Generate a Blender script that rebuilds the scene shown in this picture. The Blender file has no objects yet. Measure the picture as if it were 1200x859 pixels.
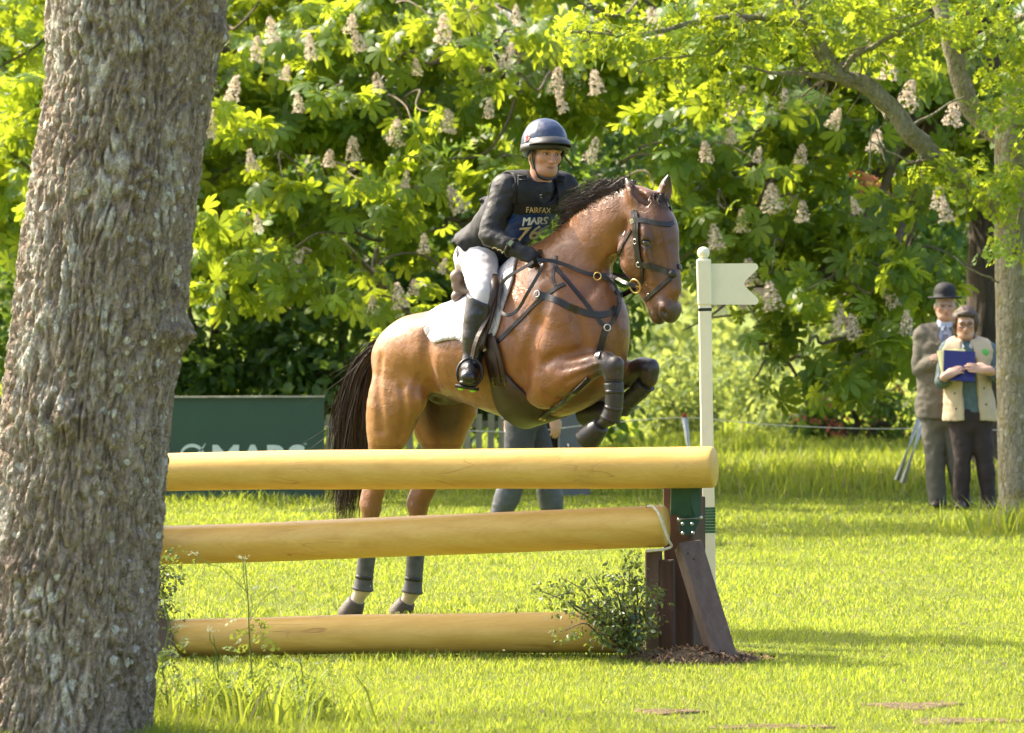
import bpy, bmesh, math, random
import numpy as np
from mathutils import Vector, Matrix
from mathutils.bvhtree import BVHTree

random.seed(7)
rng = np.random.default_rng(11)
SC = bpy.context.scene
COL = SC.collection

# ------------------------------------------------------------------ camera
FPX, HORIZON, EYE = 5100.0, 357.0, 1.62      # focal length and horizon in photo pixels, lens height in metres
cam_data = bpy.data.cameras.new('camera')
cam_data.sensor_width = 36.0
cam_data.lens = 36.0 * FPX / 1200.0
cam_data.shift_y = -(429.5 - HORIZON) / 1200.0
cam_data.clip_start = 0.5
cam_data.clip_end = 3000.0
cam_data.dof.use_dof = True
cam_data.dof.focus_distance = 20.9
cam_data.dof.aperture_fstop = 6.7
cam = bpy.data.objects.new('camera', cam_data)
cam.location = (0.0, 0.0, EYE)
cam.rotation_euler = (math.radians(90), 0, 0)
COL.objects.link(cam)
SC.camera = cam

# ------------------------------------------------------------------ light
SUN_AZ, SUN_EL = math.radians(-60.0), math.radians(45.0)      # behind the trees, a little to the left
to_sun = Vector((math.sin(SUN_AZ) * math.cos(SUN_EL), math.cos(SUN_AZ) * math.cos(SUN_EL), math.sin(SUN_EL)))
world = bpy.data.worlds.new('World')
SC.world = world
world.use_nodes = True
wn = world.node_tree
sky = wn.nodes.new('ShaderNodeTexSky')
sky.sky_type = 'NISHITA'
sky.sun_disc = False
sky.sun_elevation = SUN_EL
sky.sun_rotation = SUN_AZ
sky.air_density = 1.0
sky.dust_density = 5.0
sky.ozone_density = 0.4
wn.nodes['Background'].inputs['Strength'].default_value = 0.15
wn.links.new(sky.outputs[0], wn.nodes['Background'].inputs['Color'])
sun_data = bpy.data.lights.new('sun', 'SUN')
sun_data.energy = 3.3
sun_data.angle = math.radians(0.5)
sun_data.color = (1.0, 0.9, 0.72)
sun = bpy.data.objects.new('sun', sun_data)
sun.rotation_euler = to_sun.to_track_quat('Z', 'Y').to_euler()
sun.location = (0, 0, 30)
COL.objects.link(sun)
SC.view_settings.view_transform = 'Standard'
SC.view_settings.look = 'None'
SC.view_settings.exposure = 1.72
SC.view_settings.gamma = 1.0
SC.view_settings.use_curve_mapping = False
SC.render.engine = 'CYCLES'
SC.cycles.use_denoising = True
SC.cycles.max_bounces = 7
SC.cycles.diffuse_bounces = 4
SC.cycles.glossy_bounces = 3
SC.cycles.transmission_bounces = 5
SC.cycles.transparent_max_bounces = 4
SC.cycles.sample_clamp_indirect = 6.0
SC.cycles.caustics_reflective = False
SC.cycles.caustics_refractive = False


def W(px, py, D):
    """photo pixel at a known distance -> point in the place"""
    return Vector(((px - 600.0) / FPX * D, D, EYE - (py - HORIZON) / FPX * D))


# ------------------------------------------------------------------ scene helpers
def empty(name, loc, label=None, cat=None, group=None, rotz=0.0):
    o = bpy.data.objects.new(name, None)
    o.empty_display_size = 0.1
    o.location = loc
    o.rotation_euler = (0, 0, rotz)
    COL.objects.link(o)
    tag(o, label, cat, group)
    return o


def tag(o, label=None, cat=None, group=None, kind=None):
    if label: o['label'] = label
    if cat: o['category'] = cat
    if group: o['group'] = group
    if kind: o['kind'] = kind
    return o


def origin_of(parent):
    p = Vector((0, 0, 0))
    while parent is not None:
        p += parent.location
        parent = parent.parent
    return p


def mesh_arrays(name, V, faces, smooth=True, cols=None, mat_index=None):
    """V (n,3); faces: (m,k) array or list of index lists; cols (n,3)"""
    me = bpy.data.meshes.new(name)
    V = np.asarray(V, dtype=np.float32)
    if isinstance(faces, np.ndarray):
        m, k = faces.shape
        me.vertices.add(len(V))
        me.vertices.foreach_set('co', V.ravel())
        me.loops.add(m * k)
        me.loops.foreach_set('vertex_index', faces.astype(np.int32).ravel())
        me.polygons.add(m)
        me.polygons.foreach_set('loop_start', np.arange(0, m * k, k, dtype=np.int32))
        me.polygons.foreach_set('loop_total', np.full(m, k, dtype=np.int32))
        me.update(calc_edges=True)
    else:
        me.from_pydata([tuple(map(float, v)) for v in V], [], [tuple(int(i) for i in f) for f in faces])
        me.update()
    if smooth:
        me.polygons.foreach_set('use_smooth', np.ones(len(me.polygons), dtype=bool))
    if cols is not None:
        at = me.color_attributes.new('Col', 'FLOAT_COLOR', 'POINT')
        c4 = np.ones((len(V), 4), dtype=np.float32)
        c4[:, :3] = cols
        at.data.foreach_set('color', c4.ravel())
    return me


def add_obj(name, V, faces, mat, parent=None, smooth=True, cols=None, kind=None):
    """world-space vertices -> an object; vertices are stored relative to its parent's base"""
    V = np.asarray(V, dtype=np.float64)
    off = np.array(origin_of(parent)) if parent else np.zeros(3)
    me = mesh_arrays(name, V - off, faces, smooth, cols)
    me.materials.append(mat)
    o = bpy.data.objects.new(name, me)
    COL.objects.link(o)
    if parent: o.parent = parent
    if kind: o['kind'] = kind
    return o


def top_obj(name, V, faces, mat, label, cat, group=None, smooth=True, cols=None, kind=None):
    """a thing that is one mesh, its origin at its base"""
    V = np.asarray(V, dtype=np.float64)
    base = np.array([(V[:, 0].min() + V[:, 0].max()) / 2, (V[:, 1].min() + V[:, 1].max()) / 2, V[:, 2].min()])
    me = mesh_arrays(name, V - base, faces, smooth, cols)
    me.materials.append(mat)
    o = bpy.data.objects.new(name, me)
    o.location = base
    COL.objects.link(o)
    return tag(o, label, cat, group, kind)


# ------------------------------------------------------------------ mesh bits (vertices, faces)
class MB:
    def __init__(s): s.V = []; s.F = []; s.C = []
    def add(s, V, F, col=None):
        n = len(s.V)
        s.V.extend([tuple(v) for v in V])
        s.F.extend([[i + n for i in f] for f in F])
        if col is not None: s.C.extend([col] * len(V))
        return s
    def obj(s, name, mat, parent=None, smooth=True, kind=None):
        return add_obj(name, s.V, s.F, mat, parent, smooth, s.C if s.C else None, kind)


def frame_from(d, up=(0, 0, 1)):
    d = Vector(d).normalized(); u = Vector(up)
    if abs(d.dot(u.normalized())) > 0.98: u = Vector((1, 0, 0))
    a = d.cross(u).normalized(); b = a.cross(d).normalized()
    return d, a, b


def box_between(p, q, wx, wy, up=(0, 0, 1), bev=0.0, jit=0.0):
    """bar from p to q, section wx (sideways) by wy"""
    p, q = Vector(p), Vector(q)
    d, a, b = frame_from(q - p, up)
    V = []; F = []
    if bev <= 0:
        prof = [(-wx/2, -wy/2), (wx/2, -wy/2), (wx/2, wy/2), (-wx/2, wy/2)]
    else:
        e = bev
        prof = [(-wx/2+e, -wy/2), (wx/2-e, -wy/2), (wx/2, -wy/2+e), (wx/2, wy/2-e), (wx/2-e, wy/2), (-wx/2+e, wy/2), (-wx/2, wy/2-e), (-wx/2, -wy/2+e)]
    n = len(prof)
    stations = [(p, 1.0)] if bev <= 0 else [(p, 0.90), (p + d*bev, 1.0)]
    stations += [(q, 1.0)] if bev <= 0 else [(q - d*bev, 1.0), (q, 0.90)]
    for c, sc in stations:
        for x, y in prof:
            V.append(c + a*(x*sc + random.uniform(-jit, jit)) + b*(y*sc + random.uniform(-jit, jit)))
    for k in range(len(stations)-1):
        for i in range(n):
            j = (i+1) % n
            F.append([k*n+i, k*n+j, (k+1)*n+j, (k+1)*n+i])
    F.append(list(range(n))[::-1]); F.append([(len(stations)-1)*n+i for i in range(n)])
    return V, F


def tube(pts, radii, n=8, cap=True, up=(0, 0, 1)):
    pts = [Vector(p) for p in pts]
    if not hasattr(radii, '__len__'): radii = [radii]*len(pts)
    V = []; F = []
    prev = None
    for i, p in enumerate(pts):
        t = (pts[min(i+1, len(pts)-1)] - pts[max(i-1, 0)])
        if t.length < 1e-9: t = Vector((0, 0, 1))
        t.normalize()
        if prev is None:
            _, a, b = frame_from(t, up)
        else:
            a = (prev - t*prev.dot(t)); a = a.normalized() if a.length > 1e-6 else frame_from(t, up)[1]
            b = a.cross(t).normalized() * -1
            b = t.cross(a).normalized()
        prev = a
        for k in range(n):
            an = 2*math.pi*k/n
            V.append(p + a*(math.cos(an)*radii[i]) + b*(math.sin(an)*radii[i]))
    for i in range(len(pts)-1):
        for k in range(n):
            j = (k+1) % n
            F.append([i*n+k, i*n+j, (i+1)*n+j, (i+1)*n+k])
    if cap:
        F.append(list(range(n))[::-1]); F.append([(len(pts)-1)*n+k for k in range(n)])
    return V, F


def catmull(P, m=6):
    P = np.asarray(P, dtype=float)
    n = len(P)
    if n < 3:
        t = np.linspace(0, 1, m+1)[:, None]
        return P[0]*(1-t) + P[-1]*t
    Q = np.vstack([2*P[0]-P[1], P, 2*P[-1]-P[-2]])
    out = []
    for i in range(n-1):
        p0, p1, p2, p3 = Q[i], Q[i+1], Q[i+2], Q[i+3]
        for t in np.arange(m)/m:
            out.append(0.5*((2*p1) + (-p0+p2)*t + (2*p0-5*p1+4*p2-p3)*t*t + (-p0+3*p1-3*p2+p3)*t**3))
    out.append(P[-1])
    return np.array(out)


def lathe(base, prof, n=20, axis=(0, 0, 1)):
    """prof: list of (height, radius) along axis from base"""
    d, a, b = frame_from(axis, (0, 1, 0))
    base = Vector(base)
    V = []; F = []
    for h, r in prof:
        for k in range(n):
            an = 2*math.pi*k/n
            V.append(base + d*h + a*(math.cos(an)*r) + b*(math.sin(an)*r))
    for i in range(len(prof)-1):
        for k in range(n):
            j = (k+1) % n
            F.append([i*n+k, i*n+j, (i+1)*n+j, (i+1)*n+k])
    F.append(list(range(n))[::-1]); F.append([(len(prof)-1)*n+k for k in range(n)])
    return V, F


def ribbon(P, N, width, thick=0.004, closed=False):
    """strap with a rectangular section along points P with outward normals N"""
    P = [Vector(p) for p in P]; N = [Vector(n).normalized() for n in N]
    n = len(P); V = []; F = []
    ws = width if hasattr(width, '__len__') else [width]*n
    for i in range(n):
        if closed: t = P[(i+1) % n]-P[i-1]
        else: t = P[min(i+1, n-1)]-P[max(i-1, 0)]
        if t.length < 1e-9: t = Vector((1, 0, 0))
        s = N[i].cross(t.normalized())
        if s.length < 1e-6: s = Vector((0, 0, 1))
        s.normalize()
        w = ws[i]/2
        V += [P[i]-s*w-N[i]*thick*0.3, P[i]+s*w-N[i]*thick*0.3, P[i]+s*w*0.92+N[i]*thick, P[i]-s*w*0.92+N[i]*thick]
    m = n if closed else n-1
    for i in range(m):
        j = (i+1) % n
        for k in range(4):
            l = (k+1) % 4
            F.append([i*4+k, i*4+l, j*4+l, j*4+k])
    if not closed:
        F.append([3, 2, 1, 0]); F.append([(n-1)*4+k for k in range(4)])
    return V, F


def torus(c, axis, R, r, n=20, m=8):
    d, a, b = frame_from(axis)
    c = Vector(c); V = []; F = []
    for i in range(n):
        A = 2*math.pi*i/n
        o = a*math.cos(A)+b*math.sin(A)
        for k in range(m):
            B = 2*math.pi*k/m
            V.append(c + o*(R+r*math.cos(B)) + d*(r*math.sin(B)))
    for i in range(n):
        for k in range(m):
            F.append([i*m+k, ((i+1) % n)*m+k, ((i+1) % n)*m+(k+1) % m, i*m+(k+1) % m])
    return V, F


def sphere_mesh(c, r, nu=14, nv=9, sq=(1, 1, 1)):
    V = []; F = []
    for j in range(nv+1):
        th = math.pi*j/nv
        for i in range(nu):
            ph = 2*math.pi*i/nu
            V.append((c[0]+r*sq[0]*math.sin(th)*math.cos(ph), c[1]+r*sq[1]*math.sin(th)*math.sin(ph), c[2]+r*sq[2]*math.cos(th)))
    for j in range(nv):
        for i in range(nu):
            F.append([j*nu+i, (j+1)*nu+i, (j+1)*nu+(i+1) % nu, j*nu+(i+1) % nu])
    return V, F


def text_mesh(body, bold=0.0, sub=2, shear=0.0):
    """flat lettering as (verts 2D normalised to height 1 caps, faces); x from 0"""
    cu = bpy.data.curves.new('lettering', 'FONT')
    cu.body = body; cu.size = 1.0; cu.offset = bold; cu.resolution_u = 3; cu.shear = shear
    ob = bpy.data.objects.new('lettering', cu)
    COL.objects.link(ob)
    dg = bpy.context.evaluated_depsgraph_get()
    me = bpy.data.meshes.new_from_object(ob.evaluated_get(dg))
    bm = bmesh.new(); bm.from_mesh(me)
    bmesh.ops.triangulate(bm, faces=bm.faces[:])
    for _ in range(sub):
        long_e = [e for e in bm.edges if e.calc_length() > 0.16]
        if long_e: bmesh.ops.subdivide_edges(bm, edges=long_e, cuts=1)
        bmesh.ops.triangulate(bm, faces=[f for f in bm.faces if len(f.verts) > 3])
    bm.verts.index_update()
    V = np.array([v.co[:] for v in bm.verts]); F = [[v.index for v in f.verts] for f in bm.faces]
    bm.free()
    bpy.data.objects.remove(ob); bpy.data.curves.remove(cu); bpy.data.meshes.remove(me)
    V[:, 0] -= V[:, 0].min(); V[:, 1] -= V[:, 1].min()
    w = V[:, 0].max(); h = V[:, 1].max()
    return V[:, :2]/[w, h], F, w/h


# ------------------------------------------------------------------ noise on arrays
_perm = np.random.default_rng(3).permutation(256).astype(np.int32)
_perm = np.concatenate([_perm, _perm])
_grad = np.random.default_rng(4).normal(size=(256, 3)); _grad /= np.linalg.norm(_grad, axis=1)[:, None]


def noise3(P):
    P = np.asarray(P, dtype=float)
    i = np.floor(P).astype(int); f = P - i
    u = f*f*f*(f*(f*6-15)+10)
    i &= 255
    out = 0.0
    for dx in (0, 1):
        for dy in (0, 1):
            for dz in (0, 1):
                hsh = _perm[_perm[_perm[(i[..., 0]+dx) & 255] + ((i[..., 1]+dy) & 255)] + ((i[..., 2]+dz) & 255)]
                g = _grad[hsh]
                dd = f - np.array([dx, dy, dz])
                w = (u[..., 0] if dx else 1-u[..., 0])*(u[..., 1] if dy else 1-u[..., 1])*(u[..., 2] if dz else 1-u[..., 2])
                out = out + w*(g*dd).sum(-1)
    return out


def fbm(P, oct=4):
    P = np.asarray(P, dtype=float)
    s = 0; a = 1.0
    for _ in range(oct):
        s = s + a*noise3(P); P = P*2.03+17.1; a *= 0.5
    return s


# ------------------------------------------------------------------ solids blended on a grid (bodies and clothing)
class Solid:
    def __init__(s, lo, hi, h):
        s.lo = np.array(lo, dtype=np.float32); s.h = float(h)
        s.n = np.ceil((np.array(hi)-s.lo)/h).astype(int)+1
        s.ax = [(s.lo[i]+h*np.arange(s.n[i])).astype(np.float32) for i in range(3)]
        s.d = np.full(tuple(s.n), 1.0, dtype=np.float32)
    def span(s, lo, hi):
        i0 = np.clip(np.floor((np.asarray(lo)-s.lo)/s.h).astype(int), 0, s.n-1)
        i1 = np.clip(np.ceil((np.asarray(hi)-s.lo)/s.h).astype(int)+1, 1, s.n)
        i1 = np.maximum(i1, i0+1)
        sl = tuple(slice(a, b) for a, b in zip(i0, i1))
        X = s.ax[0][sl[0]][:, None, None]; Y = s.ax[1][sl[1]][None, :, None]; Z = s.ax[2][sl[2]][None, None, :]
        return sl, X, Y, Z
    def merge(s, sl, d, k, op='u'):
        a = s.d[sl]
        if op == 's': a, d = -a, d            # subtract: -(union(-a, d))
        if k > 0:
            hh = np.clip(0.5+0.5*(d-a)/k, 0, 1)
            r = d+(a-d)*hh-k*hh*(1-hh)
        else: r = np.minimum(a, d)
        s.d[sl] = -r if op == 's' else r
    def ell(s, c, r, R=None, k=0.02, op='u', grow=0.0):
        c = np.asarray(c, dtype=np.float32); r = np.asarray(r, dtype=np.float32)+grow
        m = float(r.max())+k+2*s.h
        sl, X, Y, Z = s.span(c-m, c+m)
        x, y, z = X-c[0], Y-c[1], Z-c[2]
        if R is not None:
            R = np.asarray(R, dtype=np.float32)      # rows: local axes
            x, y, z = (R[0, 0]*x+R[0, 1]*y+R[0, 2]*z, R[1, 0]*x+R[1, 1]*y+R[1, 2]*z, R[2, 0]*x+R[2, 1]*y+R[2, 2]*z)
        k0 = np.sqrt((x/r[0])**2+(y/r[1])**2+(z/r[2])**2)
        k1 = np.sqrt((x/r[0]**2)**2+(y/r[1]**2)**2+(z/r[2]**2)**2)+1e-6
        d = k0*(k0-1)/k1
        d = np.maximum(d, -float(r.min()))
        s.merge(sl, d, k, op)
    def tube(s, pts, rv, rl=None, lat=None, k=0.03, op='u', m=4, grow=0.0):
        """chain of blended segments; rv radius, rl radius along the lateral axis lat"""
        pts = np.asarray(pts, dtype=float)
        rv = np.broadcast_to(np.asarray(rv, dtype=float), (len(pts),))
        rl_ = rv if rl is None else np.broadcast_to(np.asarray(rl, dtype=float), (len(pts),))
        A = np.column_stack([pts, rv, rl_])
        if len(pts) > 2: A = catmull(A, m)
        A[:, 3:] += grow
        A = A.astype(np.float32)
        mx = float(A[:, 3:].max())+k+2*s.h
        SL, X, Y, Z = s.span(A[:, :3].min(0)-mx, A[:, :3].max(0)+mx)
        base = np.array([q.start for q in SL])
        D = np.full((SL[0].stop-SL[0].start, SL[1].stop-SL[1].start, SL[2].stop-SL[2].start), 1.0, dtype=np.float32)
        L = None if (lat is None or rl is None) else np.asarray(lat, dtype=np.float32)/np.linalg.norm(lat)
        for i in range(len(A)-1):
            a, b = A[i], A[i+1]
            mm = float(max(a[3:].max(), b[3:].max()))+k+2*s.h
            sl, X, Y, Z = s.span(np.minimum(a[:3], b[:3])-mm, np.maximum(a[:3], b[:3])+mm)
            x, y, z = X-a[0], Y-a[1], Z-a[2]
            ba = b[:3]-a[:3]; bb = float(ba@ba)+1e-9
            t = np.clip((x*ba[0]+y*ba[1]+z*ba[2])/bb, 0, 1)
            r = a[3]+(b[3]-a[3])*t
            x, y, z = x-t*ba[0], y-t*ba[1], z-t*ba[2]
            if L is not None:
                q = r/(a[4]+(b[4]-a[4])*t)
                ll = (x*L[0]+y*L[1]+z*L[2])*(q-1)
                x, y, z = x+ll*L[0], y+ll*L[1], z+ll*L[2]
                d = (np.sqrt(x*x+y*y+z*z)-r)/np.maximum(q, 1.0)
            else:
                d = np.sqrt(x*x+y*y+z*z)-r
            sl2 = tuple(slice(q.start-o, q.stop-o) for q, o in zip(sl, base))
            D[sl2] = np.minimum(D[sl2], d)
        s.merge(SL, D, k, op)
    def cut(s, p, n, k=0.0):
        """keep the side the normal n points away from"""
        n = np.asarray(n, dtype=np.float32)/np.linalg.norm(n)
        d = (s.ax[0][:, None, None]-p[0])*n[0]+(s.ax[1][None, :, None]-p[1])*n[1]+(s.ax[2][None, None, :]-p[2])*n[2]
        s.d = np.maximum(s.d, d.astype(np.float32))
    def warp(s, f, band=0.03):
        """add f(P) to the field near the surface"""
        I = np.argwhere(np.abs(s.d) < band)
        P = s.lo+s.h*I
        s.d[I[:, 0], I[:, 1], I[:, 2]] += f(P).astype(np.float32)
    def mesh(s):
        d = s.d; h = s.h
        neg = d < 0
        nx, ny, nz = d.shape
        c = np.zeros((nx-1, ny-1, nz-1), dtype=np.uint8)
        for i in (0, 1):
            for j in (0, 1):
                for k in (0, 1): c += neg[i:nx-1+i, j:ny-1+j, k:nz-1+k]
        act = (c > 0) & (c < 8)
        I = np.argwhere(act)
        idx = np.full(act.shape, -1, dtype=np.int32); idx[act] = np.arange(len(I))
        acc = np.zeros((len(I), 3)); cnt = np.zeros(len(I))
        cor = [(i, j, k) for i in (0, 1) for j in (0, 1) for k in (0, 1)]
        for a in cor:
            for b in cor:
                if sum(y-x for x, y in zip(a, b)) == 1 and all(y >= x for x, y in zip(a, b)):
                    da = d[I[:, 0]+a[0], I[:, 1]+a[1], I[:, 2]+a[2]]; db = d[I[:, 0]+b[0], I[:, 1]+b[1], I[:, 2]+b[2]]
                    mk = (da < 0) != (db < 0)
                    t = np.where(mk, da/np.where(mk, da-db, 1), 0)
                    acc += mk[:, None]*(np.array(a)+t[:, None]*(np.array(b)-np.array(a))); cnt += mk
        V = s.lo+h*(I+acc/np.maximum(cnt, 1)[:, None])
        Q = []
        for ax in range(3):
            a0 = [slice(1, -1)]*3; a0[ax] = slice(0, -1)
            a1 = list(a0); a1[ax] = slice(1, None)
            sa = neg[tuple(a0)]; sb = neg[tuple(a1)]
            E = np.argwhere(sa != sb); inside = sa[sa != sb]
            off = np.array([1, 1, 1]); off[ax] = 0
            E = E+off
            u, v = [(1, 2), (2, 0), (0, 1)][ax]
            def cell(du, dv):
                q = E.copy(); q[:, u] -= du; q[:, v] -= dv
                return idx[q[:, 0], q[:, 1], q[:, 2]]
            q = np.column_stack([cell(1, 1), cell(0, 1), cell(0, 0), cell(1, 0)])
            q[~inside] = q[~inside][:, ::-1]
            Q.append(q)
        Q = np.vstack(Q)
        Q = Q[(Q >= 0).all(1)]
        return V, Q


def relax(V, Q, it=2, w=0.5):
    """light smoothing of a quad mesh"""
    e = np.vstack([Q[:, [0, 1]], Q[:, [1, 2]], Q[:, [2, 3]], Q[:, [3, 0]]])
    n = len(V)
    cnt = np.bincount(np.concatenate([e[:, 0], e[:, 1]]), minlength=n).astype(float)
    for _ in range(it):
        S = np.column_stack([np.bincount(e[:, 0], V[e[:, 1], i], n)+np.bincount(e[:, 1], V[e[:, 0], i], n) for i in range(3)])
        V = V*(1-w)+w*S/np.maximum(cnt, 1)[:, None]
    return V


def bvh_of(V, Q): return BVHTree.FromPolygons([tuple(v) for v in V], [tuple(int(i) for i in q) for q in Q])
# ------------------------------------------------------------------ materials
def new_mat(name):
    m = bpy.data.materials.new(name); m.use_nodes = True
    nt = m.node_tree
    return m, nt, nt.nodes['Principled BSDF']


def noise_node(nt, scale, detail=4, rough=0.55, vec=None, dist=0.0):
    n = nt.nodes.new('ShaderNodeTexNoise')
    n.inputs['Scale'].default_value = scale; n.inputs['Detail'].default_value = detail
    n.inputs['Roughness'].default_value = rough; n.inputs['Distortion'].default_value = dist
    if vec is not None: nt.links.new(vec, n.inputs['Vector'])
    return n


def pos_node(nt, scale=None):
    t = nt.nodes.new('ShaderNodeTexCoord')
    if scale is None: return t.outputs['Object']
    mp = nt.nodes.new('ShaderNodeMapping'); mp.inputs['Scale'].default_value = scale
    nt.links.new(t.outputs['Object'], mp.inputs['Vector'])
    return mp.outputs['Vector']


def mixc(nt, fac, a, b, mode='MIX'):
    m = nt.nodes.new('ShaderNodeMix'); m.data_type = 'RGBA'; m.blend_type = mode
    def put(sock, v):
        if isinstance(v, (tuple, list)): sock.default_value = (*v[:3], 1)
        elif isinstance(v, (int, float)): sock.default_value = v
        else: nt.links.new(v, sock)
    put(m.inputs[0], fac); put(m.inputs[6], a); put(m.inputs[7], b)
    return m.outputs[2]


def ramp(nt, fac, stops):
    r = nt.nodes.new('ShaderNodeValToRGB')
    while len(r.color_ramp.elements) < len(stops): r.color_ramp.elements.new(0.5)
    for e, (p, c) in zip(r.color_ramp.elements, stops):
        e.position = p; e.color = (*c, 1) if isinstance(c, (tuple, list)) else (c, c, c, 1)
    nt.links.new(fac, r.inputs['Fac'])
    return r.outputs['Color']


def bump(nt, bsdf, height, strength, dist=0.01):
    b = nt.nodes.new('ShaderNodeBump'); b.inputs['Strength'].default_value = strength; b.inputs['Distance'].default_value = dist
    nt.links.new(height, b.inputs['Height'])
    nt.links.new(b.outputs['Normal'], bsdf.inputs['Normal'])
    return b


def plain(name, col, rough=0.6, var=0.25, vscale=12, bscale=120, bstr=0.25, bdist=0.003, metal=0.0, spec=0.5, sheen=0.0, coat=0.0, stretch=None, attr=False):
    """base colour with worn variation and a fine relief"""
    m, nt, b = new_mat(name)
    v = pos_node(nt, stretch)
    n1 = noise_node(nt, vscale, 5, 0.6, v)
    if attr:
        at = nt.nodes.new('ShaderNodeAttribute'); at.attribute_name = 'Col'; base = at.outputs['Color']
        dark = mixc(nt, 1.0, base, (1-var,)*3, 'MULTIPLY'); light = mixc(nt, 1.0, base, (1+var*0.6,)*3, 'MULTIPLY')
    else:
        dark = tuple(c*(1-var) for c in col); light = tuple(min(1, c*(1+var*0.6)) for c in col)
    f = ramp(nt, n1.outputs['Fac'], [(0.3, 0.0), (0.7, 1.0)])
    nt.links.new(mixc(nt, f, dark, light), b.inputs['Base Color'])
    b.inputs['Roughness'].default_value = rough; b.inputs['Metallic'].default_value = metal
    b.inputs['Specular IOR Level'].default_value = spec
    if sheen: b.inputs['Sheen Weight'].default_value = sheen; b.inputs['Sheen Roughness'].default_value = 0.4
    if coat: b.inputs['Coat Weight'].default_value = coat; b.inputs['Coat Roughness'].default_value = 0.15
    if bstr:
        n2 = noise_node(nt, bscale, 4, 0.6, v)
        bump(nt, b, n2.outputs['Fac'], bstr, bdist)
    return m


def foliage(name, front, through, amount=0.45, rough=0.45, spec=0.35):
    """thin leaf: reflects its colour, lets sunlight through yellower; 'Col' red channel varies it"""
    m, nt, b = new_mat(name)
    at = nt.nodes.new('ShaderNodeAttribute'); at.attribute_name = 'Col'
    sep = nt.nodes.new('ShaderNodeSeparateColor'); nt.links.new(at.outputs['Color'], sep.inputs[0])
    c1 = mixc(nt, sep.outputs[0], tuple(c*0.6 for c in front), tuple(min(1, c*1.35) for c in front))
    c1 = mixc(nt, sep.outputs[1], c1, tuple(through))
    c1 = mixc(nt, sep.outputs[2], c1, (0.42, 0.34, 0.17))          # dry straw, where marked
    b.inputs['Roughness'].default_value = rough
    b.inputs['Specular IOR Level'].default_value = spec
    nt.links.new(c1, b.inputs['Base Color'])
    tr = nt.nodes.new('ShaderNodeBsdfTranslucent')
    c2 = mixc(nt, sep.outputs[0], tuple(c*0.75 for c in through), tuple(min(1, c*1.2) for c in through))
    c2 = mixc(nt, sep.outputs[2], c2, (0.42, 0.34, 0.17))
    nt.links.new(c2, tr.inputs['Color'])
    mx = nt.nodes.new('ShaderNodeMixShader'); mx.inputs[0].default_value = amount
    nt.links.new(b.outputs[0], mx.inputs[1]); nt.links.new(tr.outputs[0], mx.inputs[2])
    nt.links.new(mx.outputs[0], nt.nodes['Material Output'].inputs['Surface'])
    return m


M = {}
M['black_leather'] = plain('black leather', (0.016, 0.013, 0.012), 0.34, 0.3, 30, 260, 0.25, 0.002, spec=0.5)
M['boot_leather'] = plain('polished boot leather', (0.012, 0.012, 0.013), 0.27, 0.3, 18, 120, 0.18, 0.003, spec=0.6)
M['brown_leather'] = plain('dark brown leather', (0.04, 0.022, 0.014), 0.38, 0.35, 25, 220, 0.3, 0.002)
M['grey_leather'] = plain('worn seat leather', (0.19, 0.14, 0.11), 0.4, 0.3, 30, 220, 0.3, 0.002)
M['brass'] = plain('brass', (0.62, 0.42, 0.14), 0.3, 0.2, 60, 200, 0.1, metal=1.0)
M['steel'] = plain('steel', (0.6, 0.59, 0.57), 0.28, 0.2, 60, 200, 0.1, metal=1.0)
M['rubber'] = plain('black rubber boot', (0.02, 0.019, 0.018), 0.45, 0.35, 30, 180, 0.35, 0.003)
M['dusty_boot'] = plain('dusty grey boot shell', (0.075, 0.075, 0.078), 0.55, 0.45, 22, 150, 0.4, 0.004)
M['white_cloth'] = plain('white cloth', (0.52, 0.51, 0.53), 0.8, 0.08, 25, 400, 0.4, 0.003, sheen=0.2)
M['breeches'] = plain('white breeches', (0.52, 0.51, 0.54), 0.75, 0.06, 10, 60, 0.35, 0.006, sheen=0.2)
M['black_cloth'] = plain('black cloth', (0.006, 0.006, 0.0065), 0.7, 0.35, 18, 300, 0.4, 0.003, sheen=0.03)
M['jersey'] = plain('charcoal jersey', (0.0095, 0.0095, 0.0105), 0.6, 0.3, 14, 45, 0.5, 0.008, sheen=0.04)
M['navy'] = plain('navy helmet silk', (0.02, 0.035, 0.085), 0.33, 0.25, 14, 60, 0.35, 0.006, spec=0.6)
M['peak'] = plain('helmet peak', (0.02, 0.02, 0.019), 0.42, 0.2, 30, 200, 0.2, 0.002)
M['glove'] = plain('black glove', (0.012, 0.012, 0.012), 0.6, 0.3, 60, 400, 0.4, 0.002)
M['cream_print'] = plain('cream print', (0.72, 0.63, 0.36), 0.6, 0.1, 40, 300, 0.1)
M['white_print'] = plain('white print', (0.8, 0.8, 0.78), 0.55, 0.08, 40, 300, 0.1)
M['gold_print'] = plain('gold print', (0.55, 0.42, 0.2), 0.5, 0.15, 40, 300, 0.1)
M['grey_print'] = plain('grey embroidery', (0.32, 0.32, 0.36), 0.7, 0.2, 40, 300, 0.2)
M['red_print'] = plain('red print', (0.6, 0.03, 0.03), 0.6, 0.1, 40, 300, 0.1)
M['lime'] = plain('lime rubber', (0.3, 0.75, 0.03), 0.5, 0.1, 40, 300, 0.1)
M['tweed'] = plain('grey tweed', (0.135, 0.118, 0.09), 0.9, 0.2, 60, 500, 0.6, 0.003, sheen=0.2)
M['trouser_grey'] = plain('grey flannel', (0.14, 0.128, 0.105), 0.9, 0.15, 20, 300, 0.4, 0.003)
M['shirt_blue'] = plain('pale blue shirt', (0.5, 0.56, 0.72), 0.8, 0.08, 20, 300, 0.3)
M['tie'] = plain('grey tie', (0.17, 0.18, 0.24), 0.6, 0.2, 60, 300, 0.3)
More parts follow.
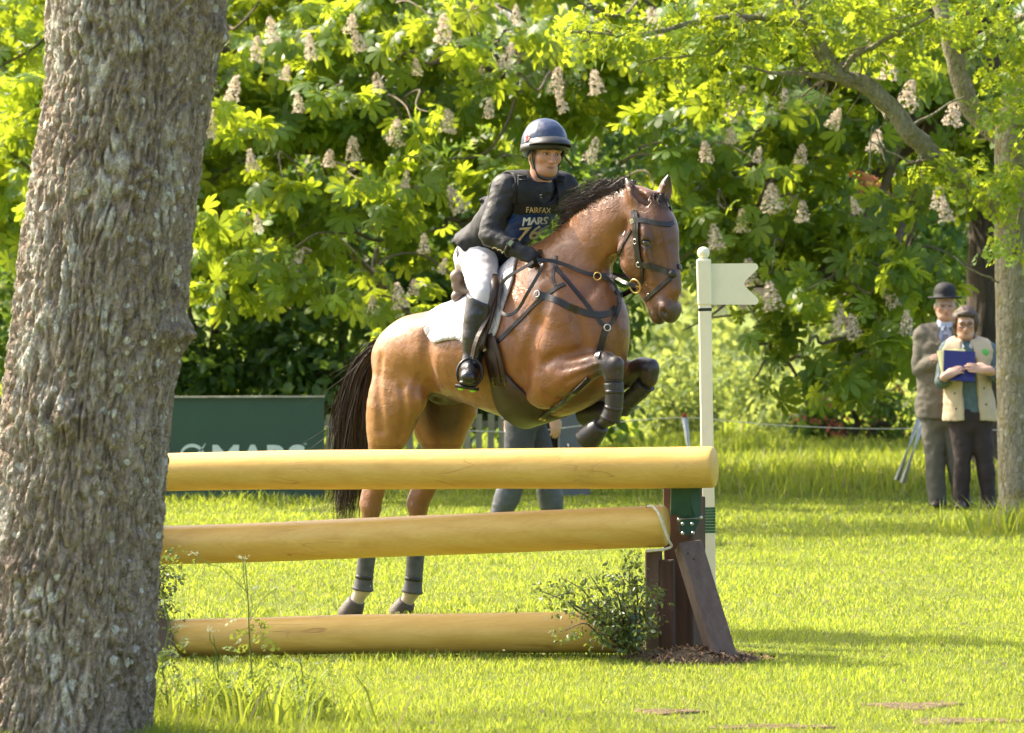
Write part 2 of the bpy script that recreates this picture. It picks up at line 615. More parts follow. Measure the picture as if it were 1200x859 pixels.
M['felt'] = plain('black felt', (0.011, 0.011, 0.012), 0.75, 0.2, 30, 300, 0.3)
M['beige'] = plain('beige cotton', (0.58, 0.45, 0.30), 0.85, 0.12, 14, 250, 0.5, 0.004)
M['teal_knit'] = plain('slate blue knit', (0.10, 0.145, 0.155), 0.9, 0.2, 30, 160, 0.7, 0.005)
M['plum'] = plain('dark plum trousers', (0.035, 0.022, 0.022), 0.8, 0.25, 18, 200, 0.4, 0.003)
M['shoe'] = plain('dark shoe', (0.03, 0.025, 0.022), 0.45, 0.3, 20, 200, 0.2)
M['hair_brown'] = plain('brown hair', (0.075, 0.045, 0.03), 0.5, 0.5, 40, 90, 0.8, 0.01, stretch=(1, 1, 0.25))
M['hair_grey'] = plain('grey hair', (0.42, 0.4, 0.37), 0.55, 0.3, 40, 90, 0.6, 0.006)
M['folder_blue'] = plain('navy plastic folder', (0.012, 0.014, 0.11), 0.35, 0.1, 20, 100, 0.05)
M['paper_yellow'] = plain('yellow paper', (0.8, 0.74, 0.36), 0.8, 0.05, 20, 100, 0.1)
M['paper_white'] = plain('white paper', (0.8, 0.79, 0.75), 0.8, 0.05, 20, 100, 0.1)
M['walker_trouser'] = plain('slate trousers', (0.05, 0.052, 0.055), 0.85, 0.2, 18, 200, 0.5, 0.004)
M['walker_boot'] = plain('grey rubber boots', (0.07, 0.076, 0.08), 0.4, 0.25, 14, 80, 0.3, 0.004)
M['walker_jacket'] = plain('dark grey jacket', (0.045, 0.048, 0.05), 0.8, 0.2, 18, 200, 0.4, 0.004)
M['glass_frame'] = plain('dark spectacle frame', (0.02, 0.016, 0.014), 0.35, 0.1, 40, 100, 0.0)
M['eye_dark'] = plain('dark eye', (0.01, 0.007, 0.005), 0.06, 0.1, 40, 100, 0.0, coat=1.0)
M['eye_white'] = plain('eye white', (0.6, 0.56, 0.52), 0.25, 0.05, 40, 100, 0.0)
M['flag_white'] = plain('cream gloss paint', (0.80, 0.74, 0.55), 0.4, 0.06, 6, 90, 0.12, 0.003)
M['black_tape'] = plain('black tape', (0.015, 0.015, 0.014), 0.5, 0.1, 30, 100, 0.1)
M['green_tape'] = plain('green tape', (0.025, 0.12, 0.045), 0.5, 0.25, 30, 150, 0.3)
M['green_metal'] = plain('green painted steel', (0.013, 0.065, 0.04), 0.4, 0.3, 20, 120, 0.15)
M['rope'] = plain('pale rope', (0.62, 0.58, 0.46), 0.9, 0.25, 80, 250, 0.8, 0.004)
M['red_cap'] = plain('red plastic', (0.5, 0.02, 0.015), 0.45, 0.1, 20, 100, 0.1)
M['stake_white'] = plain('white stake paint', (0.85, 0.85, 0.82), 0.5, 0.08, 10, 100, 0.15)
M['pale_wood'] = plain('weathered pale wood', (0.38, 0.35, 0.28), 0.85, 0.3, 8, 60, 0.5, 0.006, stretch=(1, 1, 0.15))
M['box_grey'] = plain('grey painted panel', (0.13, 0.14, 0.14), 0.55, 0.15, 6, 60, 0.1)
M['board_green'] = plain('dark green board', (0.028, 0.07, 0.042), 0.5, 0.12, 4, 60, 0.06)
M['dead_leaf'] = plain('dead brown leaf', (0.32, 0.11, 0.025), 0.7, 0.5, 40, 120, 0.6, 0.006)
M['mud'] = plain('bare earth', (0.2, 0.14, 0.07), 0.95, 0.45, 14, 60, 1.0, 0.03)
M['chips'] = plain('wood chip and soil', (0.3, 0.17, 0.085), 0.9, 0.5, 60, 60, 0.5, 0.01)
M['twig'] = plain('grey brown twig', (0.16, 0.125, 0.085), 0.9, 0.35, 20, 90, 0.7, 0.006)
M['chest_bark'] = plain('dark furrowed bark', (0.085, 0.062, 0.045), 0.95, 0.5, 9, 26, 1.0, 0.03, stretch=(1, 1, 0.22))

M['leaf_chestnut'] = foliage('chestnut leaf', (0.095, 0.175, 0.03), (0.46, 0.55, 0.03), 0.55, 0.42, 0.4)
M['leaf_oak'] = foliage('young oak leaf', (0.11, 0.19, 0.022), (0.46, 0.54, 0.03), 0.5, 0.5, 0.3)
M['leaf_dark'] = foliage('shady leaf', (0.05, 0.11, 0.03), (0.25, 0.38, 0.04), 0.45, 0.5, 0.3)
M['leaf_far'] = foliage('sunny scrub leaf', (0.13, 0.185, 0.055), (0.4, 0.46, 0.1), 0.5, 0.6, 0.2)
M['leaf_box'] = foliage('box leaf', (0.085, 0.13, 0.045), (0.34, 0.4, 0.06), 0.35, 0.3, 0.6)
M['leaf_pink'] = foliage('pink blossom leaf', (0.45, 0.14, 0.11), (0.5, 0.16, 0.12), 0.4, 0.6, 0.2)
M['blossom'] = foliage('cream blossom', (0.72, 0.60, 0.48), (0.7, 0.6, 0.48), 0.35, 0.7, 0.2)
M['grass'] = foliage('lawn grass', (0.135, 0.2, 0.035), (0.47, 0.54, 0.05), 0.5, 0.5, 0.3)
M['stem_green'] = foliage('green stem', (0.1, 0.16, 0.03), (0.35, 0.42, 0.05), 0.3, 0.5, 0.3)
M['umbel'] = foliage('white umbel', (0.55, 0.6, 0.42), (0.5, 0.55, 0.35), 0.35, 0.7, 0.2)


def skin_mat(name, base):
    m, nt, b = new_mat(name)
    n = noise_node(nt, 45, 4, 0.6, pos_node(nt))
    nt.links.new(mixc(nt, ramp(nt, n.outputs['Fac'], [(0.35, 0.0), (0.7, 1.0)]), tuple(c*0.86 for c in base), (min(1, base[0]*1.1), base[1], base[2])), b.inputs['Base Color'])
    at = nt.nodes.new('ShaderNodeAttribute'); at.attribute_name = 'Col'
    nt.links.new(at.outputs['Color'], b.inputs['Base Color'])
    b.inputs['Roughness'].default_value = 0.5
    b.inputs['Subsurface Weight'].default_value = 0.0
    bump(nt, b, noise_node(nt, 300, 3).outputs['Fac'], 0.12, 0.002)
    return m


M['skin'] = skin_mat('skin', (0.5, 0.27, 0.18))


def coat_mat():
    """short glossy horse coat; colours come from the animal's own markings ('Col')"""
    m, nt, b = new_mat('bay horse coat')
    at = nt.nodes.new('ShaderNodeAttribute'); at.attribute_name = 'Col'
    v = pos_node(nt)
    n = noise_node(nt, 5, 6, 0.65, v)
    f = ramp(nt, n.outputs['Fac'], [(0.3, 0.0), (0.72, 1.0)])
    c = mixc(nt, f, mixc(nt, 1.0, at.outputs['Color'], (0.82, 0.8, 0.78), 'MULTIPLY'), mixc(nt, 1.0, at.outputs['Color'], (1.1, 1.08, 1.04), 'MULTIPLY'))
    f2 = ramp(nt, noise_node(nt, 17, 5, 0.7, v).outputs['Fac'], [(0.36, 0.0), (0.66, 1.0)])
    c = mixc(nt, f2, mixc(nt, 1.0, c, (0.86, 0.84, 0.82), 'MULTIPLY'), c)
    nt.links.new(c, b.inputs['Base Color'])
    b.inputs['Roughness'].default_value = 0.33
    b.inputs['Specular IOR Level'].default_value = 0.6
    b.inputs['Sheen Weight'].default_value = 0.12
    b.inputs['Sheen Roughness'].default_value = 0.35
    rg = ramp(nt, noise_node(nt, 3.2, 4, 0.6, v).outputs['Fac'], [(0.35, 0.26), (0.68, 0.48)])
    nt.links.new(rg, b.inputs['Roughness'])
    # skin folds, veins and hair direction
    vor = nt.nodes.new('ShaderNodeTexVoronoi'); vor.feature = 'DISTANCE_TO_EDGE'; vor.inputs['Scale'].default_value = 7
    nd = noise_node(nt, 3.0, 4, 0.6, v)
    vm = nt.nodes.new('ShaderNodeVectorMath'); vm.operation = 'MULTIPLY_ADD'
    nt.links.new(nd.outputs['Color'], vm.inputs[0]); vm.inputs[1].default_value = (0.55, 0.55, 0.55); nt.links.new(v, vm.inputs[2])
    nt.links.new(vm.outputs[0], vor.inputs['Vector'])
    vein = ramp(nt, vor.outputs['Distance'], [(0.0, 1.0), (0.035, 0.0)])
    msk = ramp(nt, noise_node(nt, 4.0, 2, 0.5, v).outputs['Fac'], [(0.5, 0.0), (0.62, 1.0)])
    vein = mixc(nt, 1.0, vein, msk, 'MULTIPLY')
    b1 = nt.nodes.new('ShaderNodeBump'); b1.inputs['Strength'].default_value = 0.28; b1.inputs['Distance'].default_value = 0.006
    nt.links.new(vein, b1.inputs['Height'])
    b2 = nt.nodes.new('ShaderNodeBump'); b2.inputs['Strength'].default_value = 0.42; b2.inputs['Distance'].default_value = 0.012
    nt.links.new(noise_node(nt, 22, 4, 0.6, v).outputs['Fac'], b2.inputs['Height']); nt.links.new(b1.outputs[0], b2.inputs['Normal'])
    nt.links.new(b2.outputs[0], b.inputs['Normal'])
    return m


M['coat'] = coat_mat()


def hair_mat(name, c0, c1):
    m, nt, b = new_mat(name)
    at = nt.nodes.new('ShaderNodeAttribute'); at.attribute_name = 'Col'
    nt.links.new(mixc(nt, at.outputs['Color'], c0, c1), b.inputs['Base Color'])
    b.inputs['Roughness'].default_value = 0.45
    b.inputs['Specular IOR Level'].default_value = 0.4
    return m


M['horse_hair'] = hair_mat('horse hair', (0.010, 0.007, 0.006), (0.075, 0.036, 0.02))


def log_mat():
    m, nt, b = new_mat('peeled varnished log')
    v = pos_node(nt, (0.6, 6, 6))
    n = noise_node(nt, 3.0, 6, 0.6, v, 0.4)
    c = ramp(nt, n.outputs['Fac'], [(0.25, (0.54, 0.31, 0.065)), (0.5, (0.63, 0.385, 0.09)), (0.75, (0.68, 0.45, 0.125))])
    g = noise_node(nt, 1.6, 1, 0.4, pos_node(nt, (0.045, 11, 11)), 0.0)
    crack = ramp(nt, g.outputs['Fac'], [(0.486, 0.0), (0.497, 1.0), (0.503, 1.0), (0.514, 0.0)])
    cm = ramp(nt, noise_node(nt, 1.3, 3, 0.6, pos_node(nt, (1.6, 2, 2))).outputs['Fac'], [(0.54, 0.0), (0.62, 1.0)])
    crack = mixc(nt, 1.0, crack, cm, 'MULTIPLY')
    c = mixc(nt, crack, c, (0.38, 0.2, 0.05))
    gr = noise_node(nt, 5.0, 5, 0.65, pos_node(nt, (0.4, 26, 26)))
    c = mixc(nt, ramp(nt, gr.outputs['Fac'], [(0.4, 0.0), (0.75, 0.4)]), c, (0.46, 0.26, 0.06))
    sc_ = noise_node(nt, 2.3, 6, 0.75, pos_node(nt, (1.0, 3, 3)))
    c = mixc(nt, ramp(nt, sc_.outputs['Fac'], [(0.62, 0.0), (0.72, 0.6)]), c, (0.34, 0.22, 0.09))
    kn = nt.nodes.new('ShaderNodeTexVoronoi'); kn.inputs['Scale'].default_value = 3.2
    nt.links.new(pos_node(nt, (0.5, 1, 1)), kn.inputs['Vector'])
    c = mixc(nt, ramp(nt, kn.outputs['Distance'], [(0.01, 0.7), (0.035, 0.0)]), c, (0.36, 0.2, 0.06))
    nt.links.new(c, b.inputs['Base Color'])
    b.inputs['Roughness'].default_value = 0.42
    b.inputs['Specular IOR Level'].default_value = 0.45
    b1 = nt.nodes.new('ShaderNodeBump'); b1.inputs['Strength'].default_value = 0.3; b1.inputs['Distance'].default_value = 0.004; b1.invert = True
    nt.links.new(crack, b1.inputs['Height'])
    b2 = nt.nodes.new('ShaderNodeBump'); b2.inputs['Strength'].default_value = 0.25; b2.inputs['Distance'].default_value = 0.006
    nt.links.new(n.outputs['Fac'], b2.inputs['Height']); nt.links.new(b1.outputs[0], b2.inputs['Normal'])
    nt.links.new(b2.outputs[0], b.inputs['Normal'])
    return m


M['log'] = log_mat()


def stained_wood(name, a, bcol, worn):
    m, nt, b = new_mat(name)
    v = pos_node(nt, (7, 7, 0.8))
    n = noise_node(nt, 4.0, 6, 0.65, v, 0.3)
    c = ramp(nt, n.outputs['Fac'], [(0.3, a), (0.65, bcol)])
    w = noise_node(nt, 5, 5, 0.7, pos_node(nt))
    c = mixc(nt, ramp(nt, w.outputs['Fac'], [(0.58, 0.0), (0.7, 0.55)]), c, worn)
    nt.links.new(c, b.inputs['Base Color'])
    b.inputs['Roughness'].default_value = 0.75
    bump(nt, b, n.outputs['Fac'], 0.6, 0.006)
    return m


M['post_dark'] = stained_wood('dark stained post', (0.045, 0.022, 0.014), (0.085, 0.042, 0.026), (0.16, 0.1, 0.075))
M['post_worn'] = stained_wood('worn stained timber', (0.075, 0.048, 0.036), (0.125, 0.082, 0.062), (0.21, 0.155, 0.125))
M['log_end'] = stained_wood('sawn log end', (0.4, 0.24, 0.08), (0.5, 0.32, 0.12), (0.3, 0.18, 0.07))


def bark_mat(name, ca, cb, cl, moss, lich=0.5, vert=0.35, fine=34.0, fur=30.0):
    m, nt, b = new_mat(name)
    v = pos_node(nt); vs = pos_node(nt, (1, 1, vert))
    n = noise_node(nt, fine, 6, 0.65, vs, 0.5)
    c = ramp(nt, n.outputs['Fac'], [(0.32, ca), (0.62, cb)])
    at = nt.nodes.new('ShaderNodeAttribute'); at.attribute_name = 'Col'
    sep = nt.nodes.new('ShaderNodeSeparateColor'); nt.links.new(at.outputs['Color'], sep.inputs[0])
    c = mixc(nt, mixc(nt, 1.0, sep.outputs[1], ramp(nt, noise_node(nt, 40, 5, 0.7, v).outputs['Fac'], [(0.36, 0.0), (0.5, 1.0)]), 'MULTIPLY'), c, cl)   # crust lichen on the ridges
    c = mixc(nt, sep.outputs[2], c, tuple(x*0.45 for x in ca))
    vo = nt.nodes.new('ShaderNodeTexVoronoi'); vo.inputs['Scale'].default_value = 19; vo.inputs['Randomness'].default_value = 1.0
    dn = noise_node(nt, 30, 3, 0.5, v)
    vm = nt.nodes.new('ShaderNodeVectorMath'); vm.operation = 'MULTIPLY_ADD'
    nt.links.new(dn.outputs['Color'], vm.inputs[0]); vm.inputs[1].default_value = (0.014, 0.014, 0.014); nt.links.new(v, vm.inputs[2])
    nt.links.new(vm.outputs[0], vo.inputs['Vector'])
    sz = nt.nodes.new('ShaderNodeSeparateColor'); nt.links.new(vo.outputs['Color'], sz.inputs[0])
    pick = ramp(nt, sz.outputs[0], [(0.42, 0.0), (0.48, 1.0)])
    mu = nt.nodes.new('ShaderNodeMath'); mu.operation = 'MULTIPLY'; mu.inputs[1].default_value = 0.42
    nt.links.new(sz.outputs[1], mu.inputs[0])
    lt = nt.nodes.new('ShaderNodeMath'); lt.operation = 'LESS_THAN'
    nt.links.new(vo.outputs['Distance'], lt.inputs[0]); nt.links.new(mu.outputs[0], lt.inputs[1])
    spot = mixc(nt, 1.0, pick, lt.outputs[0], 'MULTIPLY')
    c = mixc(nt, mixc(nt, 1.0, spot, (lich,)*3, 'MULTIPLY'), c, cl)
    if moss:
        c = mixc(nt, ramp(nt, noise_node(nt, 7, 5, 0.65, v).outputs['Fac'], [(0.5, 0.0), (0.66, 0.7)]), c, moss)
    nt.links.new(c, b.inputs['Base Color'])
    b.inputs['Roughness'].default_value = 0.92
    b.inputs['Specular IOR Level'].default_value = 0.25
    ve = nt.nodes.new('ShaderNodeTexVoronoi'); ve.feature = 'DISTANCE_TO_EDGE'; ve.inputs['Scale'].default_value = fur; ve.inputs['Randomness'].default_value = 1.0
    dn2 = noise_node(nt, 9, 4, 0.6, vs)
    vm2 = nt.nodes.new('ShaderNodeVectorMath'); vm2.operation = 'MULTIPLY_ADD'
    nt.links.new(dn2.outputs['Color'], vm2.inputs[0]); vm2.inputs[1].default_value = (0.16, 0.16, 0.16)
    nt.links.new(pos_node(nt, (1, 1, 0.42)), vm2.inputs[2]); nt.links.new(vm2.outputs[0], ve.inputs['Vector'])
    edge = ramp(nt, ve.outputs['Distance'], [(0.0, 0.0), (0.22, 1.0)])
    b1 = nt.nodes.new('ShaderNodeBump'); b1.inputs['Strength'].default_value = 0.7; b1.inputs['Distance'].default_value = 0.014
    nt.links.new(edge, b1.inputs['Height'])
    b2 = nt.nodes.new('ShaderNodeBump'); b2.inputs['Strength'].default_value = 0.8; b2.inputs['Distance'].default_value = 0.015
    nt.links.new(n.outputs['Fac'], b2.inputs['Height']); nt.links.new(b1.outputs[0], b2.inputs['Normal'])
    nt.links.new(b2.outputs[0], b.inputs['Normal'])
    return m


M['bark_near'] = bark_mat('grey furrowed bark with lichen', (0.19, 0.135, 0.095), (0.42, 0.335, 0.25), (0.64, 0.6, 0.51), None, 0.9, vert=0.5, fur=42)
M['bark_oak'] = bark_mat('mossy grey bark', (0.11, 0.09, 0.05), (0.27, 0.23, 0.15), (0.42, 0.42, 0.34), (0.2, 0.17, 0.045), 0.6, 0.25, 30)


def ground_mat():
    m, nt, b = new_mat('turf soil')
    v = pos_node(nt)
    n = noise_node(nt, 1.2, 6, 0.65, v)
    c = ramp(nt, n.outputs['Fac'], [(0.3, (0.13, 0.17, 0.03)), (0.7, (0.19, 0.23, 0.05))])
    n2 = noise_node(nt, 40, 4, 0.7, v)
    c = mixc(nt, ramp(nt, n2.outputs['Fac'], [(0.52, 0.0), (0.7, 0.6)]), c, (0.15, 0.11, 0.05))
    nt.links.new(c, b.inputs['Base Color'])
    b.inputs['Roughness'].default_value = 0.95
    b.inputs['Specular IOR Level'].default_value = 0.1
    bump(nt, b, n2.outputs['Fac'], 1.0, 0.03)
    return m


M['ground'] = ground_mat()
# ------------------------------------------------------------------ ground, grass
def sstep(a, b, x):
    t = np.clip((np.asarray(x, float)-a)/(b-a), 0, 1)
    return t*t*(3-2*t)


def gz(x, y):
    x = np.asarray(x, float); y = np.asarray(y, float)
    P = np.stack([x*.55, y*.55, np.zeros_like(x)], -1)
    near = 1-sstep(60, 120, y)
    z = .03*noise3(P)*near
    z = z-.035*sstep(.2, -1.6, x)*sstep(17, 19.5, y)*(1-sstep(21.3, 22.3, y))
    z = z+.12*sstep(35.8, 38.5, y)*sstep(.4, 2.6, x)*(1-sstep(46, 60, y))
    hoof = np.exp(-(((x+.7)/.7)**2+((y-22.55)/.5)**2))
    z = z*(1-hoof)
    return z


gx = np.concatenate([-np.geomspace(600, 9, 24), np.linspace(-8.5, 8.5, 86), np.geomspace(9, 600, 24)])
gy = np.concatenate([np.linspace(-40, 12, 12), np.linspace(12.5, 46, 150), np.geomspace(47, 1600, 36)])
GX, GY = np.meshgrid(gx, gy, indexing='ij')
GZ = gz(GX, GY)
n1, n2 = len(gx), len(gy)
idx = np.arange(n1*n2).reshape(n1, n2)
F = np.stack([idx[:-1, :-1], idx[1:, :-1], idx[1:, 1:], idx[:-1, 1:]], -1).reshape(-1, 4)
o = add_obj('ground', np.stack([GX, GY, GZ], -1).reshape(-1, 3), F, M['ground'])
o['kind'] = 'structure'

BARE = [(1.62, 17.55, .22, .18), (.62, 17.3, .16, .10), (1.75, 16.9, .28, .14), (1.0, 16.75, .3, .10), (.84, 19.78, .26, .2)]     # worn earth: x, y, rx, ry


def bare_w(x, y):
    w = np.zeros_like(x)
    nn = fbm(np.stack([x*4, y*4, np.zeros_like(x)], -1), 3)
    for bx, by, rx, ry in BARE:
        w = np.maximum(w, np.clip(1.25-np.sqrt(((x-bx)/rx)**2+((y-by)/ry)**2)+nn*.9, 0, 1))
    return w


for i, (bx, by, rx, ry) in enumerate(BARE[:4]):
    n, m = 22, 16
    ths = np.linspace(0, 2*math.pi, n, endpoint=False)
    V = [(bx, by, float(gz(bx, by))+.006)]; F = []
    for j in range(1, m+1):
        for k, t in enumerate(ths):
            r = j/m*(1+.25*math.sin(3*t+i)+.12*math.sin(7*t+2*i))*.8
            x, y = bx+rx*r*math.cos(t), by+ry*r*math.sin(t)
            V.append((x, y, float(gz(x, y))+(.005+.006*random.random() if j < m else -.012)))
    for k in range(n): F.append([0, 1+k, 1+(k+1) % n])
    for j in range(m-1):
        for k in range(n):
            F.append([1+j*n+k, 1+(j+1)*n+k, 1+(j+1)*n+(k+1) % n, 1+j*n+(k+1) % n])
    o = add_obj('bare_soil', V, F, M['mud']); o['kind'] = 'structure'


def blades(x, y, h, w, lean, seed, tint, segs=1, yellow=None):
    """many grass blades as one mesh: arrays of root x, y, height, width"""
    r = np.random.default_rng(seed); n = len(x)
    z = gz(x, y)
    az = r.uniform(0, 2*math.pi, n); fx, fy = np.cos(az), np.sin(az)
    la = r.uniform(0, 2*math.pi, n); lx, ly = np.cos(la), np.sin(la)
    le = lean*r.uniform(.2, 1.3, n)*h
    V = np.empty((n, 5, 3), dtype=np.float32)
    for i, (t, s) in enumerate(((0, 1), (0, -1), (.55, .75), (.55, -.75), (1, 0))):
        V[:, i, 0] = x+fx*w*.5*s+lx*le*t**1.8
        V[:, i, 1] = y+fy*w*.5*s+ly*le*t**1.8
        V[:, i, 2] = z-.006+h*t*(1-.25*lean*t)
    b = np.arange(n)[:, None]*5
    T = np.concatenate([b+[0, 1, 3], b+[0, 3, 2], b+[2, 3, 4]], 0)
    tone = np.clip(tint+r.normal(size=n)*.22, 0, 1)
    yl = (r.random(n) < .10)*r.uniform(.3, .9, n) if yellow is None else yellow
    dry = (r.random(n) < .09)*r.uniform(.4, 1.0, n)
    C = np.zeros((n, 5, 3), dtype=np.float32); C[:, :, 0] = tone[:, None]; C[:, :, 1] = yl[:, None]*.6; C[:, :, 2] = dry[:, None]
    return V.reshape(-1, 3), T, C.reshape(-1, 3)


def lawn():
    Vs, Ts, Cs = [], [], []; nv_ = 0
    r = np.random.default_rng(21)
    def add(V, T, C):
        nonlocal nv_
        Vs.append(V); Ts.append(T+nv_); Cs.append(C); nv_ += len(V)
    for k, (y0, y1, dens, h0, w0) in enumerate(((15.4, 18.4, 5200, .032, .0042), (18.4, 22.5, 3800, .030, .005), (22.5, 29, 2000, .032, .0066), (29, 37, 1000, .042, .009), (37, 50, 330, .10, .014), (50, 85, 50, .2, .04))):
        W1 = .122*y1+.5; W0 = .122*y1+1.6
        n = int((y1-y0)*2*W1*dens)
        x = r.uniform(-W1, W1, n); y = r.uniform(y0, y1, n)
        n2_ = int((y1-y0)*2*(W0-W1)*dens*.3)
        sx = r.choice([-1, 1], n2_)
        x = np.concatenate([x, sx*r.uniform(W1, W0, n2_)]); y = np.concatenate([y, r.uniform(y0, y1, n2_)])
        keep = r.random(len(x)) > bare_w(x, y)*.7
        x, y = x[keep], y[keep]
        nn = fbm(np.stack([x*1.1, y*1.1, np.zeros_like(x)+k], -1), 3)
        h = h0*r.uniform(.55, 1.35, len(x))*(1+.75*np.clip(nn, -.9, 1.2))
        # longer grass: round the near trunk, the bank, along the fences and the sign
        long_ = np.exp(-(((x+1.55)/.75)**2+((y-16.6)/.95)**2))*2.2+sstep(36.4, 38, y)*sstep(.2, 2.0, x)*.8*(y < 48)+np.exp(-((y-35.4)/.25)**2)*(x < -1.2)*1.3+np.exp(-(((x-3.75)/.55)**2+((y-31.2)/.6)**2))*2.2
        long_ = long_+np.exp(-((y-20.1)/.16)**2)*(x < .85)*.5
        h = h*(1+long_)
        V, T, C = blades(x, y, h, w0*r.uniform(.6, 1.4, len(x))*(1+.15*long_), .55, 50+k, .45+.55*nn+.3*fbm(np.stack([x*.35, y*.22, np.zeros_like(x)+9], -1), 2))
        add(V, T, C)
    return np.vstack(Vs), np.vstack(Ts), np.vstack(Cs)


V, T, C = lawn()
g = add_obj('lawn_grass', V, T, M['grass'], None, False, C)
tag(g, 'sunlit short green lawn grass covering the ground', 'grass', kind='stuff')

# a scatter of daisies and buttercups in the turf
r_ = np.random.default_rng(5)
mb = MB()
for i in range(170):
    y = r_.uniform(16.3, 30); x = r_.uniform(-.115, .115)*y
    z = float(gz(x, y))+r_.uniform(.035, .06)
    s = r_.uniform(.005, .009)
    mb.add([(x-s, y, z-s*.6), (x+s, y, z-s*.6), (x+s, y+.006, z+s*.6), (x-s, y+.006, z+s*.6)], [[0, 1, 2, 3]], (1, 1, 1))
d = mb.obj('daisies', M['umbel'], None, False); tag(d, 'tiny white daisies scattered through the lawn', 'daisies', kind='stuff')
# ------------------------------------------------------------------ log fence
fence = empty('log_fence', W(600, 770, 20.1), 'cross-country fence of three varnished log rails on dark wooden posts', 'log fence')


def log_rail(a, b, ra, rb, seed, cut=True):
    a, b = Vector(a), Vector(b)
    d = (b-a); L = d.length; d.normalize()
    _, s, u = frame_from(d)
    n, m = 28, 60
    V = []; F = []
    st = [0, .004, .012]+list(np.linspace(.025, L-.025, m))+[L-.012, L-.004, L]
    for i, t in enumerate(st):
        r = ra+(rb-ra)*t/L
        if i in (0, len(st)-1): r *= .90
        if i in (1, len(st)-2): r *= .955
        if i in (2, len(st)-3): r *= .985
        for k in range(n):
            A = 2*math.pi*k/n
            e = float(noise3(np.array([[t*1.3+seed, math.cos(A)*1.3, math.sin(A)*1.3+seed]]))[0])*.007+float(noise3(np.array([[t*5+seed, math.cos(A)*3, math.sin(A)*3]]))[0])*.002
            bow = .012*math.sin(t*1.1+seed)
            V.append(a+d*t+s*(math.cos(A)*(r+e))+u*(math.sin(A)*(r+e)+bow))
    N = len(st)
    for i in range(N-1):
        for k in range(n):
            F.append([i*n+k, i*n+(k+1) % n, (i+1)*n+(k+1) % n, (i+1)*n+k])
    F.append(list(range(n))[::-1]); F.append([(N-1)*n+k for k in range(n)])
    return add_obj('rail', V, F, M['log'], fence)


log_rail(W(70, 558.5, 20.72), W(838, 544, 19.95), .090, .0955, 1.0)
log_rail(W(60, 640, 20.75), W(781, 618.5, 20.02), .090, .0965, 4.0)
gl = log_rail(W(196, 750.5, 20.35), W(752, 741, 20.02), .089, .0955, 7.0)

# right-hand post group
def upright(p, q, wx, wy, ang, mat, name, bev=.006):
    up = Vector((math.sin(ang), -math.cos(ang), 0))
    V, F = box_between(p, q, wx, wy, up, bev)
    return add_obj(name, V, F, mat, fence, False)


po = upright(W(802, 775, 20.32), W(800, 566, 20.32), .145, .15, math.radians(-22), M['post_dark'], 'post')
upright(W(766, 772, 20.2), W(766, 644, 20.2), .07, .09, math.radians(-10), M['post_worn'], 'stub_post')
upright(W(783, 768, 20.17), W(782, 656, 20.17), .064, .06, math.radians(-14), M['post_dark'], 'stub_post')
upright(W(817, 700, 20.42), W(817, 582, 20.42), .05, .10, math.radians(-22), M['post_dark'], 'stub_post')
V, F = box_between(W(806, 638, 20.02), W(849, 778, 19.78), .115, .085, (.35, -1, .1), .006)
brace = add_obj('brace', V, F, M['post_worn'], fence, False)
for x, y in ((813, 655), (838, 752), (806, 648)):
    V, F = sphere_mesh(W(x, y, 19.87-(.0 if y < 700 else .08)), .006, 8, 5); add_obj('nail', V, F, M['black_tape'], brace)
# left-hand brace, mostly behind the near trunk
V, F = box_between(W(150, 590, 20.5), W(196, 786, 20.2), .11, .09, (.35, -1, .1), .006); add_obj('brace', V, F, M['post_worn'], fence, False)
upright(W(142, 775, 20.75), W(142, 540, 20.75), .145, .15, math.radians(20), M['post_dark'], 'post')

# green hinged bracket carrying the top rail
br = MB()
D0 = 20.2
def plate(poly, D, th, mat, name, parent, bev=True):
    n = len(poly)
    Vf = [W(x, y, D) for x, y in poly]; Vb = [W(x, y, D)+Vector((0, th, 0)) for x, y in poly]
    F = [list(range(n))[::-1], [n+i for i in range(n)]]+[[i, (i+1) % n, n+(i+1) % n, n+i] for i in range(n)]
    return add_obj(name, Vf+Vb, F, mat, parent, False)


bk = plate([(796, 597), (821, 597), (821, 606), (815, 622), (812, 627), (799, 627), (796, 622)], 20.16, .01, M['green_metal'], 'bracket', fence)
V, F = box_between(W(799, 566, 20.08), W(798, 604, 20.10), .012, .10, (1, 0, 0), .003); add_obj('bracket_cheek', V, F, M['green_metal'], bk, False)
plate([(810, 564), (821, 564), (821, 602), (818, 607), (814, 603), (810, 592)], 20.08, .012, M['green_metal'], 'bracket_cheek', bk)
V, F = tube([W(795, 608.5, 20.08), W(822, 607, 20.08)], .006, 8); add_obj('hinge_pin', V, F, M['steel'], bk)
for x, y in ((795.5, 609), (821.5, 606.5), (800, 614), (811, 614), (800, 625), (812, 624.5)):
    V, F = sphere_mesh(W(x, y, 20.13 if y > 612 else 20.07), .0085, 10, 6); add_obj('bolt', V, F, M['steel'], bk)
# rope lashing at the end of the middle rail
pts = [W(758, 594, 19.98), W(765, 593.5, 19.94), W(772, 602, 19.9), W(778, 618, 19.9), W(784, 634, 19.92), W(787, 640, 19.96), W(780, 643.5, 19.96), W(768, 645, 19.98), W(758, 646, 20.02)]
P = [Vector(p) for p in catmull([list(p) for p in pts], 6)]
V, F = tube(P, .006, 8); add_obj('rope', V, F, M['rope'], fence)
V, F = sphere_mesh(W(823, 764, 19.95), .03, 12, 8, (1.2, 1, .35)); add_obj('ground_cap', V, F, M['red_cap'], fence)

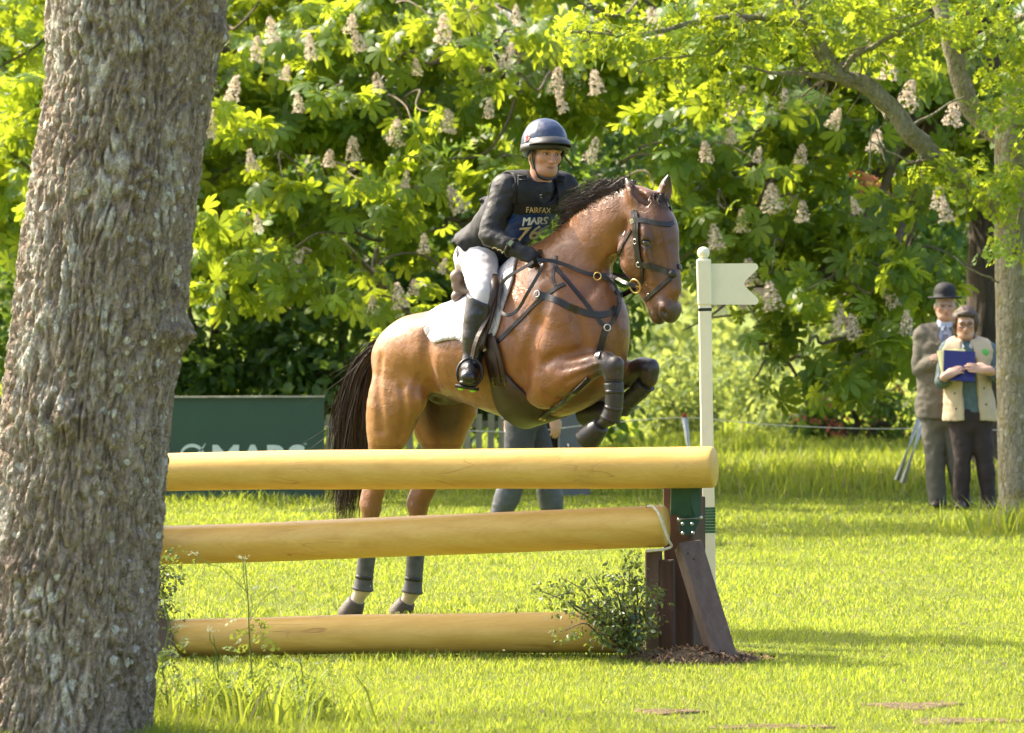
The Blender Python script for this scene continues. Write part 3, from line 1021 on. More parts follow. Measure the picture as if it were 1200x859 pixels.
# wood chips and turned soil round the post
r_ = np.random.default_rng(9)
mb = MB(); 
for i in range(1000):
    a = r_.uniform(0, 2*math.pi); q = math.sqrt(r_.random())
    x = .83+.33*q*math.cos(a)*(1+.25*math.sin(3*a)); y = 19.84+.24*q*math.sin(a)
    z = float(gz(x, y))+.055*(1-q*q)+r_.uniform(-.005, .016)
    L = r_.uniform(.012, .04); w = r_.uniform(.005, .014)
    ax = Vector(r_.normal(size=3)*[1, 1, .5]).normalized(); _, s, u = frame_from(ax)
    c = Vector((x, y, z))
    k_ = r_.uniform(.35, 1.25); col = (.30*k_, .17*k_, .085*k_)
    mb.add([c-ax*L/2-s*w/2, c+ax*L/2-s*w*.3, c+ax*L/2+s*w*.3, c-ax*L/2+s*w/2], [[0, 1, 2, 3]], col)
M['chips'] = plain('wood chip and soil', (0.3, 0.17, 0.085), 0.9, 0.3, 60, 60, 0.3, 0.01, attr=True)
ch = mb.obj('wood_chips', M['chips'], None, False); tag(ch, 'brown wood chips and turned soil heaped round the post foot', 'wood chips', kind='stuff')
n, m = 30, 8
V = [(.83, 19.84, float(gz(.83, 19.84))+.05)]; F = []
for j in range(1, m+1):
    for k in range(n):
        t = 2*math.pi*k/n; q = j/m
        x = .83+.30*q*math.cos(t)*(1+.25*math.sin(3*t)); y = 19.84+.22*q*math.sin(t)
        V.append((x, y, float(gz(x, y))+.05*(1-q*q)+(.012*random.random() if j < m else -.015)))
for k in range(n): F.append([0, 1+k, 1+(k+1) % n])
for j in range(m-1):
    for k in range(n): F.append([1+j*n+k, 1+(j+1)*n+k, 1+(j+1)*n+(k+1) % n, 1+j*n+(k+1) % n])
o = add_obj('bare_soil', V, F, M['mud']); o['kind'] = 'structure'

# ------------------------------------------------------------------ flag post
FD = 20.75
fp = empty('flag_post', W(832, 756, FD), 'tall cream square post with ball finial and swallowtail flag board', 'flag post')
V, F = box_between(W(832.5, 758, FD), W(826, 357, FD), .060, .060, (0, -1, 0), .004); add_obj('shaft', V, F, M['flag_white'], fp, False)
V, F = box_between(W(826, 357.2, FD), W(824.5, 304, FD), .068, .068, (0, -1, 0), .005); add_obj('head_block', V, F, M['flag_white'], fp, False)
V, F = box_between(W(826.2, 364.5, FD), W(826.1, 361, FD), .0625, .0625, (0, -1, 0)); add_obj('black_band', V, F, M['black_tape'], fp, False)
for i in range(9):
    y = 594+i*3.4
    V, F = box_between(W(830+.15, y+3.2, FD), W(830+.1, y, FD), .066, .066, (0, -1, 0), .003); add_obj('green_band', V, F, M['green_tape'], fp, False)
c = W(824.3, 296.5, FD)
V, F = sphere_mesh(c, .030, 18, 12); fb = add_obj('finial', V, F, M['flag_white'], fp)
V, F = lathe(W(824.4, 304.5, FD), [(0, .024), (.006, .024), (.01, .012), (.02, .012)], 14); add_obj('finial_collar', V, F, M['flag_white'], fp)
poly = [(832.3, 309)]
def arc(cx, cy, r, a0, a1, n=6):
    return [(cx+r*math.cos(math.radians(a0+(a1-a0)*i/n)), cy+r*math.sin(math.radians(a0+(a1-a0)*i/n))) for i in range(n+1)]
poly += arc(884, 313, 4.5, -90, 40)+[(873.5, 329), (871.8, 332.5), (873.5, 336)]+arc(884.5, 352.5, 4.5, -40, 90)+[(832.3, 357)]
plate(poly, FD-.006, .014, M['flag_white'], 'flag_board', fp)

# ------------------------------------------------------------------ green sign board behind
BD = 35.8
board = empty('sign_board', W(150, 587, BD), 'dark green hoarding with pale MARS lettering behind the log fence', 'sign board')
V, F = box_between(W(-90, 527, BD+.02), W(380, 525.5, BD+.02), .035, .86, (0, 0, 1)); add_obj('panel', V, F, M['board_green'], board, False)
V, F = box_between(W(-90, 466.5, BD), W(380.5, 464.6, BD), .06, .014, (0, 0, 1)); add_obj('top_rail', V, F, M['pale_wood'], board, False)
for x in (-60, 150, 360):
    V, F = box_between(W(x, 592, BD+.09), W(x, 470, BD+.09), .05, .07, (0, 1, 0)); add_obj('prop', V, F, M['pale_wood'], board, False)
M['board_print'] = plain('pale green print', (0.6, 0.68, 0.6), 0.6, 0.06, 10, 60, 0.05)
V2, F2, asp = text_mesh('MARS', .035, 1)
V2 = np.array(V2)
Vt = [W(249+v[0]*109, 552-v[1]*31, BD-.004) for v in V2]
add_obj('lettering', Vt, F2, M['board_print'], board, False)
V2, F2, asp = text_mesh('TM', .01, 0)
add_obj('lettering', [W(355.5+v[0]*4, 521.5-v[1]*2.2, BD-.004) for v in V2], F2, M['board_print'], board, False)
mb = MB()       # leaf-shaped emblem: an open swoosh round a leaf
def band2(f_in, f_out, n=24):
    V = []; F = []
    for i in range(n+1):
        t = i/n
        V += [W(*f_in(t), BD-.004), W(*f_out(t), BD-.004)]
    for i in range(n): F.append([2*i, 2*i+1, 2*i+3, 2*i+2])
    return V, F
mb.add(*band2(lambda t: (225+13*math.cos(math.radians(200-235*t)), 537-13*math.sin(math.radians(200-235*t))), lambda t: (225+(13+4*math.sin(math.pi*t))*math.cos(math.radians(200-235*t)), 537-(13+4*math.sin(math.pi*t))*math.sin(math.radians(200-235*t)))))
mb.add(*band2(lambda t: (214+27*t, 541-22*t**1.6), lambda t: (214+27*t, 541-22*t**1.6+7*math.sin(math.pi*min(1, t*.97)))))
mb.obj('emblem', M['board_print'], board, False)

# ------------------------------------------------------------------ rope line on white stakes, palings, grey box
def stake(px0, py0, px1, py1, D, label, top=None):
    e = empty('rope_stake', W(px0, py0, D), label, 'stake', 'white stakes of the rope line')
    V, F = tube([W(px0, py0, D), W(px1, py1, D)], .028, 10); add_obj('shaft', V, F, M['stake_white'], e)
    V, F = tube([W(px1, py1, D), W(px1, py1, D)+Vector((0, 0, .03))], .030, 10); add_obj('cap', V, F, M[top or 'stake_white'], e)
    return e


stake(815, 592, 802.5, 489, 36.0, 'white stake carrying the rope behind the cream flag post', 'red_print')
stake(1051, 563, 1079, 484, 36.2, 'leaning white stake touching a second one beside the man in the bowler hat')
stake(1058, 566, 1083, 489, 36.0, 'leaning white stake closest to the man in the bowler hat')
pts = [W(-80, 508, 36.4), W(200, 502, 36.4), W(440, 500.5, 36.3), W(600, 506, 36.2), W(700, 497, 36.1), W(802, 489.5, 35.98), W(900, 497.5, 36.0), W(1000, 502, 36.0), W(1079, 502.5, 36.0), W(1180, 504, 36.0), W(1320, 503, 36.0)]
P = [Vector(p) for p in catmull([list(p) for p in pts], 8)]
V, F = tube(P, .0048, 6)
top_obj('boundary_rope', V, F, M['rope'], 'thin pale rope strung across the meadow behind the fence', 'rope')

pal = empty('paling_fence', W(500, 560, 41.5), 'low fence of weathered pale wooden palings behind the horse legs', 'paling fence')
xs = np.arange(386, 610, 13.5)
for i, x in enumerate(xs):
    h_ = 484+random.uniform(-3, 3)
    V, F = box_between(W(x, 556, 41.5), W(x+random.uniform(-1, 1), h_, 41.5), .062, .022, (0, -1, 0)); add_obj('paling', V, F, M['pale_wood'], pal, False)
for y in (497, 540):
    V, F = box_between(W(380, y, 41.56), W(612, y, 41.56), .03, .06, (0, 0, 1)); add_obj('cross_rail', V, F, M['pale_wood'], pal, False)

bx_ = empty('grey_box', W(673, 585, 36.8), 'plain grey upright cabinet on the grass beyond the walking figure', 'cabinet')
V, F = box_between(W(673, 592, 36.8), W(673, 474, 36.8), .27, .3, (0, -1, 0), .01); add_obj('body', V, F, M['box_grey'], bx_, False)
V, F = box_between(W(673, 474.5, 36.8), W(673, 470, 36.8), .31, .34, (0, -1, 0), .01); add_obj('lid', V, F, M['box_grey'], bx_, False)
V, F = tube([W(666, 520, 36.62), W(666, 528, 36.62)], .01, 8); add_obj('handle', V, F, M['steel'], bx_)
# ------------------------------------------------------------------ trees and plants
def frames(n, r, outward=None, up_bias=.6, tilt=.8):
    """random leaf frames: axis a (leaf direction), normal"""
    nrm = r.normal(size=(n, 3))*tilt; nrm[:, 2] += up_bias
    if outward is not None: nrm += outward*.7
    nrm /= np.linalg.norm(nrm, axis=1)[:, None]
    a = r.normal(size=(n, 3))
    a -= nrm*(a*nrm).sum(1)[:, None]
    a /= np.linalg.norm(a, axis=1)[:, None]
    return a, np.cross(nrm, a), nrm


def instance_template(TV, TF, pos, a, b, nrm, size, tone, yl):
    """copies of a small template as one mesh"""
    n = len(pos); m = len(TV)
    V = pos[:, None, :]+size[:, None, None]*(TV[None, :, 0:1]*a[:, None, :]+TV[None, :, 1:2]*b[:, None, :]+TV[None, :, 2:3]*nrm[:, None, :])
    F = (np.arange(n)[:, None, None]*m+TF[None]).reshape(-1, TF.shape[1])
    C = np.zeros((n, m, 3), dtype=np.float32); C[:, :, 0] = tone[:, None]; C[:, :, 1] = yl[:, None]
    return V.reshape(-1, 3), F, C.reshape(-1, 3)


def palmate(k=7):
    """horse chestnut leaf: k drooping leaflets fanned from one point; radius about 1"""
    V = []; F = []
    for i in range(k):
        A = math.radians(-125+250*i/(k-1))
        L = (1.0 if abs(i-(k-1)/2) < 1.2 else .86 if abs(i-(k-1)/2) < 2.2 else .62)
        d = np.array([math.cos(A), math.sin(A)]); s = np.array([-d[1], d[0]])
        n0 = len(V)
        for t, w, z in ((.04, .02, 0.02), (.58, .17, -.05), (.82, .17, -.16)):
            c = d*L*t
            V += [(*(c+s*w*L), z*L-.03), (*(c-s*w*L), z*L-.03)]
        V.append((*(d*L), -.30*L))
        F += [[n0, n0+1, n0+3, n0+2], [n0+2, n0+3, n0+5, n0+4], [n0+4, n0+5, n0+6, n0+6]]
    F3 = []
    for f in F:
        F3.append(f[:3]); 
        if f[2] != f[3]: F3.append([f[0], f[2], f[3]])
    return np.array(V), np.array(F3)


def oval_leaf():
    V = np.array([(0, 0, 0), (.38, .26, .05), (.38, -.26, .05), (.75, .2, -.02), (.75, -.2, -.02), (1, 0, -.12), (.5, 0, -.03)])
    F = np.array([[0, 6, 1], [0, 2, 6], [1, 6, 3], [2, 4, 6], [3, 6, 5], [6, 4, 5]])
    return V, F


def lobed_leaf():
    """young oak leaf with shallow lobes"""
    o = [(0, .03), (.16, .12), (.24, .22), (.33, .13), (.46, .30), (.55, .18), (.68, .30), (.76, .16), (.90, .16), (1, 0)]
    V = [(x, y, -.12*x*x+abs(y)*.25) for x, y in o]+[(x, -y, -.12*x*x+abs(y)*.25) for x, y in o[:-1]]
    V += [(.5, 0, -.03), (.2, 0, 0), (.8, 0, -.08)]
    n = len(o); m = len(V)-3
    F = []
    for side in (0, 1):
        pts = list(range(n)) if side == 0 else [n+i for i in range(n-1)]+[n-1]
        for i in range(n-1):
            ctr = m+1 if o[i][0] < .3 else (m if o[i][0] < .62 else m+2)
            f = [pts[i], pts[i+1], ctr] if side else [pts[i+1], pts[i], ctr]
            F.append(f)
    return np.array(V), np.array(F)


PALM = palmate(7); OVAL = oval_leaf(); LOBE = lobed_leaf()


def lobes_to_world(L):
    out = []
    for (px, py, D, rx, ry, rd) in L:
        c = W(px, py, D); out.append((np.array(c), np.array([rx*D/FPX, rd, ry*D/FPX])))
    return out


def sample_lobes(L, count, r, shell=.55, clump=1.6, thr=-.05, zmin=None, seed=0):
    """points spread through crown lobes, denser outwards, with gaps between clumps"""
    vol = np.array([np.prod(R) for _, R in L]); vol = vol/vol.sum()
    P = []; O = []
    need = count; tries = 0
    while need > 0 and tries < 30:
        tries += 1
        k = r.choice(len(L), size=need*2, p=vol)
        d = r.normal(size=(len(k), 3)); d /= np.linalg.norm(d, axis=1)[:, None]
        q = r.random(len(k))**(1/3.0)*(1-shell)+shell*r.random(len(k))**.25
        c = np.array([L[i][0] for i in k]); R = np.array([L[i][1] for i in k])
        p = c+d*q[:, None]*R
        ok = noise3(p*clump+seed)+.35*noise3(p*clump*2.7+seed) > thr
        if zmin is not None: ok &= p[:, 2] > zmin
        p = p[ok][:need]; d = d[ok][:need]
        P.append(p); O.append(d); need -= len(p)
    return np.vstack(P), np.vstack(O)


def sprays(P, O, r, per=5, gap=.10):
    """each point becomes a twig end with several leaves about it"""
    n = len(P)
    k = r.integers(max(2, per-2), per+3, n)
    idx = np.repeat(np.arange(n), k)
    a = r.normal(size=(len(idx), 3)); a[:, 2] *= .45; a /= np.linalg.norm(a, axis=1)[:, None]
    pos = P[idx]+a*gap*r.uniform(.4, 1.3, len(idx))[:, None]
    return pos, a, O[idx], idx


_leaf_me = {}


def leaf_parts(kind, key, mat, parent, pos, a, b, nrm, sz, tn):
    """the leaves that show largest, each an object of its own; they share four meshes"""
    base = origin_of(parent)
    for i in range(len(pos)):
        t = int(np.clip(tn[i]*4, 0, 3))
        if (key, t) not in _leaf_me:
            me = mesh_arrays('leaf', kind[0], kind[1], False, np.tile([.14+.24*t, 0, 0], (len(kind[0]), 1)))
            me.materials.append(M[mat]); _leaf_me[(key, t)] = me
        o = bpy.data.objects.new('leaf', _leaf_me[(key, t)])
        R = np.eye(4); R[:3, 0] = a[i]*sz[i]; R[:3, 1] = b[i]*sz[i]; R[:3, 2] = nrm[i]*sz[i]; R[:3, 3] = pos[i]-np.array(base)
        COL.objects.link(o); o.parent = parent
        o.matrix_basis = Matrix(R.tolist())


def leaf_mass(kind, P, O, r, per, gap, size, tone=.5, up=.55, single=None):
    pos, a0, out, idx = sprays(P, O, r, per, gap)
    nrm = r.normal(size=(len(pos), 3))*.55; nrm[:, 2] += up; nrm += a0*.55+out*.25
    nrm /= np.linalg.norm(nrm, axis=1)[:, None]
    a = a0+r.normal(size=(len(pos), 3))*.25+np.array([0, 0, -.35])
    a -= nrm*(a*nrm).sum(1)[:, None]; a /= np.linalg.norm(a, axis=1)[:, None]
    b = np.cross(nrm, a)
    sz = size*r.uniform(.5, 1.3, len(pos))
    tn = np.clip(tone+r.normal(size=len(P))[idx]*.22+r.normal(size=len(pos))*.18, 0, 1)
    if single is not None:
        parent, key, mat, count = single
        px = 600+FPX*pos[:, 0]/pos[:, 1]; py = HORIZON+FPX*(EYE-pos[:, 2])/pos[:, 1]
        seen = (px > 10) & (px < 1190) & (py > 8) & (py < 560)
        show = np.where(seen, sz/pos[:, 1]-.0012*(pos[:, 1]-pos[:, 1].min()), -1)
        o_ = np.argsort(-show); pick = o_[:count]; rest = o_[count:]
        leaf_parts(kind, key, mat, parent, pos[pick], a[pick], b[pick], nrm[pick], sz[pick], tn[pick])
        pos, a, b, nrm, sz, tn = pos[rest], a[rest], b[rest], nrm[rest], sz[rest], tn[rest]
    return instance_template(kind[0], kind[1], pos, a, b, nrm, sz, tn, np.zeros(len(pos)))


def limb_path(a, b, r, sag=.0, wob=.12, n=5):
    a = np.array(a, float); b = np.array(b, float)
    t = np.linspace(0, 1, n)[:, None]
    P = a*(1-t)+b*t
    P[1:-1] += r.normal(size=(n-2, 3))*wob*np.linalg.norm(b-a)*.35
    P[:, 2] += sag*np.sin(math.pi*t[:, 0])
    return catmull(P, 5)


def add_limbs(name, parent, mat, specs, sides=8):
    for pts, r0, r1 in specs:
        V, F = tube([Vector(p) for p in pts], list(np.linspace(r0, r1, len(pts))), sides)
        add_obj(name, V, F, mat, parent)


# ---- chestnuts in flower
def flower_mesh(seed):
    r = np.random.default_rng(seed); mb = MB()
    for i in range(170):
        t = r.random()**1.15; A = r.uniform(0, 6.283)
        rad = (.058*(1-t)**.55+.008)*r.uniform(.55, 1.15)
        c = Vector((rad*math.cos(A), rad*math.sin(A), t*.20))
        nrm = Vector((math.cos(A)+r.normal()*.5, math.sin(A)+r.normal()*.5, .4+r.normal()*.5)).normalized()
        _, s, u = frame_from(nrm)
        w = .0105*r.uniform(.6, 1.5)
        k = float(np.clip(.5+r.normal()*.3, 0, 1))
        mb.add([c+s*w, c+u*w+nrm*w*.5, c-s*w, c-u*w+nrm*w*.5], [[0, 1, 2, 3]], (k, 0, 0))
    me = mesh_arrays('flower_spike', np.array(mb.V), mb.F, False, mb.C)
    me.materials.append(M['blossom'])
    return me


FLOWERS = [flower_mesh(s) for s in range(7)]


def flowers(tree, spots, D, r):
    base = origin_of(tree)
    for i, (px, py) in enumerate(spots):
        o = bpy.data.objects.new('flower_spike', FLOWERS[i % 7])
        s = r.uniform(.65, 1.2); q_ = r.uniform(.8, 1.25)
        o.scale = (s*q_, s*q_, s)
        o.location = W(px, py+10, D+r.uniform(-.25, .25))-base
        o.rotation_euler = (r.normal()*.16, r.normal()*.16, r.uniform(0, 6.28))
        COL.objects.link(o); o.parent = tree; o['kind'] = 'stuff'


def chestnut(label, trunk_px, D, trunk_r, trunk_top, L, count, seed, size=.15, limbs=(), group='chestnut trees behind the fence', over=None, boughs=()):
    r = np.random.default_rng(seed)
    base = W(trunk_px, HORIZON, D); base.z = float(gz(base.x, base.y))-.02
    t = empty('chestnut_tree', base, label, 'tree', group)
    LW = lobes_to_world(L)
    # trunk with furrowed bark
    n, m = 44, 60
    V = []; F = []
    for j in range(m+1):
        z = trunk_top*j/m
        for k in range(n):
            A = 2*math.pi*k/n
            rr = trunk_r*(1-.35*j/m)*(1+.5*math.exp(-z*3.2))
            V.append((base.x+math.cos(A)*rr+.1*math.sin(z*.7), base.y+math.sin(A)*rr, base.z+z))
    V = np.array(V)
    nn = noise3(np.stack([V[:, 0]*9, V[:, 1]*9, V[:, 2]*1.6], -1))
    cen = np.array([base.x, base.y, 0]); dr = V-cen; dr[:, 2] = 0; dr /= np.linalg.norm(dr, axis=1)[:, None]
    V = V+dr*(np.abs(nn)*-.055+.02)[:, None]
    for j in range(m):
        for k in range(n): F.append([j*n+k, j*n+(k+1) % n, (j+1)*n+(k+1) % n, (j+1)*n+k])
    F.append([m*n+k for k in range(n)])
    add_obj('trunk', V, F, M['chest_bark'], t)
    top = np.array([base.x, base.y, base.z+trunk_top*.92])
    specs = []
    for c, R in LW:
        a = top*.8+np.array([base.x, base.y, base.z+trunk_top*.55])*.2
        specs.append((limb_path(a, c+np.array([0, .3, 0]), r, .2), trunk_r*.32, .02))
        for q in range(4):
            e = c+r.normal(size=3)*R*.55
            specs.append((limb_path(c+np.array([0, .3, 0]), e, r, .05), .022, .006))
    for pts, r0, r1 in limbs: specs.append((catmull([list(W(*p)) for p in pts], 5), r0, r1))
    add_limbs('limb', t, M['twig'], specs, 7)
    P, O = sample_lobes(LW, count, r, .55, 1.3, -.08, .5, seed)
    if over:                                   # unseen boughs reaching forward above the picture, added to shade the lawn
        P2, O2 = sample_lobes(lobes_to_world(over), 420, r, .4, 1.3, -.15, .5, seed)
        P = np.vstack([P, P2]); O = np.vstack([O, O2])
    for bx, by in boughs:                      # sprays standing out in the sun
        k = int(r.integers(2, 6)); d_ = 36.1+r.uniform(-.35, .35)
        P3 = np.array([list(W(bx+r.normal()*20, by+r.normal()*9, d_+r.normal()*.1)) for _ in range(k)])
        P = np.vstack([P, P3]); O = np.vstack([O, np.tile([0, -.6, .5], (k, 1))])
        add_limbs('limb', t, M['twig'], [(limb_path(P3.mean(0)+np.array([r.normal()*.5, 1.6, .1]), P3.mean(0), r, .1), .014, .005)], 6)
    V, F, C = leaf_mass(PALM, P, O, r, 5, .13, size, .5, .55, (t, 'chestnut', 'leaf_chestnut', 290))
    add_obj('crown', V, F, M['leaf_chestnut'], t, False, C, 'stuff')
    return t, r


tA, rA = chestnut('flowering chestnut tree spreading behind the green hoarding', 110, 40.0, .3, 4.2,
    [(90, 40, 38.6, 150, 120, 1.3), (250, 60, 38.4, 150, 130, 1.3), (420, 60, 38.2, 150, 120, 1.3), (330, 170, 38.2, 130, 90, 1.1), (480, 180, 38.3, 110, 90, 1.0), (250, 250, 38.5, 100, 70, 1.0),
     (400, 270, 38.3, 95, 60, .9), (540, 260, 38.6, 90, 80, .9), (590, 90, 38.6, 110, 110, 1.1), (40, 200, 39, 110, 110, 1.1), (480, 370, 38.8, 60, 60, .7), (300, -60, 39.2, 260, 60, .8), (540, -50, 39.2, 160, 60, .8)],
    950, 101, .155, limbs=[([(560, 40, 38.0), (505, 75, 37.9), (480, 60, 37.9), (440, 95, 37.9)], .025, .008), ([(610, 60, 37.8), (600, 130, 37.7), (570, 178, 37.7), (525, 187, 37.7)], .018, .007), ([(420, 200, 38), (350, 270, 37.8), (310, 282, 37.8)], .02, .008)], over=[(x_, -290, d_, 150, 50, 1.4) for x_ in (0, 170, 340, 510, 680) for d_ in (34.2,)], boughs=[(240, 120), (300, 330), (268, 338), (350, 312), (325, 300), (450, 232), (482, 252), (520, 132), (555, 62), (592, 102), (430, 42), (250, 262), (300, 248), (240, 300), (382, 340), (420, 212), (470, 142), (345, 60), (290, 140), (385, 120), (560, 200), (510, 20), (30, 100), (20, 250), (450, 330), (335, 215), (620, 40), (490, 190)])
flowers(tA, [(490, 78), (424, 50), (562, 88), (573, 128), (524, 146), (333, 84), (300, 64), (271, 108), (296, 190), (303, 262), (290, 270), (462, 160), (414, 178), (445, 98), (385, 186), (350, 122), (516, 310), (484, 336), (497, 286), (606, 18), (552, 18), (410, 30),
             (365, 60), (262, 42), (240, 150), (475, 210), (540, 238), (345, 310), (438, 358), (470, 352), (590, 70), (520, 40), (320, 40)], 35.7, rA)
tB, rB = chestnut('flowering chestnut tree with thick dark trunk behind the bowler-hatted man', 1156, 38.2, .29, 4.4,
    [(800, 50, 37.6, 140, 100, 1.2), (950, 90, 37.3, 150, 110, 1.2), (800, 240, 37.6, 75, 80, .8), (900, 220, 37.4, 110, 90, 1.0), (960, 320, 37.1, 110, 70, .9), (1010, 400, 37.0, 90, 65, .7), (915, 420, 37.2, 45, 60, .5),
     (1060, 170, 38.0, 120, 120, 1.1), (1060, 310, 37.6, 70, 60, .7), (1180, 60, 38.2, 130, 120, 1.2), (690, 60, 38.2, 100, 100, 1.0), (1270, 250, 38.4, 90, 150, 1.1), (850, -60, 38.6, 260, 60, .8), (1120, -60, 38.6, 220, 60, .8)],
    820, 202, .16, boughs=[(800, 180), (760, 232), (832, 262), (900, 202), (880, 322), (1000, 282), (960, 332), (1030, 392), (980, 440), (822, 332), (930, 130), (1060, 330), (840, 110), (1075, 420), (780, 140), (905, 380), (1000, 360), (745, 270), (1085, 90), (870, 60), (1060, 230)])
flowers(tB, [(650, 100), (662, 122), (858, 130), (872, 120), (920, 118), (938, 182), (1062, 118), (1115, 138), (1040, 84), (1025, 168), (906, 352), (880, 324), (985, 384), (1100, 236), (905, 238), (840, 282), (1062, 382), (700, 100), (770, 30), (886, 180),
             (828, 180), (858, 158), (1048, 350), (1005, 240), (1110, 250), (940, 250), (870, 262), (690, 180), (1000, 385), (975, 140)], 35.7, rB)


def shrub(name, label, L, count, seed, mat, size, per=6, gap=.09, group=None, stem=True, bits=None, kind=OVAL, clump=1.5, thr=-.1, base_px=None):
    r = np.random.default_rng(seed)
    LW = lobes_to_world(L)
    c0 = np.mean([c for c, _ in LW], axis=0)
    if base_px: c0[0] = (base_px-600)/FPX*c0[1]
    base = Vector((c0[0], c0[1], float(gz(c0[0], c0[1]))))
    t = empty(name, base, label, 'tree' if 'tree' in name else 'shrub', group)
    P, O = sample_lobes(LW, count, r, .5, clump, thr, .05, seed)
    V, F, C = leaf_mass(kind, P, O, r, per, gap, size, .5)
    add_obj('crown' if 'tree' in name else 'foliage', V, F, M[mat], t, False, C, 'stuff')
    if stem:
        specs = []
        for c, R in LW:
            specs.append((limb_path(np.array(base)+[0, 0, -.05], c, r, .1), .06, .015))
        add_limbs('trunk' if 'tree' in name else 'stem', t, M['chest_bark'], specs, 6)
    if bits:
        P, O = sample_lobes(LW, bits[0], r, .8, 2.0, .1, .1, seed+1)
        V, F, C = leaf_mass(OVAL, P, O, r, 6, .05, bits[1], .5)
        add_obj('blossom', V, F, M[bits[2]], t, False, C, 'stuff')
    return t


# shady wood behind the chestnuts
G = 'shady shrubs at the wood edge'
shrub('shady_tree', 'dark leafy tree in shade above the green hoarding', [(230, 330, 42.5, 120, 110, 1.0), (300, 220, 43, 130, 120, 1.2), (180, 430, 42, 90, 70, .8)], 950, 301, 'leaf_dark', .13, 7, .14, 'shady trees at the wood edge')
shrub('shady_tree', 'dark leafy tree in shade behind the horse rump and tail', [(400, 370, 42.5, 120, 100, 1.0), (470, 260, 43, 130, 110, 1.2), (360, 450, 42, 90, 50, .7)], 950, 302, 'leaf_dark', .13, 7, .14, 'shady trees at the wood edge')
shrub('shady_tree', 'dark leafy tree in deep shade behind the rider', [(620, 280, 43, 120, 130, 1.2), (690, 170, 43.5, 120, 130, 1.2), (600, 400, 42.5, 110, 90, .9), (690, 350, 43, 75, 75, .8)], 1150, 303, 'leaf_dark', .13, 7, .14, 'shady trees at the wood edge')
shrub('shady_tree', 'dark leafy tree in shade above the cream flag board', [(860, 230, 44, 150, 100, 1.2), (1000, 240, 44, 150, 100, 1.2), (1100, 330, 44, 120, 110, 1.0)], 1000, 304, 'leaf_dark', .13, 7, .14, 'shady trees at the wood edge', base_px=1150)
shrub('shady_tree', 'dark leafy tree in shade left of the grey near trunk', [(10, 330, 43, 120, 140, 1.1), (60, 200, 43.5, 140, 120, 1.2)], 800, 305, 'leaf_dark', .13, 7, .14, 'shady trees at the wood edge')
for i, (x, y) in enumerate(((240, 440), (330, 430), (420, 450), (550, 455))):
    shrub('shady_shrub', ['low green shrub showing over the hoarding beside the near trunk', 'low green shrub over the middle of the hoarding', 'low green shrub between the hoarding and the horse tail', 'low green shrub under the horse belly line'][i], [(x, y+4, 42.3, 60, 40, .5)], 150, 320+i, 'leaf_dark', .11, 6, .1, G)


def wood_mass(name, label, boxes, dens, seed, mat, size):
    """a far mass of trees that nobody could count"""
    r = np.random.default_rng(seed); P = []
    for x0, x1, y0, y1, z0, z1 in boxes:
        n = int((x1-x0)*(z1-z0)*dens)
        p = np.column_stack([r.uniform(x0, x1, n), r.uniform(y0, y1, n), r.uniform(z0, z1, n)])
        p[:, 1] += noise3(np.column_stack([p[:, 0]*.8, p[:, 2]*.8, np.full(n, seed)]))*1.2
        ok = noise3(p*.8+seed)+.5*noise3(p*2.2) > -.18
        top = z1-.9+1.1*noise3(np.column_stack([p[:, 0]*.5, np.zeros(n), np.full(n, seed+3.3)]))
        P.append(p[ok & (p[:, 2] < top)])
    P = np.vstack(P)
    O = np.tile(np.array([0, -1.0, .3]), (len(P), 1))
    V, F, C = leaf_mass(OVAL, P, O, r, 6, size*1.1, size, .5)
    o = add_obj(name, V, F, M[mat], None, False, C)
    tag(o, label, 'woodland', kind='stuff')
    return o


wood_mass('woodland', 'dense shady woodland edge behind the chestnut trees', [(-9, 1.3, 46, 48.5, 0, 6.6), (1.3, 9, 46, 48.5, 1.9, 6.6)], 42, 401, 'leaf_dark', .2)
wood_mass('woodland', 'pale sunlit scrub far beyond the meadow', [(-1, 16, 62, 68, 0, 4.4)], 26, 402, 'leaf_far', .26)
wood_mass('woodland', 'distant line of trees on the horizon', [(-60, 60, 150, 165, 0, 16)], 1.6, 403, 'leaf_far', .9)
for i, (x, y, D, rx, ry, lab) in enumerate(((790, 470, 50, 55, 60, 'sunlit yellow-green bush behind the cream flag post'), (870, 455, 54, 50, 75, 'sunlit yellow-green bush right of the cream flag post'), (930, 490, 49, 50, 50, 'sunlit low bush at the top of the grass bank'), (1090, 470, 50, 50, 80, 'sunlit bush behind the pair of leaning stakes'))):
    shrub('sunny_bush', lab, [(x, y, D, rx, ry, .7), (x+20, y+25, D-.3, rx*.6, ry*.5, .5)], 230, 500+i, 'leaf_far', .10, 7, .12, 'sunlit bushes beyond the rope')
shrub('flowering_shrub', 'dark shrub with red-pink blossom behind the rope near the bowler-hatted man', [(1000, 480, 45, 50, 45, .6), (1050, 490, 45, 35, 45, .5), (960, 500, 45, 40, 30, .5)], 230, 520, 'leaf_dark', .09, 7, .1, None, True, (60, .06, 'leaf_pink'))
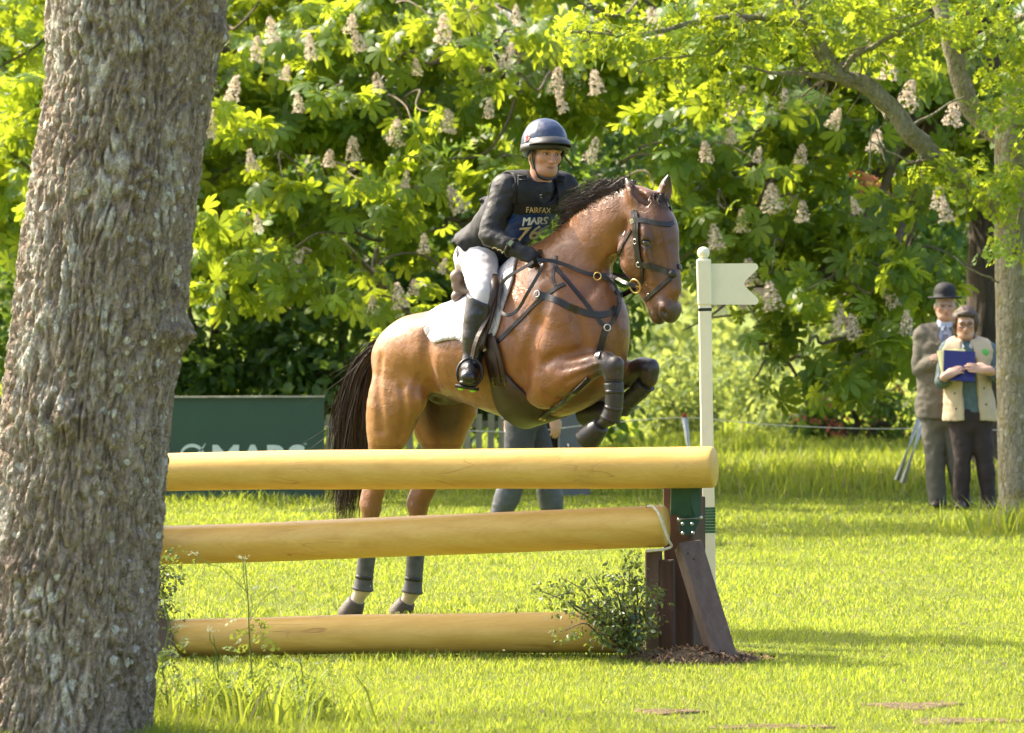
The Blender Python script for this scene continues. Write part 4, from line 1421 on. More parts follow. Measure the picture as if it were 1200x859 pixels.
# ---- the near tree on the left
ND = 16.2
ys = [-700, -400, -160, 0, 100, 200, 300, 380, 470, 560, 650, 750, 859, 905, 950]
Ls = [120, 100, 74, 60, 60, 44, 31, 22, 8, 0, -12, -28, -44, -56, -78]
Rs = [330, 305, 278, 261, 244, 231, 219, 213, 196, 190, 182, 176, 172, 176, 196]
near_base = W(66, 905, ND); near_base.z = float(gz(near_base.x, near_base.y))
near_tree = empty('near_tree', near_base, 'thick grey lichen-spotted tree trunk rising in front of the log fence', 'tree')
n, m = 330, 760
yy = np.linspace(960, -700, m)
cl = np.interp(yy, ys[::1], Ls); cr = np.interp(yy, ys, Rs)
ker = np.ones(25)/25
cl = np.convolve(np.pad(cl, 12, 'edge'), ker, 'valid'); cr = np.convolve(np.pad(cr, 12, 'edge'), ker, 'valid')
cx = ((cl+cr)/2-600)/FPX*ND; rad = (cr-cl)/2/FPX*ND; zz_ = EYE-(yy-HORIZON)/FPX*ND
A = np.linspace(0, 2*math.pi, n, endpoint=False)
X = cx[:, None]+rad[:, None]*np.cos(A)[None]; Y = ND+rad[:, None]*np.sin(A)[None]; Z = np.repeat(zz_[:, None], n, 1)
ca, sa = np.cos(A)[None]+0*Z, np.sin(A)[None]+0*Z
q = np.stack([ca*1.0, sa*1.0, Z*.85], -1)
wv = noise3(q*3.0)[..., None]*np.array([.35, .35, .12])
ridge = 1-np.abs(noise3((q+wv*.5)*np.array([12.0, 12.0, 11.0])))*2.2
ridge2 = 1-np.abs(noise3((q+wv)*np.array([27.0, 27.0, 20.0])+5))*2.0
plates = noise3(np.stack([ca*14, sa*14, Z*16], -1))
lo_ = noise3(np.stack([ca*1.6, sa*1.6, Z*1.1], -1))
disp = .017*ridge*(.55+.9*np.clip(noise3(np.stack([ca*2.5, sa*2.5, Z*2.5], -1)+3)+.4, 0, 1))+.008*ridge2+.006*plates+.02*lo_
f1 = np.abs(noise3((q+wv*.6)*np.array([9.0, 9.0, 6.5])+11)); f2 = np.abs(noise3((q+wv)*np.array([19.0, 19.0, 12.0])+31))
fiss = np.clip(1-f1/.13, 0, 1)**.7; fiss2 = np.clip(1-f2/.14, 0, 1)
disp = disp-.020*fiss-.009*fiss2
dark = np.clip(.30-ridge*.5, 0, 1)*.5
def burl(px, py, amp, sx, sy, rough):
    global disp, dark
    x = (px-600)/FPX*ND; z = EYE-(py-HORIZON)/FPX*ND
    w = np.exp(-(((X-x)/sx)**2+((Z-z)/sy)**2))*np.clip(-np.sin(A)[None]*3+1.0, 0, 1)
    rg = fbm(np.stack([X*26, Y*26, Z*26], -1), 3)
    disp = disp+w*(amp+rough*rg)
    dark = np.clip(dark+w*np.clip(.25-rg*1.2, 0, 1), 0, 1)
burl(85, 487, .03, .10, .07, .03); burl(205, 392, .045, .06, .045, .03); burl(175, 205, .012, .06, .07, .03); burl(105, 40, .01, .06, .05, .02)
burl(50, 660, .02, .10, .05, .02); burl(250, 40, .03, .03, .06, .012); burl(150, 760, .012, .08, .05, .02)
X = X+disp*np.cos(A)[None]; Y = Y+disp*np.sin(A)[None]
V = np.stack([X, Y, Z], -1).reshape(-1, 3)
idx = np.arange(n*m).reshape(m, n)
F = np.stack([idx[:-1], np.roll(idx, -1, 1)[:-1], np.roll(idx, -1, 1)[1:], idx[1:]], -1).reshape(-1, 4)
crust = np.clip(ridge*1.1-.62-fiss*.5+1.0*np.clip(fbm(np.stack([ca*3.4, sa*3.4, Z*3.0], -1)+21, 3), -.3, 1)+1.2*noise3(np.stack([ca*2.2, sa*2.2, Z*2.0], -1)+7)-np.clip(np.cos(A)[None]+.25, 0, 1)*.75, 0, 1)
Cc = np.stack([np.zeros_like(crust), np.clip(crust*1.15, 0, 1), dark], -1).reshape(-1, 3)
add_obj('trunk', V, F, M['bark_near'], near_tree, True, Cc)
# its crown, above the picture; the first lobe is added to shade grass
rN = np.random.default_rng(77)
LWN = [(np.array([-6.2, 19.6, 6.6]), np.array([1.5, 1.2, .8])), (np.array([-3.2, 15.5, 6.4]), np.array([1.9, 1.9, 1.1])), (np.array([-.9, 17.2, 7.0]), np.array([1.8, 1.6, 1.1])), (np.array([-2.6, 18.2, 7.4]), np.array([1.8, 1.6, 1.0])), (np.array([-1.2, 14.6, 7.2]), np.array([1.8, 1.5, 1.0]))]
P, O = sample_lobes(LWN, 800, rN, .5, 1.0, -.1, 4.6, 9)
V, F, C = leaf_mass(OVAL, P, O, rN, 7, .14, .13, .5)
add_obj('crown', V, F, M['leaf_oak'], near_tree, False, C, 'stuff')
tp = np.array([-1.22, ND, 4.7])
add_limbs('limb', near_tree, M['bark_near'], [(limb_path(tp, c, rN, .2), .16, .04) for c, R in LWN], 10)

# ---- the oak on the right with low spreading limbs
OD = 31.4
ob = W(1196, HORIZON, OD); ob.z = float(gz(ob.x, ob.y))-.03
oak = empty('oak_tree', ob, 'young mossy oak with low crooked limbs and yellow-green leaves beside the woman', 'tree')
pts = [W(1204, 640, OD), W(1200, 600, OD), W(1197, 480, OD), W(1194, 360, OD), W(1192, 240, OD), W(1196, 120, OD), (4.0, OD, 3.6), (4.1, OD, 4.6)]
pp = catmull([list(p) for p in pts], 14)
rr = np.interp(np.linspace(0, 1, len(pp)), [0, .08, .3, .6, .8, 1], [.24, .18, .165, .15, .13, .08])
n = 40
V, F = tube([Vector(p) for p in pp], list(rr), n)
V = np.array(V); cen = np.repeat(pp, n, 0); dr = V-cen; dr /= np.linalg.norm(dr, axis=1)[:, None]+1e-9
V = V+dr*(.012*(1-2*np.abs(noise3(np.stack([V[:, 0]*14, V[:, 1]*14, V[:, 2]*4], -1))))+.006*noise3(V*20))[:, None]
add_obj('trunk', V, F, M['bark_oak'], oak, True, np.tile([0, .25, 0], (len(V), 1)))
rO = np.random.default_rng(33)
limbs = [([(1192, 262, 31.4), (1160, 236, 31.3), (1128, 214, 31.2), (1096, 186, 31.1), (1066, 156, 31.0), (1048, 130, 31.0), (1020, 104, 30.9), (984, 88, 30.9), (962, 62, 30.8), (946, 22, 30.8), (930, -40, 30.8)], .085, .05),
         ([(1194, 190, 31.4), (1172, 160, 31.5), (1140, 128, 31.6), (1122, 84, 31.6), (1112, 40, 31.6), (1090, -30, 31.7)], .09, .06),
         ([(1060, 150, 31.0), (1036, 132, 31.1), (1024, 112, 31.2), (1040, 140, 31.0)], .03, .02),
         ([(1000, 94, 30.9), (950, 88, 30.8), (915, 85, 30.7), (870, 78, 30.6)], .028, .008),
         ([(950, 30, 30.8), (900, 22, 30.7), (840, 20, 30.6), (770, 38, 30.5), (700, 40, 30.4), (655, 32, 30.4)], .03, .007),
         ([(1116, 60, 31.6), (1160, 40, 31.4), (1200, 20, 31.2), (1260, 10, 31.1)], .045, .02),
         ([(1090, 180, 31.1), (1070, 190, 30.9), (1046, 178, 30.8), (1020, 166, 30.7)], .012, .005),
         ([(1062, 150, 31.0), (1100, 130, 31.1), (1130, 112, 31.2)], .012, .006),
         ([(1170, 330, 31.2), (1150, 322, 31.0), (1120, 300, 30.9)], .01, .004),
         ([(1190, 300, 31.2), (1195, 260, 30.9), (1205, 200, 30.7), (1200, 140, 30.6)], .014, .006),
         ([(870, 10, 30.6), (850, 50, 30.5), (820, 66, 30.5), (760, 70, 30.4), (735, 86, 30.4)], .012, .004),
         ([(985, 88, 30.9), (1010, 60, 30.8), (1050, 40, 30.7), (1090, 20, 30.6)], .03, .01)]
lp = []
for pts, r0, r1 in limbs:
    P = catmull([list(W(*p)) for p in pts], 6)
    P = P+np.column_stack([noise3(P*6), noise3(P*6+40), noise3(P*6+80)])*.03
    lp.append(P)
    V, F = tube([Vector(p) for p in P], list(np.linspace(r0, r1, len(P))), 14 if r0 > .04 else 7)
    V = np.array(V); V = V+np.column_stack([noise3(V*18), noise3(V*18+9), noise3(V*18+19)])*.012*(r0 > .02)
    add_obj('limb', V, F, M['bark_oak'], oak, True, np.tile([0, .3, 0], (len(V), 1)))
# bare twiglets
for i in range(46):
    P = lp[rO.choice([0, 1, 3, 4, 6, 10, 11])]; a = P[rO.integers(2, len(P)-1)]
    e = a+rO.normal(size=3)*[.22, .15, .2]
    V, F = tube([Vector(p) for p in limb_path(a, e, rO, .02, .5)], list(np.linspace(.006, .002, 21)), 5); add_obj('twig', V, F, M['twig'], oak)
# leaf sprays along the outer limbs; (px, py, D, rx, ry, rD, sprays)
spots = [(690, 36, 30.4, 45, 22, .35, 26), (760, 40, 30.5, 60, 30, .4, 40), (835, 45, 30.5, 60, 45, .45, 52), (900, 30, 30.6, 60, 34, .45, 44), (820, 95, 30.5, 50, 22, .35, 20), (880, 110, 30.6, 30, 18, .3, 9), (985, 20, 30.7, 60, 30, .4, 40),
         (1060, 30, 30.8, 60, 36, .4, 44), (1130, 25, 31, 60, 34, .4, 40), (1185, 60, 30.8, 40, 60, .35, 40), (1180, 130, 30.6, 32, 50, .3, 34), (1125, 205, 30.9, 40, 22, .3, 20), (1170, 215, 30.6, 36, 40, .3, 34), (1185, 290, 30.7, 26, 30, .25, 20),
         (1105, 195, 30.9, 30, 18, .25, 12), (1040, 66, 30.8, 40, 20, .3, 14), (945, 60, 30.7, 30, 24, .3, 12), (1250, 120, 31, 60, 120, .5, 60), (720, -40, 30.6, 90, 30, .5, 40), (860, -40, 30.6, 120, 34, .6, 60), (1020, -40, 30.8, 120, 34, .6, 60), (1160, -60, 31, 120, 50, .6, 70), (1188, 205, 30.5, 25, 30, .2, 14)]
PP = []; OO = []
for px, py, D, rx, ry, rd, k in spots:
    c = np.array(W(px, py, D)); R = np.array([rx*D/FPX, rd, ry*D/FPX]); k = max(4, int(k*.52))
    d = rO.normal(size=(k, 3)); d /= np.linalg.norm(d, axis=1)[:, None]
    PP.append(c+d*(rO.random(k)**.4)[:, None]*R); OO.append(d)
V, F, C = leaf_mass(LOBE, np.vstack(PP), np.vstack(OO), rO, 5, .095, .165, .55, .55, (oak, 'oak', 'leaf_oak', 290))
add_obj('crown', V, F, M['leaf_oak'], oak, False, C, 'stuff')
# one withered leaf cluster caught on a twig
mb = MB()
V, F, C = leaf_mass(LOBE, np.array([W(1018, 207, 29.9)]), np.array([[0, -1.0, 0]]), rO, 9, .04, .11, .5)
top_obj('dead_leaf', V, F, M['dead_leaf'], 'withered orange-brown leaf cluster hanging from an oak twig', 'dead leaf', None, False)
V, F = tube([Vector(p) for p in limb_path(W(1030, 172, 30.75), W(1018, 200, 29.9), rO, 0, .2)], .004, 5); add_obj('twig', V, F, M['twig'], oak)


# ---- clipped evergreen sprigs stuck by the fence
def sprig(label, base, tips, count, seed):
    r = np.random.default_rng(seed)
    t = empty('box_shrub', base, label, 'shrub', None)
    PP = []
    for i, tip in enumerate(tips):
        P = limb_path(base, tip, r, .05, .15)
        V, F = tube([Vector(p) for p in P], list(np.linspace(.008, .002, len(P))), 5); add_obj('stem', V, F, M['twig'], t)
        for q in range(count):
            k = r.integers(int(len(P)*.25), len(P)); PP.append(P[k]+r.normal(size=3)*.045)
    PP = np.array(PP); O = r.normal(size=PP.shape)*.3
    V, F, C = leaf_mass(OVAL, PP, O, r, 6, .02, .026, .5, .5)
    add_obj('foliage', V, F, M['leaf_box'], t, False, C, 'stuff')
    return t


b0 = W(735, 762, 19.93)
tips = [W(x, y, d) for x, y, d in ((628, 690, 19.8), (645, 700, 19.7), (660, 740, 19.65), (665, 680, 19.8), (690, 672, 19.85), (700, 710, 19.7), (715, 690, 19.75), (725, 672, 19.8), (738, 664, 19.85), (748, 676, 19.9), (757, 694, 19.9), (760, 718, 19.85), (700, 740, 19.68), (745, 735, 19.72), (720, 740, 19.7), (680, 715, 19.7), (735, 710, 19.72), (750, 745, 19.75))]
sprig('small glossy evergreen bush at the foot of the fence post', b0, tips, 22, 61)
b1 = W(176, 700, 20.25)
sprig('evergreen sprig poking out behind the near trunk', b1, [W(x, y, d) for x, y, d in ((196, 662, 20.1), (188, 656, 20.1), (206, 676, 20.1), (192, 688, 20.1), (184, 720, 20.1), (200, 740, 20.05), (196, 726, 20.05))], 14, 62)


# ---- cow parsley and weeds by the near trunk
def parsley(label, px, base_y, top, D, seed, heads):
    r = np.random.default_rng(seed)
    base = W(px, base_y, D); base.z = float(gz(base.x, base.y))
    t = empty('cow_parsley', base, label, 'plant', 'weeds by the near trunk')
    P = limb_path(base, W(*top, D), r, 0, .06)
    V, F = tube([Vector(p) for p in P], list(np.linspace(.0045, .002, len(P))), 6)
    add_obj('stem', V, F, M['stem_green'], t, True, np.tile([.5, 0, 0], (len(V), 1)))
    mbu = MB()
    for hx, hy in heads:
        a = P[int(len(P)*r.uniform(.4, .8))]; e = np.array(W(hx, hy, D+r.uniform(-.1, .1)))
        Q = limb_path(a, e, r, .02, .1)
        V, F = tube([Vector(p) for p in Q], .0018, 5); add_obj('stalk', V, F, M['stem_green'], t, True, np.tile([.5, 0, 0], (len(V), 1)))
        for k in range(18):
            c = Vector(e)+Vector((r.normal()*.014, r.normal()*.014, abs(r.normal())*.008)); s = r.uniform(.0018, .0034)
            mbu.add([c+Vector((s, 0, 0)), c+Vector((0, 0, s)), c-Vector((s, 0, 0)), c-Vector((0, 0, s))], [[0, 1, 2, 3]], (.6, 0, 0))
    mbu.obj('umbel', M['umbel'], t, False, 'stuff')
    # ferny leaves low on the stem
    k = 26
    pos = P[r.integers(0, int(len(P)*.7), k)]+r.normal(size=(k, 3))*[.05, .05, .03]
    V, F, C = leaf_mass(LOBE, pos, r.normal(size=(k, 3))*.3, r, 3, .04, .06, .5, .5)
    add_obj('foliage', V, F, M['stem_green'], t, False, C)
    return t


parsley('thin cow parsley stalk in front of the lowest log, tallest of the weeds', 298, 835, (287, 655), 17.2, 71, [(285, 655), (228, 650), (300, 690), (325, 690)])
parsley('leafy cow parsley against the edge of the near trunk', 200, 830, (192, 700), 16.9, 72, [(188, 705), (210, 735)])
parsley('short cow parsley between the near trunk and the tall stalk', 262, 838, (250, 745), 17.0, 73, [(246, 740), (270, 775)])
parsley('low cow parsley in the long grass in front of the lowest log', 360, 845, (352, 770), 17.1, 74, [(345, 775), (372, 778)])
r_ = np.random.default_rng(15)
n_ = 420
x = r_.normal(-1.15, .33, n_); y = r_.normal(16.95, .35, n_)
V, T, C = blades(x, y, r_.uniform(.10, .30, n_), r_.uniform(.006, .013, n_), .55, 16, .45)
g2 = add_obj('long_grass', V, T, M['grass'], None, False, C); tag(g2, 'long grass growing up round the near trunk', 'grass', kind='stuff')
n_ = 900
x = r_.normal(3.78, .26, n_); y = r_.normal(31.0, .28, n_)
V, T, C = blades(x, y, r_.uniform(.10, .32, n_), r_.uniform(.008, .018, n_), .5, 17, .6)
g3 = add_obj('long_grass', V, T, M['grass'], None, False, C); tag(g3, 'tuft of long grass at the oak foot', 'grass', kind='stuff')
n_ = 5200
x = r_.uniform(.9, 5.5, n_); y = r_.normal(38.0, .9, n_)
V, T, C = blades(x, y, r_.uniform(.10, .30, n_), r_.uniform(.010, .02, n_), .5, 18, .55)
g4 = add_obj('long_grass', V, T, M['grass'], None, False, C); tag(g4, 'tall seeding grass on the bank behind the stakes', 'grass', kind='stuff')
# ------------------------------------------------------------------ the horse
HA = math.radians(42.0)                       # heading, turned from the picture's right towards the lens
HC, HS = math.cos(HA), math.sin(HA)
HX0, HY0 = -0.678, 22.6                       # between the hind hooves


def H(px, py, v=0.0):
    """photo pixel of a point known to lie v metres left of the horse's mid-plane -> (u forward, v left, w up)"""
    k = (px-600.0)/FPX
    u = (k*(HY0+v*HC)-HX0-v*HS)/(HC+k*HS)
    Y = HY0-u*HS+v*HC
    return np.array([u, v, EYE-(py-HORIZON)/FPX*Y])


def h2w(P):
    P = np.atleast_2d(np.asarray(P, dtype=float))
    return np.column_stack([HX0+P[:, 0]*HC+P[:, 1]*HS, HY0-P[:, 0]*HS+P[:, 1]*HC, P[:, 2]])


def hdir(d):
    d = np.asarray(d, dtype=float)
    return Vector((d[0]*HC+d[1]*HS, -d[0]*HS+d[1]*HC, d[2]))


def rot_rows(fwd, lat=(0, 1, 0)):
    """local axes (along fwd, lateral, third)"""
    f = np.asarray(fwd, float); f /= np.linalg.norm(f)
    l = np.asarray(lat, float); l = l-f*(l@f); l /= np.linalg.norm(l)
    return np.array([f, l, np.cross(f, l)])


CAMP = Vector((0, 0, EYE))


def build_horse():
    S = Solid((-0.55, -0.55, -0.03), (2.25, 0.55, 2.45), 0.0095)
    LAT = (0, 1, 0)
    def B(px, py, v, sg):
        """a paired feature: its near-side pixel, mirrored for the far side"""
        p = H(px, py, -v)
        p[1] *= -sg
        return p
    # trunk: top and bottom outline pairs
    pairs = [((466, 400), (472, 448), .15), ((484, 374), (486, 464), .235), ((515, 363), (522, 462), .265), ((560, 347), (574, 476), .30),
             ((603, 327), (632, 491), .285), ((640, 301), (675, 482), .23), ((658, 325), (682, 455), .20), ((662, 358), (678, 425), .145)]
    C = []; RV = []; RL = []
    for t, b_, rl in pairs:
        T, B_ = H(*t), H(*b_)
        C.append((T+B_)/2); RV.append(np.linalg.norm(T-B_)/2); RL.append(rl)
    S.tube(C, RV, RL, LAT, k=0.02)
    # withers ridge
    S.tube([H(560, 353), H(610, 326), H(645, 304), H(668, 300)], [.05, .06, .06, .06], k=0.09)
    for sg in (-1, 1):
        # hindquarter: rump, thigh, point of hip
        S.ell(B(486, 412, .12, sg), (.175, .145, .17), rot_rows((.9, 0, .35)), k=.07)
        S.tube([B(476, 424, .135, sg), B(464, 465, .16, sg), B(456, 500, .165, sg)], [.145, .155, .12], [.115, .12, .09], LAT, k=.05)
        S.ell(B(500, 388, .2, sg), (.06, .04, .05), k=.08)
        # shoulder blade, upper arm, breast
        S.tube([B(640, 322, .1, sg), B(648, 356, .175, sg), B(657, 398, .175, sg)], [.10, .12, .085], [.06, .075, .065], LAT, k=.06)
        S.ell(B(644, 412, .175, sg), (.14, .08, .12), rot_rows((.6, 0, -.8)), k=.06)
        S.ell(B(652, 402, .11, sg), (.10, .095, .155), k=.06)
    # neck
    S.tube([H(640, 350), H(663, 318), H(697, 282), H(723, 256), H(740, 246)], [.255, .205, .162, .132, .11], [.145, .112, .09, .08, .07], LAT, k=.07)
    S.tube([H(650, 296), H(673, 272), H(697, 251), H(720, 240), H(742, 229)], [.035, .035, .033, .03, .03], k=.06)   # crest
    # head: poll, brow, face, muzzle
    fa = H(786, 362)-H(757, 240); fa /= np.linalg.norm(fa)
    R = rot_rows(fa)
    S.tube([H(753, 240), H(763, 268), H(768, 302), H(775, 335), H(781, 358)], [.082, .118, .108, .082, .062], [.074, .098, .072, .056, .055], LAT, k=.04)
    S.tube([H(762, 234), H(780, 262), H(786, 300), H(791, 340)], [.04, .045, .036, .03], [.058, .07, .046, .038], LAT, k=.03)   # flat of the face
    for sg in (-1, 1):
        S.ell(B(743, 298, .052, sg), (.12, .036, .105), R, k=.03)                     # cheek
        S.ell(B(757, 274, .088, sg), (.048, .02, .022), R, k=.02)                     # brow over the eye
        S.ell(B(757, 291, .088, sg), (.022, .012, .01), R, k=.012)                    # lower lid
        S.tube([B(758, 298, .078, sg), B(766, 330, .054, sg)], [.016, .01], k=.02)    # facial crest
        S.ell(B(779, 362, .044, sg), (.036, .024, .032), R, k=.02)                    # nostril flare
    S.ell(H(785, 369), (.045, .05, .036), R, k=.025)                                   # upper lip
    S.ell(H(772, 372), (.04, .042, .03), R, k=.012)                                    # lower lip, chin
    S.tube([H(748, 318), H(760, 345), H(770, 366)], [.05, .04, .03], [.045, .04, .036], LAT, k=.04)   # jaw
    # ears
    for base, mid, tip, vv in (((752, 244), (743, 229), (733, 208), -.055), ((775, 236), (781, 220), (783, 204), .055)):
        S.tube([H(*base, vv*.9), H(*mid, vv*1.15), H(*tip, vv*1.1)], [.04, .042, .007], [.03, .031, .005], LAT, k=.015)
        S.tube([H(*base, vv*.9)+[.036, 0, .02], H(*mid, vv*1.15)+[.03, 0, 0], (H(*tip, vv*1.1)+H(*mid, vv*1.15))/2+[.017, 0, .0]], [.022, .026, .012], k=.006, op='s')
    # near (right) foreleg: forearm raised, cannon hanging, hoof tucked
    S.tube([H(644, 446, -.175), H(668, 440, -.175), H(693, 430, -.17), H(711, 425, -.165)], [.105, .088, .064, .05], [.08, .07, .054, .047], LAT, k=.045)
    S.ell(H(638, 455, -.165), (.10, .07, .10), k=.05)
    S.tube([H(709, 424, -.165), H(717, 431, -.165), H(719, 441, -.165)], [.05, .054, .046], k=.02)
    S.ell(H(723, 427, -.165), (.034, .04, .042), k=.015)
    S.tube([H(719, 441, -.165), H(719, 466, -.165), H(717, 484, -.165)], [.043, .034, .036], [.036, .03, .032], LAT, k=.02)
    S.ell(H(715, 489, -.165), (.043, .038, .042), k=.015)
    S.tube([H(714, 490, -.165), H(704, 499, -.165)], [.034, .03], k=.02)
    # far (left) foreleg folded tight
    S.tube([H(684, 450, .165), H(708, 449, .165), H(736, 439, .165), H(753, 432, .165)], [.095, .08, .06, .05], [.075, .068, .053, .047], LAT, k=.045)
    S.tube([H(752, 431, .165), H(760, 433, .165), H(760, 443, .165)], [.05, .054, .044], k=.02)
    S.ell(H(764, 430, .165), (.03, .04, .04), k=.015)
    S.tube([H(759, 445, .165), H(745, 461, .165), H(731, 474, .165)], [.042, .034, .036], [.036, .03, .032], LAT, k=.02)
    S.ell(H(727, 478, .165), (.043, .038, .042), k=.015)
    S.tube([H(725, 480, .165), H(712, 484, .165)], [.034, .03], k=.02)
    # near hind
    S.tube([H(460, 484, -.17), H(452, 515, -.17), H(443, 556, -.165)], [.13, .098, .055], [.09, .072, .046], LAT, k=.05)
    S.ell(H(484, 466, -.2), (.08, .055, .09), k=.07)                                  # stifle
    S.tube([H(447, 545, -.165), H(441, 572, -.165), H(435, 592, -.165)], [.06, .054, .056], [.045, .043, .045], LAT, k=.02)
    S.tube([H(431, 574, -.165), H(429, 588, -.165)], [.026, .028], [.03, .03], LAT, k=.035)   # point of hock
    S.tube([H(435, 598, -.165), H(430, 640, -.16), H(427, 680, -.16)], [.052, .04, .04], [.043, .034, .034], LAT, k=.02)
    S.ell(H(426, 688, -.16), (.048, .04, .046), k=.02)
    S.tube([H(425, 690, -.16), H(417, 706, -.16)], [.04, .035], k=.02)
    # far hind
    S.tube([H(524, 470, .17), H(523, 505, .17), H(511, 548, .165)], [.165, .125, .066], [.095, .08, .05], LAT, k=.05)
    S.ell(H(543, 472, .2), (.085, .06, .1), k=.06)
    S.tube([H(513, 540, .165), H(500, 570, .165), H(490, 592, .165)], [.07, .06, .058], [.05, .044, .045], LAT, k=.02)
    S.tube([H(489, 574, .165), H(484, 589, .165)], [.028, .03], [.03, .03], LAT, k=.035)
    S.tube([H(490, 598, .165), H(487, 640, .165), H(485, 682, .165)], [.052, .04, .04], [.043, .034, .034], LAT, k=.02)
    S.ell(H(484, 690, .165), (.048, .04, .046), k=.02)
    S.tube([H(483, 692, .165), H(476, 707, .165)], [.04, .035], k=.02)
    # sheath and groin
    S.ell(H(524, 466), (.10, .04, .04), rot_rows((1, 0, .1)), k=.06)
    # muscle grooves, cut shallowly along the skin
    V, Q = S.mesh()
    bv = bvh_of(h2w(V), Q)
    def groove(path, r, depth, k):
        pts = []
        for x, y in catmull(path, 4):
            d = (W(x, y, 20)-CAMP).normalized()
            hit = bv.ray_cast(CAMP, d)
            if hit[0] is None: continue
            p = hit[0]+hit[1]*(r-depth)
            q = p-Vector((HX0, HY0, 0))
            pts.append([q.x*HC-q.y*HS, q.x*HS+q.y*HC, q.z])
        if len(pts) < 2: return
        pts = np.array(pts)
        for sg in (1, -1):
            S.tube(pts*[1, sg, 1], [r]*len(pts), k=k, op='s', m=1)
    def pit(x, y, r, sink, k):
        hit = bv.ray_cast(CAMP, (W(x, y, 20)-CAMP).normalized())
        if hit[0] is None: return
        q = hit[0]-hit[1]*sink-Vector((HX0, HY0, 0))
        p = np.array([q.x*HC-q.y*HS, q.x*HS+q.y*HC, q.z])
        for sg in (1, -1): S.ell(p*[1, sg, 1], r, R, k, 's')
        return p
    pit(777.5, 366.5, (.02, .02, .013), .006, .005)
    pit(758, 284.5, (.018, .02, .02), -.004, .008)
    def ridge(path, r, sink, k):
        pts = []
        for x, y in path:
            hit = bv.ray_cast(CAMP, (W(x, y, 20)-CAMP).normalized())
            if hit[0] is None: return
            q = hit[0]-hit[1]*sink-Vector((HX0, HY0, 0))
            pts.append([q.x*HC-q.y*HS, q.x*HS+q.y*HC, q.z])
        for sg in (1, -1): S.tube(np.array(pts)*[1, sg, 1], [r*.8, r, r, r*.8], k=k, m=3)
    ridge([(750.5, 284), (754, 279.5), (760, 279), (765.5, 283)], .008, .001, .006)
    ridge([(750.5, 286), (754, 289.5), (760, 290), (765, 286)], .006, .001, .006)
    groove([(759, 352), (766, 362), (771, 372), (779, 378)], .005, .004, .006)
    groove([(640, 345), (630, 380), (618, 420), (615, 455)], .03, .015, .045)
    groove([(503, 395), (498, 425), (505, 452)], .04, .016, .06)
    groove([(446, 420), (443, 460), (447, 505)], .02, .007, .03)
    groove([(470, 455), (474, 490), (468, 515)], .016, .009, .02)
    groove([(690, 345), (712, 312), (728, 300)], .02, .008, .03)
    groove([(664, 448), (684, 438), (702, 430)], .012, .009, .012)
    groove([(660, 432), (680, 428), (700, 422)], .010, .007, .01)
    groove([(640, 425), (655, 416), (685, 412)], .02, .014, .025)
    groove([(672, 365), (680, 385), (684, 405)], .02, .011, .03)
    groove([(640, 462), (652, 468), (668, 462)], .012, .008, .015)
    groove([(492, 440), (486, 462), (490, 480)], .014, .008, .02)
    groove([(600, 392), (606, 425), (618, 452)], .02, .006, .03)
    groove([(733, 262), (728, 282), (729, 305)], .016, .008, .02)
    S.warp(lambda P: 0.003*noise3(P*9)+0.0016*noise3(P*24), 0.03)
    V, Q = S.mesh()
    V = relax(V, Q, 2, 0.5)
    return V, Q


